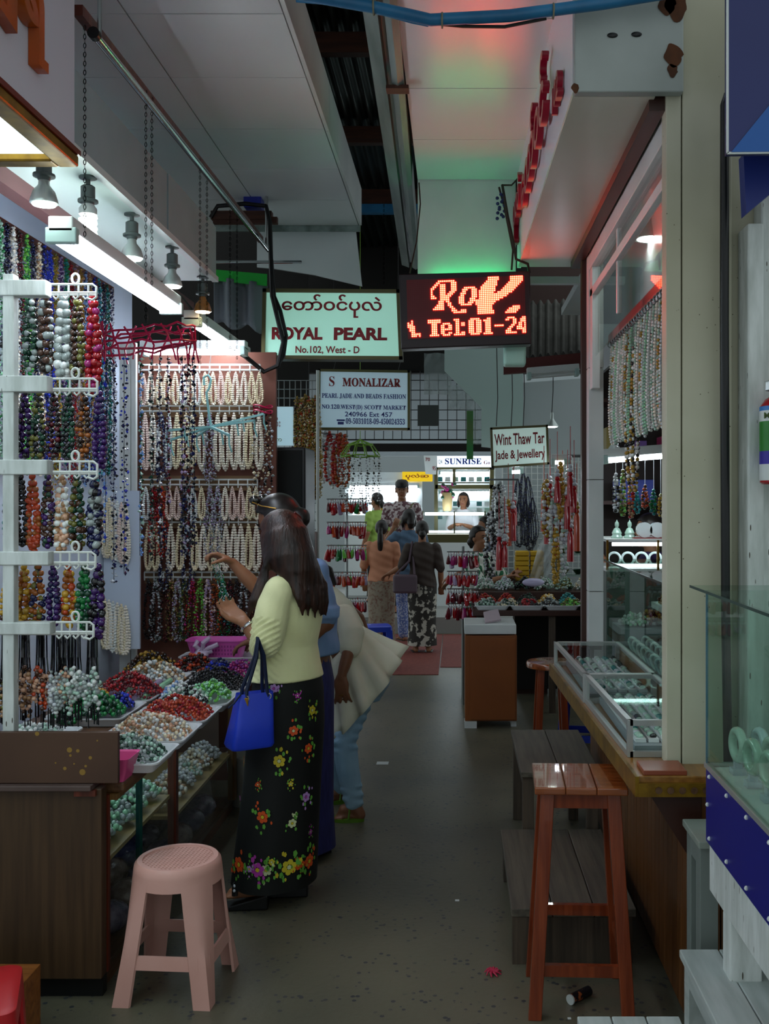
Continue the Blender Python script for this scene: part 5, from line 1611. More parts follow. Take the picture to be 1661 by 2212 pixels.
for k, (x, y) in enumerate(((.742, 2.62), (.80, 2.62), (.745, 2.50), (.80, 2.52), (.86, 2.58), (.75, 2.38), (.81, 2.40), (.87, 2.46), (.76, 2.26), (.82, 2.28), (.92, 2.6), (.88, 2.35))):
    t = thing('jade_bangle', ('pale green', 'bluish white', 'mid green')[k % 3] + ' jade bangle on a clear stand in the blue clad showcase', 'bangle', (x, y, .93), 'bangles in the blue clad showcase')
    o = put('bangle', bmb[k % 3], t)
    o.matrix_parent_inverse = Matrix.Identity(4)
    o.location = (0, 0, .075)
    o.rotation_euler = (0, 0, math.radians(6))
    mb = MB()
    mb.box((x - .018, y - .018, .929), (x + .018, y + .018, .945))
    mb.box((x - .01, y - .01, .945), (x + .01, y + .01, .962))
    mb.build('stand', mat('clear_acrylic', 'd3dcea', .08, alpha=.45), t)
# ================================================================== people
m_skin = mat('skin', '9a6a4c', .5, c2='8f6044', scale=9, sss=.08)
m_skin2 = mat('skin_dark', '85583e', .5, c2='7a4f38', scale=9, sss=.08)
m_hair = mat('black_hair', '14100f', .35, c2='1f1815', scale=30, stretch=(1, 1, .1))
m_hairb = mat('brown_hair', '1a0e0b', .38, c2='3a2016', scale=40, stretch=(1, 1, .06), bump=.5, bscale=90)
def vox(mb, name, m, voxel=.008, smooth=3, fn=None, parent=None, **tags):
    me = mb.mesh('tmp', m)
    o = bpy.data.objects.new('tmp', me)
    col.objects.link(o)
    r = o.modifiers.new('r', 'REMESH')
    r.mode = 'VOXEL'
    r.voxel_size = voxel
    if smooth:
        s = o.modifiers.new('s', 'SMOOTH')
        s.factor = .5
        s.iterations = smooth
    dg = bpy.context.evaluated_depsgraph_get()
    out = bpy.data.meshes.new_from_object(o.evaluated_get(dg))
    bpy.data.objects.remove(o)
    bpy.data.meshes.remove(me)
    if fn is not None:
        a = np.empty(len(out.vertices) * 3)
        out.vertices.foreach_get('co', a)
        a = fn(a.reshape(-1, 3))
        out.vertices.foreach_set('co', a.ravel())
    out.materials.clear()
    out.materials.append(m)
    out.polygons.foreach_set('use_smooth', [True] * len(out.polygons))
    out.update()
    return put(name, out, parent, **tags)
def limb(mb, pts, rr, n=10):
    mb.tube(pts, rr, n)
    for p, r in zip(pts, rr):
        mb.ball(p, r * .99, n, 6)
def spine_loft(mb, spine, R, n=20, fold=None):
    """spine = [(centre, half-width, half-depth)]"""
    R = Vector(R).normalized()
    rings = []
    for i, (c, a, b) in enumerate(spine):
        c = Vector(c)
        d = Vector(spine[min(i + 1, len(spine) - 1)][0]) - Vector(spine[max(i - 1, 0)][0])
        f = d.cross(R).normalized()
        ring = []
        for k in range(n):
            t = 2 * math.pi * k / n
            w = 1 + (fold(t, i / (len(spine) - 1)) if fold else 0)
            ring.append(c + R * (a * w * math.cos(t)) + f * (b * w * math.sin(t)))
        rings.append(ring)
    mb.loft(rings)
    return rings
def smooth_spine(keys, n=24):
    """Catmull-like resampling of (centre, a, b) keys"""
    out = []
    m = len(keys) - 1
    for k in range(n + 1):
        u = k / n * m
        i = min(int(u), m - 1)
        t = u - i
        t2 = t * t * (3 - 2 * t) * .5 + t * .5
        A, B = keys[i], keys[i + 1]
        out.append((Vector(A[0]).lerp(Vector(B[0]), t2), A[1] + (B[1] - A[1]) * t2, A[2] + (B[2] - A[2]) * t2))
    return out
def frame(rz):
    return Vector((math.cos(rz), math.sin(rz), 0)), Vector((-math.sin(rz), math.cos(rz), 0))
def head_parts(mb, c, fw, up, s=1.0):
    """skull, jaw, nose, ears, chin in a head frame; c = head centre, height about .225 * s"""
    fw = Vector(fw).normalized()
    up = Vector(up).normalized()
    rt = fw.cross(up).normalized()
    up = rt.cross(fw).normalized()
    def hp(r, f, u): return Vector(c) + rt * (r * s) + fw * (f * s) + up * (u * s)
    def eb(ctr, sr, sf, su, n=14, m=10):
        rings = []
        for i in range(m + 1):
            a = math.pi * i / m
            rr, z = max(math.sin(a), .03), -math.cos(a)
            rings.append([hp(ctr[0] + sr * rr * math.cos(2 * math.pi * k / n), ctr[1] + sf * rr * math.sin(2 * math.pi * k / n), ctr[2] + su * z) for k in range(n)])
        mb.loft(rings)
    eb((0, -.008, .022), .075, .094, .092)
    eb((0, .022, -.045), .056, .062, .068)
    eb((0, .060, -.092), .022, .020, .018)
    eb((0, .086, -.018), .011, .020, .013)
    eb((0, .078, .006), .008, .014, .026)
    eb((.025, .066, -.035), .022, .018, .018)
    eb((-.025, .066, -.035), .022, .018, .018)
    eb((0, .078, -.060), .022, .010, .009)
    for e in (-1, 1):
        eb((e * .076, -.005, -.012), .008, .018, .03)
    return hp, eb
def face_bits(hp, parent, s=1.0):
    mb = MB()
    for e in (-1, 1):
        mb.ball(hp(e * .030, .082, .004), .009 * s, 8, 6, (1, 1, .6))
    mb.build('eyes', m_black, parent, smooth=True)
    mb = MB()
    for e in (-1, 1):
        mb.tube([hp(e * .016, .092, .022), hp(e * .032, .089, .028), hp(e * .048, .076, .022)], .004 * s, 5)
    mb.build('eyebrows', m_hair, parent, smooth=True)
    MB().tube([hp(-.022, .082, -.060), hp(0, .090, -.058), hp(.022, .082, -.060)], .0055 * s, 6).build('mouth', mat('lips', '8a4a42', .5), parent, smooth=True)
def hand_parts(mb, w, d, nrm, s=1.0, curl=.5, side=1, spread=.12):
    """palm and five fingers from wrist w along d; nrm = palm side normal; side = thumb side"""
    d = Vector(d).normalized()
    nrm = Vector(nrm)
    nrm = (nrm - d * nrm.dot(d)).normalized()
    x = d.cross(nrm).normalized() * side
    w = Vector(w)
    def q(a, b, c): return w + d * (a * s) + x * (b * s) + nrm * (c * s)
    for b in (-.026, -.009, .009, .026):
        mb.tube([q(0, b * .6, 0), q(.04, b, -.002), q(.085, b, 0)], [.014 * s, .015 * s, .011 * s], 8)
        mb.ball(q(.085, b, 0), .011 * s, 8, 6)
    for i, (b, L) in enumerate(((.028, .070), (.010, .080), (-.009, .075), (-.027, .058))):
        pts = [q(.08, b, 0)]
        ang = 0
        dirx = (b / .03) * spread
        pos = Vector((.08, b, 0))
        for j, f in enumerate((.45, .32, .23)):
            ang += curl * (.5 + .35 * j)
            pos = pos + Vector((math.cos(ang) * L * f, dirx * L * f, math.sin(ang) * L * f))
            pts.append(q(*pos))
        limb(mb, pts, [.0098 * s, .0092 * s, .0085 * s, .0072 * s], 8)
    pts = [q(.015, .022, .004), q(.045, .050, .014), q(.068, .062, .022 + .02 * curl), q(.088, .060, .03 + .035 * curl)]
    limb(mb, pts, [.013 * s, .012 * s, .010 * s, .008 * s], 8)
def foot_parts(mb, ankle, toe, s=1.0):
    a, t = Vector(ankle), Vector(toe)
    d = (t - a)
    d.z = 0
    d.normalize()
    sd = d.cross(Vector((0, 0, 1)))
    heel = Vector((a.x, a.y, t.z + .012)) - d * .035 * s
    limb(mb, [a, a * .5 + heel * .5, heel], [.034 * s, .034 * s, .03 * s])
    limb(mb, [a - Vector((0, 0, .01)), (a + t) / 2 + Vector((0, 0, .004)), t - d * .03 * s], [.034 * s, .03 * s, .022 * s])
    limb(mb, [heel, (heel + t) / 2, t - d * .03 * s], [.026 * s, .026 * s, .024 * s])
    for k in range(5):
        o = sd * ((k - 2) * .0155 * s)
        limb(mb, [t - d * .045 * s + o, t - d * (.004 + .008 * abs(k - 1)) * s + o - Vector((0, 0, .004))], [.0105 * s, .0085 * s], 8)
def hair_cap(mb, hp, s=1.0, low=-.06, front=.062, grow=1.10, back=1.0):
    n, m = 26, 18
    rings = []
    for i in range(m + 1):
        a = math.pi * i / m
        rr, z = max(math.sin(a), .02), -math.cos(a)
        ring = []
        for k in range(n):
            t = 2 * math.pi * k / n
            r, f, u = .078 * grow * rr * math.cos(t), -.010 + .096 * grow * back * rr * math.sin(t), .024 + .094 * grow * z
            line = .045 - max(0, -f) * .9            # hairline rises to the front
            if f > -.02 and u < .055 + (.02 if f > .05 else 0) - (0 if f > .03 else .05):
                q = .72
                r, f, u = r * q, f * q - .02, u * .9
            if u < low:
                u = low
            ring.append(hp(r, f, u))
        rings.append(ring)
    mb.loft(rings)

def person(label, loc, rz, h, top_c, low_c, hair='short', arms=None, skirt=True, lean=0.0, sit=False, skin=None, voxel=.010, sleeves=.6, hat=None, group=None, top_hem=.50, turn=0.0, pat=None, name='person', hands=True, shoes=None):
    """a standing or sitting figure; arms = {side: (elbow, wrist)} in local fractions of height (right, forward, up)"""
    R, Fw = frame(rz)
    loc = Vector(loc)
    U = Vector((0, 0, 1))
    def pt(r, f, u): return loc + R * (r * h) + Fw * ((f + lean * max(0, u - .5)) * h) + U * (u * h)
    t = thing(name, label, 'person', loc, group)
    dz = -.24 if sit else 0
    def up(r, f, u): return pt(r, f, u + dz)
    sk = skin or m_skin
    body = MB()
    spine_loft(body, smooth_spine([(up(0, 0, .47), .08 * h, .05 * h), (up(0, 0, .53), .095 * h, .062 * h), (up(0, 0, .62), .072 * h, .05 * h), (up(0, 0, .73), .088 * h, .06 * h), (up(0, 0, .80), .09 * h, .05 * h), (up(0, 0, .83), .045 * h, .035 * h)]), R)
    limb(body, [up(0, -.004, .80), up(0, .004, .87)], [.034 * h, .031 * h])
    hc = up(0, .012, .928)
    fw = Fw * math.cos(turn) + R * math.sin(turn)
    hp, eb = head_parts(body, hc, fw, U, h / 1.62)
    arms = arms or {}
    sl = MB()
    for sd in (-1, 1):
        e, w = arms.get(sd, ((sd * .14, -.01, .64), (sd * .145, .05, .50)))
        s0 = up(sd * .105, 0, .795)
        E, W = up(*e), up(*w)
        limb(body, [s0, (s0 + E) / 2, E, (E + W) / 2, W], [.031 * h, .029 * h, .024 * h, .023 * h, .017 * h])
        dirn = (W - E).normalized()
        hand_parts(body, W, dirn, Fw if abs(dirn.z) > .6 else -U, h / 1.62, .5, sd)
        q = s0 + (E - s0) * min(sleeves * 1.6, 1)
        pts, rr = [s0, (s0 + q) / 2, q], [.042 * h, .040 * h, .036 * h]
        if sleeves > .65:
            pts.append(E + (W - E) * (sleeves - .6) * 2)
            rr.append(.032 * h)
        limb(sl, pts, rr)
    leg = []
    for sd in (-1, 1):
        if sit:
            hp0, kn, an, to = pt(sd * .05, 0, .28), pt(sd * .055, .25, .28), pt(sd * .055, .25, .04), pt(sd * .06, .35, .012)
        else:
            hp0, kn, an, to = pt(sd * .05, 0, .50), pt(sd * .05, .012, .28), pt(sd * .048, -.01, .045), pt(sd * .06, .085, .012)
        leg.append((hp0, kn, an, to))
        limb(body, [hp0, (hp0 + kn) / 2, kn, kn * .6 + an * .4, an], [.05 * h, .046 * h, .034 * h, .033 * h, .022 * h])
        foot_parts(body, an, to, h / 1.62)
    vox(body, 'body', sk, voxel * .8, 2, parent=t)
    face_bits(hp, t, h / 1.62)
    def wr(a):
        a[:, 2] += .004 * np.sin(a[:, 0] * 60 + a[:, 2] * 45)
        a[:, 1] += .004 * np.sin(a[:, 2] * 70 + a[:, 0] * 30)
        return a
    spine_loft(sl, smooth_spine([(up(0, 0, top_hem), .115 * h, .085 * h), (up(0, 0, .56), .108 * h, .078 * h), (up(0, 0, .63), .092 * h, .068 * h), (up(0, 0, .73), .106 * h, .077 * h), (up(0, 0, .80), .108 * h, .060 * h), (up(0, 0, .842), .052 * h, .042 * h)]), R)
    vox(sl, 'top', top_c, voxel, 2, wr, parent=t)
    lo = MB()
    if skirt and not sit:
        spine_loft(lo, smooth_spine([(pt(0, 0, .60), .085 * h, .06 * h), (pt(0, 0, .52), .112 * h, .082 * h), (pt(0, 0, .40), .112 * h, .085 * h), (pt(0, 0, .22), .105 * h, .082 * h), (pt(0, 0, .055), .112 * h, .09 * h)], 16), R, 28, lambda a, q: .03 * q * math.sin(a * 6))
        lo.build('longyi', low_c, t, smooth=True, angle=70)
    else:
        spine_loft(lo, smooth_spine([(up(0, 0, .60), .082 * h, .06 * h), (up(0, 0, .52), .105 * h, .08 * h), (up(0, 0, .46), .10 * h, .075 * h)]), R)
        for hp0, kn, an, to in leg:
            limb(lo, [hp0, (hp0 + kn) / 2, kn, an + U * .02], [.062 * h, .058 * h, .05 * h, .045 * h])
        vox(lo, 'longyi' if skirt else 'trousers', low_c, voxel, 2, parent=t)
    for hp0, kn, an, to in leg:
        d = (to - an)
        d.z = 0
        d.normalize()
        MB().bar(Vector((an.x, an.y, loc.z + .006)) - d * .05, Vector((to.x, to.y, loc.z + .006)) + d * .02, .085, .012).build('sandal', shoes or m_black, t, bevel=.004)
    hr = MB()
    s = h / 1.62
    hair_cap(hr, hp, s)
    if hair == 'pony':
        hr.ball(hp(0, -.105, .0), .03 * s, 10, 8)
        hr.tube([hp(0, -.10, .0), hp(0, -.125, -.06), hp(0, -.118, -.16), hp(0, -.10, -.26), hp(0, -.095, -.30)], [.024 * s, .036 * s, .040 * s, .036 * s, .028 * s], 10)
    elif hair == 'bun':
        hr.ball(hp(0, -.105, -.045), .045 * s, 12, 8)
        hr.tube([hp(0, -.10, -.04), hp(0, -.105, -.11)], [.03 * s, .018 * s], 8)
    elif hair == 'bob':
        hr.tube([hp(-.065, -.01, .02), hp(-.078, .0, -.06), hp(-.066, .02, -.11)], [.028 * s, .026 * s, .014 * s], 8)
        hr.tube([hp(.065, -.01, .02), hp(.078, .0, -.06), hp(.066, .02, -.11)], [.028 * s, .026 * s, .014 * s], 8)
        hr.tube([hp(0, -.07, .02), hp(0, -.085, -.06), hp(0, -.075, -.12)], [.05 * s, .05 * s, .03 * s], 10)
    vox(hr, 'hair', m_hair, .009, 1, parent=t)
    if hat:
        mb = MB()
        pts = []
        for r_, z in ((.096, .038), (.099, .06), (.092, .10), (.06, .128), (.003, .134)):
            pts.append([hp(r_ * .86 * math.cos(a), r_ * math.sin(a) * 1.08 - .005, z) for a in [2 * math.pi * k / 20 for k in range(20)]])
        mb.loft(pts)
        mb.hexa([hp(-.065, .07, .038), hp(.065, .07, .038), hp(.05, .165, .022), hp(-.05, .165, .022), hp(-.065, .07, .045), hp(.065, .07, .045), hp(.05, .165, .028), hp(-.05, .165, .028)])
        mb.build('cap', hat, t, smooth=True)
    return t, pt, up, hp

# ------------------------------------------------------------------ woman in yellow blouse
th = math.radians(50)
R1, F1 = frame(th)
def w1z(py): return H - (py - CY) * 4.1 / F
def w1c(px, py): return Vector(((px - CX) / F * 4.1, 4.1, w1z(py)))
W1 = thing('person', 'woman in a pale yellow blouse and black embroidered longyi holding up a strand', 'person', (w1c(610, 1500).x, 4.1, 0))
bd = MB()
spine_loft(bd, smooth_spine([(w1c(620, 1500), .14, .10), (w1c(618, 1460), .135, .10), (w1c(622, 1390), .105, .075), (w1c(628, 1315), .12, .085), (w1c(630, 1270), .13, .065), (w1c(630, 1248), .06, .05)]), R1)
limb(bd, [w1c(630, 1262), w1c(622, 1215)], [.052, .047])
hp, eb = head_parts(bd, w1c(608, 1168), F1 * .96 + Vector((0, 0, -.28)), (0, 0, 1), 1.0)
hpW1 = hp
sL, eL, wL = P(598, 1278, 4.0), P(572, 1398, 3.93), P(527, 1343, 3.96)
limb(bd, [sL, (sL + eL) / 2, eL, (eL + wL) / 2, wL], [.045, .044, .036, .034, .024])
hand_parts(bd, wL, P(497, 1318, 4.0) - wL, Vector((.3, -.6, .6)), .92, .45, -1, .2)
sR, eR, wR = P(640, 1278, 4.26), P(572, 1288, 4.42), P(502, 1216, 4.40)
limb(bd, [sR, (sR + eR) / 2, eR, (eR + wR) / 2, wR], [.045, .044, .037, .034, .023])
hand_parts(bd, wR, P(462, 1196, 4.38) - wR, Vector((0, -.25, -1)), .92, .85, 1, .05)
fa, ft = P(553, 1905, 4.03), P(487, 1930, 4.02)
fb, fc_ = P(640, 1885, 4.16), P(580, 1908, 4.15)
for a, b in ((fa, ft), (fb, fc_)):
    limb(bd, [w1c(620, 1500), a * .5 + w1c(620, 1500) * .5, a + Vector((.03, 0, .25)), a], [.07, .06, .045, .03])
    foot_parts(bd, a, b, .95)
vox(bd, 'body', m_skin, .0065, 2, parent=W1)
face_bits(hp, W1)
# blouse
m_blouse = mat('pale_yellow_fabric', 'e6e6b2', .75, sheen=.2, c2='dfdfa8', scale=6, bump=.08, bscale=160)
bl = MB()
spine_loft(bl, smooth_spine([(w1c(617, 1463), .178, .128), (w1c(618, 1430), .160, .115), (w1c(622, 1390), .138, .098), (w1c(626, 1340), .150, .108), (w1c(629, 1300), .158, .108), (w1c(632, 1266), .140, .082), (w1c(634, 1246), .075, .06)], 30), R1, 30)
vL = (eL - sL)
limb(bl, [sL + Vector((.01, 0, .005)), sL + vL * .25, sL + vL * .55, sL + vL * .82, eL + Vector((0, 0, .012)), eL + Vector((-.012, 0, .0))], [.062, .068, .070, .068, .060, .050], 16)
vR = (eR - sR)
limb(bl, [sR, sR + vR * .4, sR + vR * .75], [.062, .066, .055], 14)
def ruch(a):
    d = np.array(vL) / vL.length
    rel = a - np.array(sL)
    s = rel @ d
    rad = rel - np.outer(s, d)
    rr = np.linalg.norm(rad, axis=1)
    m = (rr < .09) & (s > vL.length * .55) & (a[:, 0] < sL.x + .03)
    w = .005 * np.sin((s - vL.length * .5) * 230 + 12 * np.arctan2(rad[:, 1], rad[:, 0])) * m
    a = a + rad / np.maximum(rr, 1e-5)[:, None] * w[:, None]
    a[:, 1] += .003 * np.sin(a[:, 2] * 55 + a[:, 0] * 40)
    return a
vox(bl, 'blouse', m_blouse, .0075, 2, ruch, parent=W1)
# longyi
keys = [(w1c(622, 1440), .150, .105), (w1c(622, 1490), .165, .122), (w1c(620, 1560), .172, .132), (w1c(612, 1680), .172, .138), (w1c(603, 1790), .180, .146), (w1c(595, 1896), .190, .152)]
sp1 = smooth_spine(keys, 40)
m_longyi = mat('black_longyi', '050807', .7)
sk_ = MB()
def fold1(a, q): return .018 * q * math.sin(a * 5 + 1.0) + .01 * q * math.sin(a * 9)
rg = spine_loft(sk_, sp1, R1, 60, fold1)
lg = sk_.build('longyi', m_longyi, W1, smooth=True, angle=80)
def on_skirt(px, py):
    best = None
    for i, ring in enumerate(rg):
        for k, p in enumerate(ring):
            qx, qy = CX + F * p.x / p.y, CY - F * (p.z - H) / p.y
            cen = sp1[i][0]
            if (p - cen).y > .01:
                continue
            d = (qx - px) ** 2 + (qy - py) ** 2
            if best is None or d < best[0]:
                best = (d, p, (p - cen).normalized())
    p, nn = best[1], best[2]
    nn = Vector((nn.x, nn.y, 0)).normalized()
    return p + nn * .003, nn
fcol = {k: mat('thread_' + k, v, .6) for k, v in (('o', 'd2501c'), ('y', 'c9b62a'), ('p', 'a8389a'), ('l', 'b58ac8'), ('g', '5fa03a'), ('w', 'c8cfa0'))}
def flower(px, py, s, cmain, ccen='y', sprig=True, n=6):
    p, nn = on_skirt(px, py)
    u = Vector((0, 0, 1))
    x = u.cross(nn).normalized()
    mb = MB()
    def put_(dx, dz, r, mi, k=7, el=1.0):
        mb.mi = mi
        mb.add([p + x * (dx + r * math.cos(2 * math.pi * j / k)) + u * (dz + r * el * math.sin(2 * math.pi * j / k)) + nn * .0008 * (mi + 1) for j in range(k)], [tuple(range(k))])
    d = s * .0024
    for j in range(n):
        a = 2 * math.pi * j / n + .3
        put_(d * .62 * math.cos(a), d * .62 * math.sin(a), d * .36, 0)
    put_(0, 0, d * .28, 1)
    if sprig:
        for j in range(14):
            a = uni(0, 6.28)
            r = uni(1.1, 2.0) * d
            put_(r * math.cos(a) * .9, r * math.sin(a) * 1.2, d * uni(.16, .30), 0 if j % 3 == 0 else 2, 5, 1.5)
    mb.build('embroidered_flower', [fcol[cmain], fcol[ccen], fcol['g']], lg)['kind'] = 'stuff'
for a in ((633, 1575, 9, 'o', 'w'), (669, 1622, 9, 'o', 'y'), (566, 1764, 11, 'o', 'y'), (600, 1652, 11, 'y', 'w'), (669, 1530, 9, 'y', 'w'), (631, 1780, 8, 'w', 'y'), (661, 1715, 9, 'l', 'p'), (590, 1490, 8, 'l', 'p')):
    flower(*a)
for px, py, c in ((557, 1690, 'o'), (628, 1697, 'y'), (640, 1503, 'p'), (519, 1725, 'p'), (516, 1800, 'p'), (668, 1795, 'p'), (527, 1645, 'o')):
    flower(px, py, 5, c, 'w', True, 5)
for px, py, s, c in ((516, 1870, 14, 'o'), (540, 1868, 6, 'l'), (553, 1876, 13, 'p'), (577, 1875, 10, 'w'), (592, 1868, 6, 'y'), (620, 1868, 14, 'y'), (641, 1872, 8, 'o'), (652, 1860, 6, 'o'), (669, 1858, 13, 'o')):
    flower(px, py, s, c, 'y' if c != 'y' else 'w')
# hair: cap and long strands down the back
hr = MB()
hair_cap(hr, hp, 1.0, low=-.09, grow=1.13)
for k in range(46):
    a = -2.75 + 2.2 * k / 45 if k < 46 else 0
    a = math.radians(165 + 210 * k / 45)
    r0, f0 = .082 * math.cos(a), -.012 + .104 * math.sin(a)
    if f0 > .06:
        continue
    endx = 652 + 38 * (k / 45) + uni(-10, 6)
    ez_ = w1z(1335 - uni(0, 60))
    p0 = hp(r0 * .5, f0 * .6, .10)
    p1 = hp(r0, f0, .02)
    p2 = hp(r0 * 1.08, f0 * 1.08, -.08)
    back = -F1 * .13 + R1 * (r0 * 1.3)
    p3 = w1c(634, 1262) - F1 * .098 + R1 * (r0 * .85) + Vector((uni(-.01, .01), 0, 0))
    p4 = w1c(640, 1330) - F1 * .105 + R1 * (r0 * .75 + uni(-.015, .01))
    p4.z = ez_
    hr.tube([p0, p1, p2, (p2 + p3) / 2 - F1 * .008, p3, p3 * .45 + p4 * .55 - F1 * .006, p4], [.012, .016, .016, .016, .016, .013, .004], 6)
for k in range(5):
    q = hp(-.085, .0 - .01 * k, -.03)
    hr.tube([q, w1c(585 - 3 * k, 1245) + Vector((0, -.10, 0)), w1c(568 - 3 * k, 1290) + Vector((0, -.13, 0)), w1c(553 - 2 * k, 1320 + 4 * k) + Vector((0, -.12, 0))], [.012, .013, .010, .003], 6)
vox(hr, 'hair', m_hairb, .006, 1, parent=W1)
MB().tube([hp(.02, -.085, .095), hp(.045, -.085, .075), hp(.06, -.075, .05)], .008, 8).build('hair_clip', mat('red_clip', '5a1a12', .3), W1, smooth=True)
# watch
d = (wL - eL).normalized()
cw = wL - d * .025
ax = d.orthogonal().normalized()
ay = d.cross(ax)
MB().tube([cw + (ax * math.cos(a) + ay * math.sin(a)) * .029 for a in [2 * math.pi * k / 18 for k in range(18)]], .007, 6, closed=True).build('watch', m_chrome, W1, smooth=True)
# wedge shoes
for (a, b) in ((fa, ft), (fb, fc_)):
    dd = (b - a)
    dd.z = 0
    dd.normalize()
    sd = dd.cross(Vector((0, 0, 1))) * .036
    hb, tb_ = Vector((a.x, a.y, 0)) - dd * .05, Vector((b.x, b.y, 0)) + dd * .012
    mb = MB()
    mb.hexa([hb + sd, hb - sd, tb_ - sd, tb_ + sd, hb + sd + Vector((0, 0, .062)), hb - sd + Vector((0, 0, .062)), tb_ - sd + Vector((0, 0, .014)), tb_ + sd + Vector((0, 0, .014))])
    so = mb.build('wedge_shoe', m_black, W1, bevel=.008)
    q = (a * .35 + b * .65)
    q.z = b.z
    arc = [q + sd * 1.1 * math.cos(t_) + Vector((0, 0, .005 + .05 * math.sin(t_))) for t_ in [math.pi * k / 8 for k in range(9)]]
    MB().tube(arc, .012, 8).build('strap', m_black, so, smooth=True)
    mb = MB()
    for k in range(1, 8):
        mb.ball(arc[k] + Vector((0, -.012, .004)), .006, 6, 4)
    mb.build('jewel_row', BC['silver'], so, smooth=True)['kind'] = 'stuff'
# blue tote bag on her arm
bg = thing('tote_bag', 'bright blue leather tote bag with navy straps hanging from her arm', 'bag', P(540, 1615, 3.86))
m_bagb = mat('blue_leather', '1c3bc4', .4, c2='1a35b4', scale=5, bump=.1, bscale=60)
m_strap = mat('navy_strap', '16233e', .4)
bc0, tc0 = P(538, 1612, 3.86), P(550, 1497, 3.88)
ca, sa = math.cos(.55), math.sin(.55)
def brect(c, w, dpt, sag=0):
    out = []
    for k in range(28):
        t_ = 2 * math.pi * k / 28
        cx_, cy_ = math.copysign(abs(math.cos(t_)) ** .25, math.cos(t_)) * w, math.copysign(abs(math.sin(t_)) ** .35, math.sin(t_)) * dpt
        out.append((c.x + cx_ * ca - cy_ * sa, c.y + cx_ * sa + cy_ * ca, c.z + sag * abs(math.cos(t_))))
    return out
mb = MB()
mb.loft([brect(bc0, .082, .055), brect(bc0 + Vector((0, 0, .012)), .087, .062), brect(bc0.lerp(tc0, .5), .078, .048), brect(tc0, .070, .030), brect(tc0 + Vector((0, 0, .004)), .070, .028), brect(tc0 + Vector((0, 0, -.01)), .064, .022)])
mb.build('body', m_bagb, bg, smooth=True, angle=55)
tp_ = P(562, 1392, 3.885)
for s_ in (-1, 1):
    off = Vector((-sa, ca, 0)) * .026 * s_
    e = Vector((ca, sa, 0)) * .045
    MB().tube([tc0 + off - e + Vector((0, 0, -.03)), tc0 + off - e * .9 + Vector((0, 0, .02)), tp_ + off * .4 - e * .2 + Vector((0, -.04, -.04)), tp_ + Vector((0, -.05, .03)) + off * .3, tp_ + off * .4 + e * .4 + Vector((0, -.03, -.04)), tc0 + off + e * .9 + Vector((0, 0, .02)), tc0 + off + e + Vector((0, 0, -.03))], .0075, 7).build('strap', m_strap, bg, smooth=True)
    for q in (-1, 1):
        mb = MB()
        c = tc0 + off * 1.15 + e * q + Vector((0, 0, -.012))
        mb.tube([c + Vector((.011 * math.cos(a), 0, .011 * math.sin(a))) for a in [k * math.pi / 5 for k in range(10)]], .0025, 5, closed=True)
        mb.build('ring', m_chrome, bg, smooth=True)
c = P(531, 1517, 3.825)
MB().box((c.x - .009, c.y, c.z - .016), (c.x + .009, c.y + .012, c.z + .016)).build('plate', m_gold, bg, bevel=.002)
MB().tube([P(520, 1500, 3.82), P(505, 1520, 3.80), P(493, 1530, 3.80)], .004, 5).build('tassel', m_strap, bg)
# strand held between her hands
pos = []
for k in range(6):
    a, b = P(462 + k * .8, 1212, 4.37), P(505 + 2 * k, 1338 - 2 * k, 4.0)
    for j in range(46):
        t_ = j / 45
        q = a.lerp(b, t_) + Vector((.018 * math.sin(t_ * 3.1 + k), 0, -.03 * math.sin(t_ * math.pi)))
        pos.append(tuple(q + Vector((uni(-.003, .003), uni(-.01, .01), 0))))
put('held_strand', beads_mesh('held_strand', pos, .0032, cols('teal silver green'), np.random.choice(3, len(pos)), True), label='thin green and silver bead strand stretched between her hands', cat='bead strand')

# ------------------------------------------------------------------ person with sunglasses behind her
P2 = thing('person', 'person in a light blue shirt and navy longyi with sunglasses pushed up', 'person', (P(675, 1840, 4.62).x, 4.62, 0))
th2 = math.radians(70)
R2, F2 = frame(th2)
def c2(px, py, Y=4.62): return P(px, py, Y)
bd = MB()
spine_loft(bd, smooth_spine([(c2(665, 1470), .15, .11), (c2(665, 1400), .12, .09), (c2(662, 1300), .13, .10), (c2(650, 1230), .15, .08), (c2(640, 1205), .06, .05)]), R2)
limb(bd, [c2(642, 1215), c2(622, 1170)], [.055, .05])
hp2, eb = head_parts(bd, c2(602, 1128), F2 * .9 + Vector((0, 0, -.35)), (-.25, 0, 1), 1.05)
s2_, e2, w2 = P(684, 1232, 4.46), P(704, 1345, 4.46), P(650, 1392, 4.42)
limb(bd, [s2_, (s2_ + e2) / 2, e2, (e2 + w2) / 2, w2], [.05, .048, .042, .036, .026])
hand_parts(bd, w2, Vector((-1, .2, -.1)), (0, 0, -1), 1, .5, 1)
s3, e3, w3 = P(640, 1225, 4.8), P(590, 1330, 4.85), P(560, 1380, 4.7)
limb(bd, [s3, e3, w3], [.05, .04, .026])
hand_parts(bd, w3, Vector((-1, 0, -.3)), (0, 0, -1), 1, .5, -1)
for a, b in ((P(688, 1822, 4.66), P(640, 1848, 4.6)), (P(660, 1815, 4.78), P(610, 1842, 4.75))):
    limb(bd, [c2(662, 1480), c2(662, 1480) * .4 + a * .6, a], [.08, .05, .034])
    foot_parts(bd, a, b, 1.0)
    d = (b - a)
    d.z = 0
    d.normalize()
    MB().bar(Vector((a.x, a.y, .007)) - d * .05, Vector((b.x, b.y, .007)) + d * .01, .08, .014).build('sandal', m_black, P2, bevel=.004)
vox(bd, 'body', m_skin2, .008, 2, parent=P2)
face_bits(hp2, P2, 1.05)
sh_ = MB()
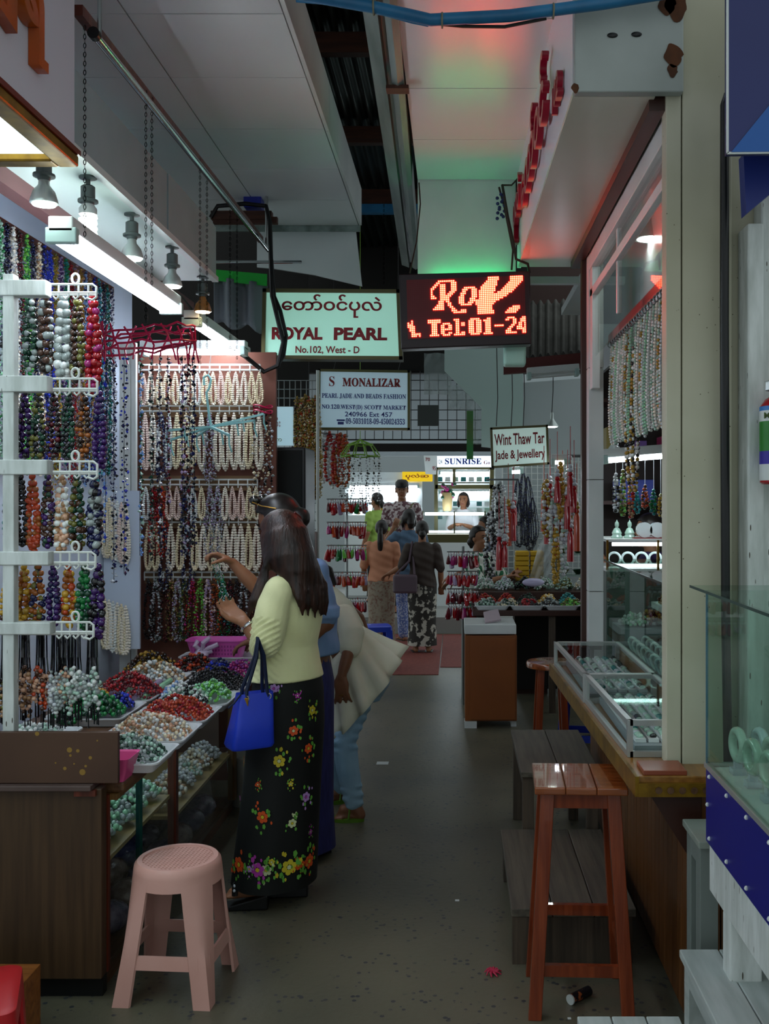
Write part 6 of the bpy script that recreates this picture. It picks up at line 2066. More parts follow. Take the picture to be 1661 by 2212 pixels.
spine_loft(sh_, smooth_spine([(c2(668, 1412), .165, .135), (c2(668, 1380), .155, .13), (c2(664, 1300), .155, .122), (c2(654, 1235), .16, .10), (c2(642, 1208), .075, .065)]), R2)
limb(sh_, [s2_, (s2_ + e2) / 2, e2 + Vector((0, 0, .035))], [.056, .058, .058], 14)
limb(sh_, [s3, (s3 + e3) / 2, e3], [.066, .062, .058], 14)
sh_.tube([e2 + Vector((-.002, 0, .07)), e2 + Vector((0, 0, .022))], [.066, .068], 16)
vox(sh_, 'shirt', mat('light_blue_shirt', '7d9cc8', .7, c2='7594c0', scale=7), .009, 2, ruch if False else (lambda a: a + np.stack([.004 * np.sin(a[:, 2] * 50 + a[:, 0] * 40), .004 * np.sin(a[:, 2] * 38 + a[:, 0] * 60), 0 * a[:, 0]], 1)), parent=P2)
lo = MB()
spine_loft(lo, smooth_spine([(c2(664, 1400), .12, .09), (c2(660, 1470), .16, .125), (c2(655, 1600), .165, .135), (c2(652, 1740), .165, .14), (c2(652, 1828), .175, .15)], 16), R2, 32, lambda a, q: .03 * q * math.sin(a * 6))
lo.build('longyi', mat('navy_longyi', '1f2150', .7, c2='2a2c66', scale=60, stretch=(1, 1, .2)), P2, smooth=True, angle=70)
hr = MB()
hair_cap(hr, hp2, 1.05, low=-.06, grow=1.12)
hr.ball(hp2(0, -.105, -.02), .05, 10, 8)
vox(hr, 'hair', m_hair, .009, 1, parent=P2)
sg = thing('sunglasses', 'dark sunglasses pushed up on black hair', 'sunglasses', hp2(0, .04, .12))
for e in (-1, 1):
    mb = MB()
    mb.ball(hp2(e * .036, .052, .128), .027, 12, 8, (1, .6, .8))
    mb.build('lens', mat('dark_lens', '1c1a14', .05, coat=1), sg, smooth=True)
    MB().tube([hp2(e * .066, .05, .12), hp2(e * .090, .0, .085), hp2(e * .088, -.06, .05)], .003, 5).build('temple_arm', m_gold, sg, smooth=True)
MB().tube([hp2(-.012, .062, .132), hp2(.012, .062, .132)], .003, 5).build('bridge', m_gold, sg)

# ------------------------------------------------------------------ girl bending over
G3 = thing('person', 'girl in a flared off white blouse and light jeans bending over with hand on knee', 'person', (P(745, 1760, 5.2).x, 5.2, 0))
Y3 = 5.2
def c3(px, py, Y=Y3): return P(px, py, Y)
bd = MB()
R3 = Vector((.25, 1, 0)).normalized()
sp3 = smooth_spine([(c3(785, 1468), .15, .12), (c3(768, 1425), .13, .10), (c3(738, 1365), .13, .10), (c3(712, 1312), .14, .085), (c3(696, 1285), .06, .05)])
spine_loft(bd, sp3, R3)
limb(bd, [c3(700, 1295), c3(672, 1262)], [.05, .045])
hp3, eb = head_parts(bd, c3(650, 1242), Vector((-.75, 0, -.65)), (-.6, 0, .8), 1.0)
legs3 = [(c3(778, 1478, 5.08), c3(742, 1606, 5.02), c3(764, 1738, 5.12), G(722, 1772) + Vector((0, 0, .02))), (c3(766, 1470, 5.34), c3(712, 1596, 5.34), c3(738, 1706, 5.44), G(700, 1736) + Vector((0, 0, .02)))]
for hq, kn, an, to in legs3:
    limb(bd, [hq, (hq + kn) / 2, kn, kn * .6 + an * .4, an], [.075, .066, .052, .048, .032])
    foot_parts(bd, an, to, .98)
sN, eN, wN = c3(752, 1345, 5.02), c3(752, 1412, 4.92), c3(737, 1462, 4.90)
limb(bd, [sN, (sN + eN) / 2, eN, (eN + wN) / 2, wN], [.04, .038, .032, .030, .022])
hand_parts(bd, wN, Vector((.05, .05, -1)), Vector((.2, 1, 0)), .95, .25, -1, .3)
sF, eF, wF = c3(712, 1288, 5.3), c3(775, 1335, 5.5), c3(800, 1400, 5.52)
limb(bd, [sF, (sF + eF) / 2, eF, wF], [.042, .04, .034, .024])
hand_parts(bd, wF, Vector((-.3, .2, -1)), Vector((-1, 0, 0)), .95, .4, 1)
vox(bd, 'body', m_skin2, .007, 2, parent=G3)
face_bits(hp3, G3)
jn = MB()
spine_loft(jn, smooth_spine([(c3(770, 1425), .12, .10), (c3(788, 1462), .165, .135), (c3(776, 1500), .15, .11)]), R3)
for hq, kn, an, to in legs3:
    limb(jn, [hq, (hq + kn) / 2, kn + Vector((.004, 0, .02)), kn * .62 + an * .38, an + Vector((0, 0, .02))], [.098, .078, .064, .060, .052], 14)
def creases(a):
    a[:, 0] += .004 * np.sin(a[:, 2] * 130 + a[:, 1] * 30) * ((a[:, 2] < .62) & (a[:, 2] > .38) | (a[:, 2] < .2))
    return a
vox(jn, 'jeans', mat('light_denim', '98bcd4', .8, c2='84aac8', scale=7, c3='a8c8dc', bump=.1, bscale=200), .008, 2, creases, parent=G3)
bl3 = MB()
spine_loft(bl3, smooth_spine([(c3(752, 1398), .135, .112), (c3(738, 1362), .142, .115), (c3(716, 1318), .155, .105), (c3(698, 1286), .085, .07)]), R3)
limb(bl3, [c3(744, 1330, 5.04), c3(760, 1368, 4.98), c3(756, 1398, 4.95)], [.062, .066, .058], 14)
limb(bl3, [sF, sF + (eF - sF) * .25], [.058, .055], 12)
m_bl3 = mat('off_white_cotton', 'dcdbc6', .75, c2='d5d4be', scale=8)
vox(bl3, 'blouse', m_bl3, .008, 2, parent=G3)
# flared peplum: hinge line at the waist, spreading to the hem
pk = MB()
hem = [(692, 1515), (720, 1535), (742, 1535), (790, 1505), (838, 1452), (850, 1440)]
waist = c3(746, 1394, 5.14)
rings = []
N = 64
for i in range(9):
    q = i / 8
    ring = []
    for k in range(N):
        a = 2 * math.pi * k / N
        fl = 1 + .13 * q * math.sin(a * 11) + .05 * q * math.sin(a * 5 + 1)
        ax = Vector((.68, 0, .73))
        dn = Vector((.36, 0, -.62)).normalized()
        rad = (.128 + .135 * q) * fl
        c = waist + dn * (.26 * q)
        side_ = Vector((0, 1, 0))
        ring.append(c + ax * (math.cos(a) * rad * (1.0 - .05 * q)) + side_ * (math.sin(a) * rad * 1.12) + Vector((0, 0, -.05 * q * q * max(0, -math.sin(a)) - .02 * q * max(0, -math.cos(a)))))
    rings.append(ring)
pk.loft(rings, caps=False)
po = pk.build('peplum', m_bl3, G3, smooth=True, angle=180)
po.modifiers.new('s', 'SOLIDIFY').thickness = .004
hr = MB()
hair_cap(hr, hp3, 1.0, grow=1.12)
hr.tube([hp3(0, -.09, 0), hp3(0, -.12, -.08), hp3(0, -.10, -.16)], [.03, .032, .012], 8)
vox(hr, 'hair', m_hair, .009, 1, parent=G3)
m_ff = mat('green_flipflop', '4f7412', .5)
for hq, kn, an, to in legs3:
    d = (to - an)
    d.z = 0
    d.normalize()
    sd = d.cross(Vector((0, 0, 1)))
    a0, b0 = Vector((an.x, an.y, .009)) - d * .055, Vector((to.x, to.y, .009)) + d * .02
    mb = MB()
    ring = [a0.lerp(b0, .5) + d * ((b0 - a0).length / 2 * math.cos(t_)) + sd * (.043 * math.sin(t_) * (1 + .12 * math.cos(t_))) for t_ in [2 * math.pi * k / 24 for k in range(24)]]
    mb.loft([[p - Vector((0, 0, .009)) for p in ring], [p + Vector((0, 0, .009)) for p in ring]])
    so = mb.build('flip_flop', m_ff, G3)
    tq = Vector((to.x, to.y, .05)) - d * .035
    for s_ in (-1, 1):
        MB().tube([tq, tq - d * .05 + sd * .028 * s_ + Vector((0, 0, .012)), Vector((an.x, an.y, .02)) + d * .02 + sd * .045 * s_], .006, 6).build('thong_strap', m_ff, so, smooth=True)
MB().tube([wN + Vector((.012 * math.cos(a), .012 * math.sin(a), -.088)) for a in [k * math.pi / 6 for k in range(12)]], .0018, 5, closed=True).build('ring', m_gold, G3)
# ================================================================== background stalls
m_grid = mat('dark_wire', '1c1e1e', .5)
m_shopw = mat('bright_shop_white', 'dfe6e6', .4)
def wire_grid(label, x0, x1, y0, y1, Y, nx, ny, m=m_grid, r=.004):
    t = thing('wire_grid', label, 'wire grid', P((x0 + x1) / 2, y1, Y))
    mb = MB()
    for k in range(nx + 1):
        x = x0 + (x1 - x0) * k / nx
        mb.tube([P(x, y0, Y), P(x, y1, Y)], r, 4)
    for k in range(ny + 1):
        y = y0 + (y1 - y0) * k / ny
        mb.tube([P(x0, y, Y + .006), P(x1, y, Y + .006)], r, 4)
    mb.build('wires', m, t)['kind'] = 'stuff'
    mb = MB()
    mb.tube([P(x0, y0, Y), P(x1, y0, Y), P(x1, y1, Y), P(x0, y1, Y)], r * 2, 5, closed=True)
    mb.build('rim', m, t)
    return t
wire_grid('dark wire grid hanging high above the far aisle', 690, 1125, 800, 950, 9.78, 22, 7)
wire_grid('pale wire grid behind the golden strands', 566, 686, 822, 1579, 7.1, 10, 40, m_steel, .003)
wire_grid('pale wire grid behind the red tassels', 1085, 1262, 985, 1240, 9.0, 14, 20, m_white, .004)
# speaker cabinet, brown box, pole
sp_ = thing('speaker_cabinet', 'tall black cabinet standing beside the pearl display', 'cabinet', P(622, 1750, 6.0))
MB().box((P(585, 0, 6.0).x, 6.0, 0), (P(660, 0, 6.0).x, 6.4, P(0, 966, 6.0).z)).build('body', m_black, sp_, bevel=.01)
MB().box((P(592, 0, 6.0).x, 5.99, .9), (P(653, 0, 6.0).x, 6.0, P(0, 972, 6.0).z)).build('front_panel', mat('black_cloth', '101413', .8), sp_, bevel=.004)
MB().box((P(660, 0, 6.9).x, 6.9, 0), P(688, 1148, 7.08)).build('brown_locker', m_redwood, label='narrow red brown locker behind the black cabinet', cat='locker')
MB().tube([P(686, 1585, 7.03), P(686, 800, 7.03)], .012, 8).build('aluminium_pole', m_alu, smooth=True, label='thin aluminium pole beside the golden strands', cat='pole')
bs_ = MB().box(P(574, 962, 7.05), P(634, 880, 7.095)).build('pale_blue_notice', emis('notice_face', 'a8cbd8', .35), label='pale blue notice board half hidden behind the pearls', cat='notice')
text('\u1015\u1010\u102e\u1038', m_txtred, bs_, P(578, 922, 7.045), (1, 0, 0), (0, 0, 1), width=.09, height=.07)
text('(8) \u1000', mat('olive_text', '6d7a2a', .5), bs_, P(578, 956, 7.045), (1, 0, 0), (0, 0, 1), width=.10, height=.035)
gs = [hank('gold_strand', .75, .06, .010, 4, cols(c), chip=True, jitter=.7, rv=.3) for c in ('gold tan brown', 'gold olive', 'tan brown orange', 'gold cream')]
for k in range(12):
    x = 640 + 4.2 * k
    a = P(x, 860 + 6 * math.sin(k), 7.09)
    hang(gs[k % 4], ('golden brown', 'olive gold', 'tan orange', 'creamy gold')[k % 4] + ' long strand on the pale wire grid', a, 'golden strands on the wire grid', name='gold_strand')
og = [hank('orange_necklace', .42, .09, .016, 2, cols(c), jitter=.3, rv=.2) for c in ('orange red', 'white silver', 'orange amber')]
for k, (px, y) in enumerate(((712, 935), (722, 945), (735, 938), (728, 941), (702, 934), (745, 941))):
    hang(og[k % 3], ('orange coral', 'silver white', 'amber orange')[k % 3] + ' necklace hanging beside the far grid', P(px, y, 8.2), 'necklaces beside the far grid')

MB().tube([P(686, 934, 7.05), P(700, 936, 8.2), P(752, 942, 8.2)], .008, 6).build('necklace_bar', m_steel, smooth=True, label='steel bar from the thin pole carrying orange and silver necklaces', cat='bar')
# charm racks -------------------------------------------------------
def charm(cs):
    mb = MB()
    mb.lathe([(.004, 0), (.010, -.012), (.016, -.03), (.022, -.07), (.020, -.095), (.004, -.10)], 8)
    mb.tube([(0, 0, .035), (0, 0, -.002)], .003, 4)
    mb.mi = 1
    mb.ball((0, 0, .006), .011, 6, 5)
    return mb.mesh('tassel_charm', [BC[cs], BC['silver']], smooth=True)
chm = {c: charm(c) for c in ('red', 'maroon', 'green', 'magenta', 'orange', 'lime', 'lilac')}
def charm_rack(label, px0, px1, rows_, Y, per, group, where, feet):
    t = thing('charm_rack', label, 'rack', P((px0 + px1) / 2, rows_[-1] + 40, Y))
    mb = MB()
    xm = (px0 + px1) / 2
    mb.tube([P(xm, feet, Y), P(xm, rows_[0] - 12, Y)], .012, 8)
    mb.build('post', m_steel, t, smooth=True)
    for y in rows_:
        mb = MB()
        mb.tube([P(px0, y, Y - .05), P(px1, y, Y - .05), P(px1, y, Y + .08), P(px0, y, Y + .08)], .005, 5, closed=True)
        mb.tube([P(xm, y, Y - .05), P(xm, y, Y + .08)], .004, 5)
        mb.build('wire_tier', m_steel, t)
        for j in range(per * 2):
            c = random.choice(['red', 'red', 'maroon', 'red', 'green', 'magenta', 'orange', 'lime', 'lilac'] if rows_[0] < 1100 else ['red', 'red', 'maroon', 'magenta', 'lilac', 'red'])
            a = P(px0 + (px1 - px0) * ((j % per) + .5 * (j // per) + .25) / per, y + 8, Y - .055 + .06 * (j // per))
            o = put('tassel_charm', chm[c], label='%s tassel charm on %s' % (c.replace('magenta', 'pink'), where), cat='charm', group=group)
            o.location = a
            o.rotation_euler = (uni(-.25, .25), uni(-.25, .25), uni(0, 3))
            o.scale = [uni(.75, 1.05)] * 2 + [uni(.7, 1.15)]
charm_rack('tall steel wire rack crowded with red and green charms', 706, 792, [1078, 1128, 1178, 1236, 1292, 1340], 8.5, 8, 'charms on the tall rack', 'the tall wire rack', 1497)
charm_rack('short wire rack of red charms hooked beside the gem table', 966, 1034, [1192, 1234, 1272, 1304], 8.0, 6, 'charms on the short rack', 'the short rack beside the gem table', 1522)
# silver strands mobile on green hanger
gm = thing('green_hanger', 'green plastic hanger with silver strands over the far aisle', 'hanger', P(778, 985, 8.0))
mb = MB()
c0 = P(778, 985, 8.0)
for rr, dz in ((.13, 0), (.16, .0), (.10, .09)):
    mb.tube([c0 + Vector((rr * math.cos(a), rr * .6 * math.sin(a), dz + .008 * math.sin(3 * a))) for a in [k * math.pi / 10 for k in range(20)]], .006, 5, closed=True)
for k in range(10):
    a = k * math.pi / 5
    mb.tube([c0 + Vector((.16 * math.cos(a), .096 * math.sin(a), 0)), c0 + Vector((.10 * math.cos(a), .06 * math.sin(a), .09)), c0 + Vector((0, 0, .13))], .005, 5)
mb.tube([c0 + Vector((0, 0, .13)), Vector((c0.x, c0.y, 4.13))], .003, 5)
mb.build('ring', mat('leaf_green_plastic', '7aa33a', .4), gm, smooth=True)
for k in range(16):
    a = k * math.pi / 8
    p = c0 + Vector((.16 * math.cos(a), .096 * math.sin(a), 0))
    pos = [(uni(-.01, .01), uni(-.01, .01), -.02 * j) for j in range(random.randint(14, 22))]
    hang(beads_mesh('silver_strand', pos, np.random.uniform(.006, .012, len(pos)), cols('silver grey black white'), np.random.choice(4, len(pos)), True, smooth=False), 'silver and grey strand hanging from the green hanger', p, 'silver strands on the green hanger', name='silver_strand', cat='bead strand')

# bright far shops ---------------------------------------------------
slab('wall_bright_shop', [(745, 1020), (912, 1020), (912, 1180), (745, 1180)], 16.2, .05, m_shopw, **S)
for k, y in enumerate((1050, 1092)):
    tube_fixture(('upper', 'lower')[k] + ' strip light of the bright shop behind the man in the cap', P(752, y, 16.15), P(905, y, 16.15), twin=True, m=m_tube)
bcs = thing('bright_display', 'bright white display counter behind the man in the cap', 'counter', P(830, 1180, 15))
MB().box((P(745, 0, 15.0).x, 15.0, .2), P(908, 1112, 15.4)).build('body', m_shopw, bcs, bevel=.01)
MB().box(P(745, 1111, 14.98), P(908, 1104, 15.42)).build('top', m_pane, bcs)
for k in range(9):
    o = MB().box(P(752 + 17 * k, 1111, 15.05), P(763 + 17 * k, 1096 - 4 * (k % 3), 15.2)).build('jewel_bust', (m_shopw, BC['gold'], BC['sky'])[k % 3], bevel=.01, label=('white', 'gold', 'blue')[k % 3] + ' jewellery stand on the bright display counter', cat='stand', group='stands on the bright counter')
sun = thing('sunrise_shop', 'brown framed gold shop front with lit shelves behind the counter', 'shop front', P(990, 1180, 14.6))
for x in (942, 1062):
    MB().box(P(x - 4, 1220, 14.55), P(x + 4, 985, 14.7)).build('post', m_olive, sun)
MB().box(P(978, 1055, 14.6), P(984, 1012, 14.7)).build('post', m_olive, sun)
MB().box(P(940, 1056, 14.55), P(1066, 1048, 14.9)).build('rail', m_olive, sun)
MB().box(P(940, 1014, 14.55), P(1066, 1010, 14.9)).build('rail', m_olive, sun)
slab('wall_sunrise_back', [(938, 1005), (1070, 1005), (1070, 1190), (938, 1190)], 15.6, .05, m_shopw, **S)
for k, y in enumerate((1020, 1062)):
    tube_fixture(('upper', 'lower')[k] + ' strip light inside the brown framed gold shop', P(948, y, 15.56), P(1060, y, 15.56), twin=False, m=m_tube)
for r in range(4):
    for k in range(7):
        if 3 <= k <= 4 and r > 0:
            continue
        c = P(950 + 17 * k, 1075 + 14 * r if r else 1036, 15.3)
        MB().box((c.x - .04, 15.25, c.z - .03), (c.x + .04, 15.35, c.z + .04)).build('jewel_box', (BC['teal'], m_shopw, BC['jade'])[(r + k) % 3], label=('teal', 'white', 'pale green')[(r + k) % 3] + ' jewel box on the shelves of the brown framed shop', cat='box', group='jewel boxes in the brown framed shop')
for r in range(3):
    MB().box(P(945, 1084 + 14 * r, 15.2), P(1060, 1082.5 + 14 * r, 15.4)).build('shelf', m_pane_green, sun)
MB().box(P(945, 1044, 15.2), P(1060, 1042, 15.4)).build('shelf', m_olive, sun)
ss = thing('shop_sign', 'white signboard with blue capital letters over the brown framed shop', 'sign', P(990, 1010, 14.5))
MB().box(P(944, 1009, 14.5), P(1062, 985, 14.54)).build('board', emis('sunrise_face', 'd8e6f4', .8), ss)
text(SERIF('SUNRISE'), mat('sunrise_blue', '1a2a78', .4), ss, P(961, 1003, 14.495), (1, 0, 0), (0, 0, 1), width=79 * 14.5 / F, height=13 * 14.5 / F, bold=.01)
text(SERIF('Go'), m_txtred, ss, P(1045, 1003, 14.495), (1, 0, 0), (0, 0, 1), height=8 * 14.5 / F)
text('124', m_black, ss, P(946, 1002, 14.495), (1, 0, 0), (0, 0, 1), height=9 * 14.5 / F, width=9 * 14.5 / F)
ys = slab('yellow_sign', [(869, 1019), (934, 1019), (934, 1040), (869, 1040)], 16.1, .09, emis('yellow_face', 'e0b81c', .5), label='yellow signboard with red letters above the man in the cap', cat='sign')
text('\u1015\u102f\u101c\u1032\u1006', m_txtred, ys, P(876, 1036, 16.09), (1, 0, 0), (0, 0, 1), width=50 * 16.1 / F, height=13 * 16.1 / F, bold=.02)
pb = slab('paper_poster', [(915, 984), (944, 984), (942, 1025), (919, 1024)], 14.48, .02, m_white, label='white paper poster with red numbers beside the blue lettered sign', cat='poster')
text('70', m_txtred, pb, P(919, 996, 14.475), (1, 0, 0), (0, 0, 1), height=.05)
text('95', m_txtred, pb, P(934, 1016, 14.475), (1, 0, 0), (0, 0, 1), width=.05, height=.06)
gcs = thing('glass_display', 'lit glass display counter of the brown framed shop', 'showcase', P(985, 1180, 13.6))
MB().box(P(912, 1172, 13.6), P(1050, 1152, 14.1)).build('base', m_olive, gcs)
MB().box((P(912, 0, 13.6).x, 13.6, .2), (P(1050, 0, 13.6).x, 14.1, P(0, 1172, 13.6).z)).build('plinth', m_shopw, gcs)
MB().box(P(914, 1151, 13.65), P(1048, 1146, 14.05)).build('bed', emis('lit_bed', 'eef6ff', 1.6), gcs)
MB().box(P(914, 1152, 13.6), P(1048, 1104, 13.61)).build('pane', m_pane, gcs)
MB().box(P(914, 1106, 13.6), P(1048, 1104, 14.1)).build('top_pane', m_pane, gcs)
for x in (912, 980, 1046):
    MB().box(P(x, 1152, 13.59), P(x + 3, 1104, 13.62)).build('post', m_olive, gcs)
MB().tube([P(918, 1110, 13.7), P(1045, 1110, 13.7)], .018, 8).build('light_tube', m_tube, gcs, smooth=True)
vz = thing('flower_vase', 'tan vase with deep pink flowers on the lit glass display', 'vase', P(965, 1104, 13.9))
MB().lathe([(.05, 0), (.065, .02), (.075, .25), (.07, .26), (.065, .24)], 14, P(966, 1104, 13.9)).build('vase', mat('tan_vase', 'a08a5e', .6), vz, smooth=True)
mb, mf = MB(), MB()
for k in range(26):
    a, r = uni(0, 6.28), uni(0, .13)
    p = P(968, 1064, 13.9) + Vector((r * math.cos(a), r * math.sin(a) * .6, uni(-.08, .12)))
    (mf if k % 2 else mb).ball(p, uni(.025, .045), 6, 5)
mb.build('leaves', BC['dgreen'], vz, smooth=True)['kind'] = 'stuff'
mf.build('flowers', BC['magenta'], vz, smooth=True)['kind'] = 'stuff'
# hanging clear plastic sheets and green strip
for k, (x0, x1, y0, y1, Y) in enumerate(((916, 975, 763, 852, 9.4), (968, 1012, 832, 885, 9.2), (1008, 1040, 832, 960, 9.1))):
    mb = MB()
    rows_ = []
    for j in range(7):
        t_ = j / 6
        rows_.append([P(x0 + (x1 - x0) * i / 8, y0 + (y1 - y0) * t_, Y) + Vector((0, .03 * math.sin(i * 1.3 + j * 2.1), 0)) for i in range(9)])
    mb.loft(rows_, caps=False, closed_ring=False)
    mb.build('plastic_sheet', mat('clear_sheet', 'd2dedd', .12, alpha=.5), smooth=True, angle=180, label=('wide', 'small', 'narrow')[k] + ' crinkled clear plastic sheet hanging before the teal wall', cat='plastic sheet')
MB().box(P(1008, 992, 9.0), P(1022, 888, 9.03)).build('green_strip', mat('green_banner', '2a7a3c', .5, c2='5a6a3a', scale=3), label='narrow green banner hanging beside the plastic sheets', cat='banner')
slab('grey_plate', [(902, 875), (948, 875), (948, 920), (902, 920)], 9.74, .035, mat('dull_grey', '4a4f4d', .6), label='square grey plate fixed on the dark wire grid', cat='plate')

# ------------------------------------------------------------------ gem table
gt = thing('gem_table', 'dark table carrying trays of jade and gem strands', 'table', (.6, 7.95, 0))
MB().box((.13, 7.66, .755), (1.25, 8.45, .80)).build('tabletop', m_brown, gt, bevel=.004)
for x, y in ((.16, 7.7), (.72, 7.7), (1.18, 7.7), (.16, 8.35), (1.18, 8.35)):
    MB().box((x, y, 0), (x + .05, y + .05, .755)).build('leg', m_benchleg, gt)
MB().box((.13, 8.1, .80), (1.25, 8.45, .90)).build('rear_step', m_brown, gt)
MB().box((.50, 8.43, .05), (1.25, 8.46, .75)).build('back_board', m_dark, gt)
for k in range(4):
    tray((.28 + .27 * k, 7.80, .80), .27, .30, ('white tray of mottled green strands', 'white tray of black and red strands', 'white tray of green and red strands', 'white tray of orange strands')[k] + ' on the gem table edge', group='trays on the gem table')
k = 0
hcol = ['dgreen jade grey', 'grey dgreen cream', 'black red', 'grey black', 'olive lime', 'green teal', 'orange red', 'red orange', 'black dgreen', 'cream yellow', 'turq teal', 'pink lilac', 'jade white', 'silver jade', 'dgreen black', 'white jade', 'olive jade', 'cream white']
hname = ['mottled green', 'stone grey', 'black and red', 'grey black', 'olive lime', 'emerald', 'orange red', 'scarlet', 'bottle green', 'pale yellow', 'turquoise', 'pink lilac', 'white jade', 'silver jade', 'dark moss', 'milk white', 'olive jade', 'ivory']
for r in range(3):
    for c in range(6):
        mound((.24 + .165 * c, 7.76 + .2 * r + (.12 if r == 2 else 0), .81 if r < 2 else .905), .085, .075, .06 + .015 * r, .009, cols(hcol[k]), hname[k] + ' strands heaped on the gem table', uni(-1, 1), lines=6, group='heaps on the gem table')
        k += 1
for c in range(9):
    x = .42 + .09 * c
    o = MB()
    h_ = uni(.05, .11)
    o.lathe([(.022, 0), (.025, .01), (.016, h_ * .55), (.008, h_ * .65), (.012, h_ * .8), (.003, h_)], 8, (x, 8.4, .90))
    o.build('stone_figurine', (BC['dgreen'], BC['jade'], BC['grey'])[c % 3], smooth=True, label=('dark green', 'pale jade', 'grey')[c % 3] + ' stone figurine along the rear of the gem table', cat='figurine', group='figurines on the gem table')
gsf = thing('goods_shelf', 'small glass shelf unit with bowls beside the gem table', 'shelf', (1.1, 8.6, .9))
for z in (1.0, 1.18, 1.34):
    MB().box((.86, 8.46, z), (1.4, 8.75, z + .012)).build('shelf', m_pane_green, gsf)
for x in (.86, 1.38):
    MB().box((x, 8.46, 0), (x + .02, 8.75, 1.36)).build('upright', m_olive, gsf)
for k in range(8):
    c = (.93 + .12 * (k % 4), 8.58, 1.012 if k < 4 else 1.192)
    MB().lathe([(.02, 0), (.05, .04), (.047, .04), (.018, .006)], 12, c).build('stone_bowl', (BC['olive'], BC['dgreen'], BC['cream'], BC['grey'])[k % 4], smooth=True, label=('olive', 'dark green', 'cream', 'grey')[k % 4] + ' stone bowl on the small glass shelf unit', cat='bowl', group='bowls on the glass shelf unit')
cr = MB().box((.50, 8.48, 0), (.78, 8.74, .96)).build('crate', m_brown, label='brown crate under the yellow packets behind the gem table', cat='crate')
for r in range(6):
    for c in range(2):
        MB().box((.51 + .125 * c + uni(-.005, .005), 8.50, .962 + .042 * r), (.625 + .125 * c, 8.66, .962 + .042 * r + .038)).build('yellow_packet', mat('yellow_packet', 'c9a012', .35, c2='8a2a10', scale=9, sharp=(.6, .64)), bevel=.006, label='yellow packet stacked on the brown crate', cat='packet', group='yellow packets')
mb = MB()
rows_ = [[P(1172 + 42 * i / 8 - 6 * j, 1158 + 18 * j, 8.3) + Vector((0, .05 * math.sin(i * 1.7 + j), 0)) for i in range(9)] for j in range(6)]
mb.loft(rows_, caps=False, closed_ring=False)
mb.build('plastic_wrap', mat('clear_sheet', 'd2dedd', .12, alpha=.5), smooth=True, angle=180, label='crumpled clear plastic wrap standing on the gem table', cat='plastic sheet')
mb = MB()
mb.ball(P(1152, 1258, 8.0), .07, 10, 8, (1.3, .8, .5))
mb.build('lilac_bag', mat('lilac_plastic', 'c9c4e6', .3, alpha=.85), smooth=True, label='lilac plastic bag lying on the gem table', cat='bag')

# hanging things over the gem table
lpb = MB()
lpb = hank('cord_loop', .42, .10, .006, 4, cols('black navy'), jitter=.2)
for k, (px, y) in enumerate(((1118, 1035), (1130, 1020), (1140, 1030), (1135, 1080), (1145, 1090), (1150, 1075), (1120, 1082), (1205, 1060))):
    hang(lpb, 'black cord necklace looped on the pale wire grid', P(px, y, 8.985), 'black cords on the wire grid')
svs = [hank('silver_hank', .55, .08, .012, 3, cols(c), jitter=.4, rv=.3) for c in ('silver black white', 'grey white black', 'silver white')]
for k, (px, y, Y) in enumerate(((1070, 1048, 8.0), (1080, 1042, 8.0), (1086, 1052, 8.0), (1058, 1105, 8.05))):
    hang(svs[k % 3], 'thick silver and black hank hanging over the gem table', P(px, y, Y), 'silver hanks over the gem table')
def tassel_mesh(L, c):
    mb = MB()
    mb.ball((0, 0, -.05), .022, 8, 6)
    mb.tube([(0, 0, .32), (0, 0, -.05)], .003, 4)
    mb.tube([(0, 0, -.06), (0, 0, -.10), (0, 0, -L)], [.010, .024, .028], 9)
    mb.mi = 1
    mb.ball((0, 0, -.02), .026, 8, 6, (1, 1, .7))
    mb.ball((0, 0, .01), .018, 8, 6)
    return mb.mesh('red_tassel', [BC['red'] if c else BC['orange'], BC['silver' if c else 'gold']], smooth=True)
tm = [tassel_mesh(.30, 1), tassel_mesh(.24, 1), tassel_mesh(.36, 0)]
for k, (px, y, Y) in enumerate(((1078, 1150, 7.9), (1090, 1160, 7.9), (1098, 1085, 8.2), (1108, 1090, 8.2), (1110, 1072, 8.25), (1175, 1050, 7.9), (1188, 1035, 7.9), (1204, 1020, 7.8), (1215, 1060, 7.9), (1232, 1010, 7.7), (1240, 1040, 7.7), (1246, 1090, 7.7), (1232, 1130, 7.75), (1182, 1110, 7.9), (1200, 1105, 7.9), (1226, 1060, 7.75))):
    o = put('red_tassel', tm[k % 3], label=('long red tassel with silver knot over the gem table', 'short red tassel with silver knot over the gem table', 'orange red tassel with gold knot over the gem table')[k % 3], cat='tassel', group='tassels over the gem table')
    o.location = P(px, y, Y)
gsv = [hank('bead_string', .45, .05, .016, 2, cols(c), jitter=.4, rv=.3) for c in ('silver gold white', 'white silver jade', 'gold yellow')]
for k, (px, y) in enumerate(((1180, 1040), (1195, 1060), (1210, 1000), (1222, 1050), (1218, 1120), (1200, 1140), (1240, 1060), (1230, 990))):
    hang(gsv[k % 3], ('silver gold', 'white jade', 'golden')[k % 3] + ' bead string hanging among the red tassels', P(px, y, 7.85), 'bead strings among the tassels')
MB().tube([P(1050, 1036, 8.02), P(1120, 1036, 8.02)], .008, 6).build('hanging_pipe', m_steel, smooth=True, label='short steel pipe carrying the silver and black hanks', cat='pipe')
MB().tube([P(1191, 985, 7.9), P(1262, 985, 7.9)], .012, 8).build('hanging_pipe', m_steel, smooth=True, label='steel pipe from which tassels hang over the gem table', cat='pipe')
tube_fixture('small strip light below the jade and jewellery signboard', P(1098, 1018, 8.5), P(1130, 1016, 8.5), twin=False, m=m_tube, w=.08)
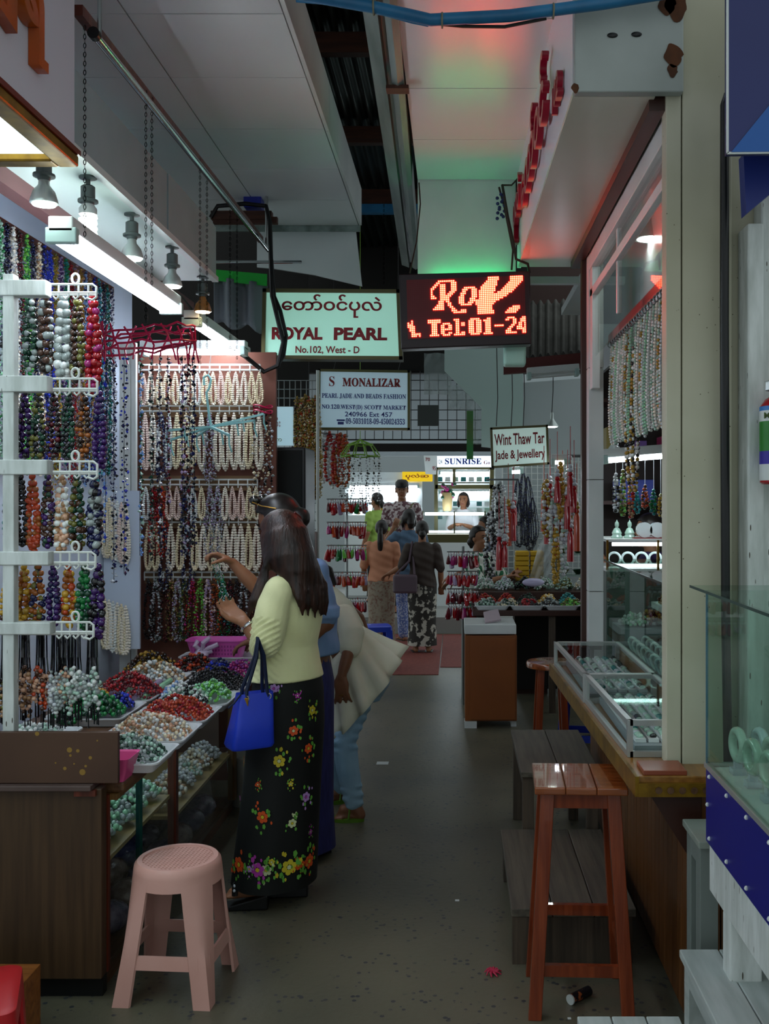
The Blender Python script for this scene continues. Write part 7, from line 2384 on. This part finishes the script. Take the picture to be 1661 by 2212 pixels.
tube_fixture('small strip light above the red tassels', P(1190, 997, 7.9), P(1225, 996, 7.9), twin=False, m=m_tube, w=.08)

# ------------------------------------------------------------------ people further back
m_salmon = mat('salmon_blouse', 'c98a6a', .7, c2='c08262', scale=7)
m_pat1 = mat('beige_pattern', '8d8272', .75, c2='7a5a4c', scale=38, c3='9a907e', sharp=(.5, .56))
m_pat2 = mat('black_white_pattern', '2a2622', .7, c2='b8b4a8', scale=16, sharp=(.52, .56))
m_pat3 = mat('blue_white_print', '5c6ea8', .75, c2='a8b0cc', scale=60, sharp=(.5, .55))
p_, *_ = person('woman in a salmon blouse with a black ponytail seen from behind', (-.838, 11.2, 0), -.1, 1.42, m_salmon, m_pat1, 'pony', sleeves=.62, top_hem=.52, arms={1: ((.13, .03, .62), (.10, .14, .58))})
pbr, ptb, upb, _ = person('woman in a dark brown top and patterned longyi with a shoulder bag', (-.367, 10.8, 0), .05, 1.42, mat('dark_brown_top', '3a2e28', .7), m_pat2, 'bun', sleeves=.62, arms={-1: ((-.155, -.03, .655), (-.25, .03, .60))})
sbag = thing('shoulder_bag', 'mauve shoulder bag on the woman in the brown top', 'bag', ptb(-.13, -.09, .5))
c = ptb(-.13, -.10, .53)
MB().box((c.x - .13, c.y - .05, c.z - .10), (c.x + .13, c.y + .05, c.z + .10)).build('body', mat('mauve_leather', '5a4a54', .45), sbag, bevel=.025)
MB().tube([c + Vector((-.1, 0, .1)), ptb(-.10, -.07, .70), ptb(-.075, -.02, .845), ptb(-.08, .0, .84), c + Vector((.1, 0, .1))], .012, 6).build('strap', mat('mauve_leather', '5a4a54', .45), sbag, smooth=True)
person('person in a blue top and printed trousers raising a hand to the face', (-.55, 11.7, 0), .4, 1.54, mat('slate_blue_top', '4a6580', .7), m_pat3, 'bob', sleeves=.5, skirt=False, arms={-1: ((-.19, .07, .70), (-.09, .10, .86))})
pm, ptm, upm, hpm = person('man in a black cap and checked shirt with an olive shoulder strap', (-.70, 12.9, .2), math.pi, 1.70, mat('checked_shirt', 'c0b4b4', .7, c2='6a4a50', scale=26, sharp=(.49, .51), detail=0), mat('dark_trousers', '17181c', .7), 'short', skirt=False, hat=m_black, sleeves=.55)
MB().tube([upm(-.09, .075, .83), upm(-.02, .09, .73), upm(.05, .095, .62), upm(.11, .07, .54)], .026, 8, squash=.3).build('strap', mat('olive_strap', '6a6a46', .7), pm, smooth=True)
person('shop woman in white reading behind the lit glass display', (.11, 14.5, .2), math.pi - .2, 1.56, mat('white_shirt', 'd8d8dc', .7), m_dark, 'bob', sleeves=.62, arms={-1: ((-.13, .06, .66), (-.04, .17, .70)), 1: ((.13, .06, .66), (.05, .17, .70))}, skirt=False)
person('woman in a lime green top near the bright display counter', (-1.12, 14.2, .2), .9, 1.55, mat('lime_top', '8aa84a', .7), m_dark, 'bun', sleeves=.5)
person('person in a dark patterned shirt standing beyond the gem table', (.30, 9.02 + .2, 0), 1.5, 1.50, mat('dark_patterned_shirt', '2c3040', .7, c2='5a6478', scale=30), m_dark, 'short', sleeves=.5, skirt=False, arms={1: ((.13, .10, .66), (.10, .22, .62)), -1: ((-.13, .10, .66), (-.06, .22, .60))})
pw_, *_ = person('woman in a green and white striped blouse leaning over the gem table', (.19, 8.74, 0), -2.3, 1.42, mat('green_white_stripe', '1f6a46', .7, c2='d8dcd4', scale=7, stretch=(6, 6, .2), sharp=(.48, .52), detail=0), m_dark, 'bun', sleeves=.5, arms={1: ((.12, .14, .66), (.06, .27, .70)), -1: ((-.12, .14, .66), (-.03, .27, .72))})
person('woman in a purple top behind the hanging necklaces of the jade shop', (1.27, 6.45, 0), 1.2, 1.56, mat('purple_top', '33204e', .7), m_dark, 'bun', sleeves=.5, arms={-1: ((-.13, .10, .66), (-.06, .22, .85))})
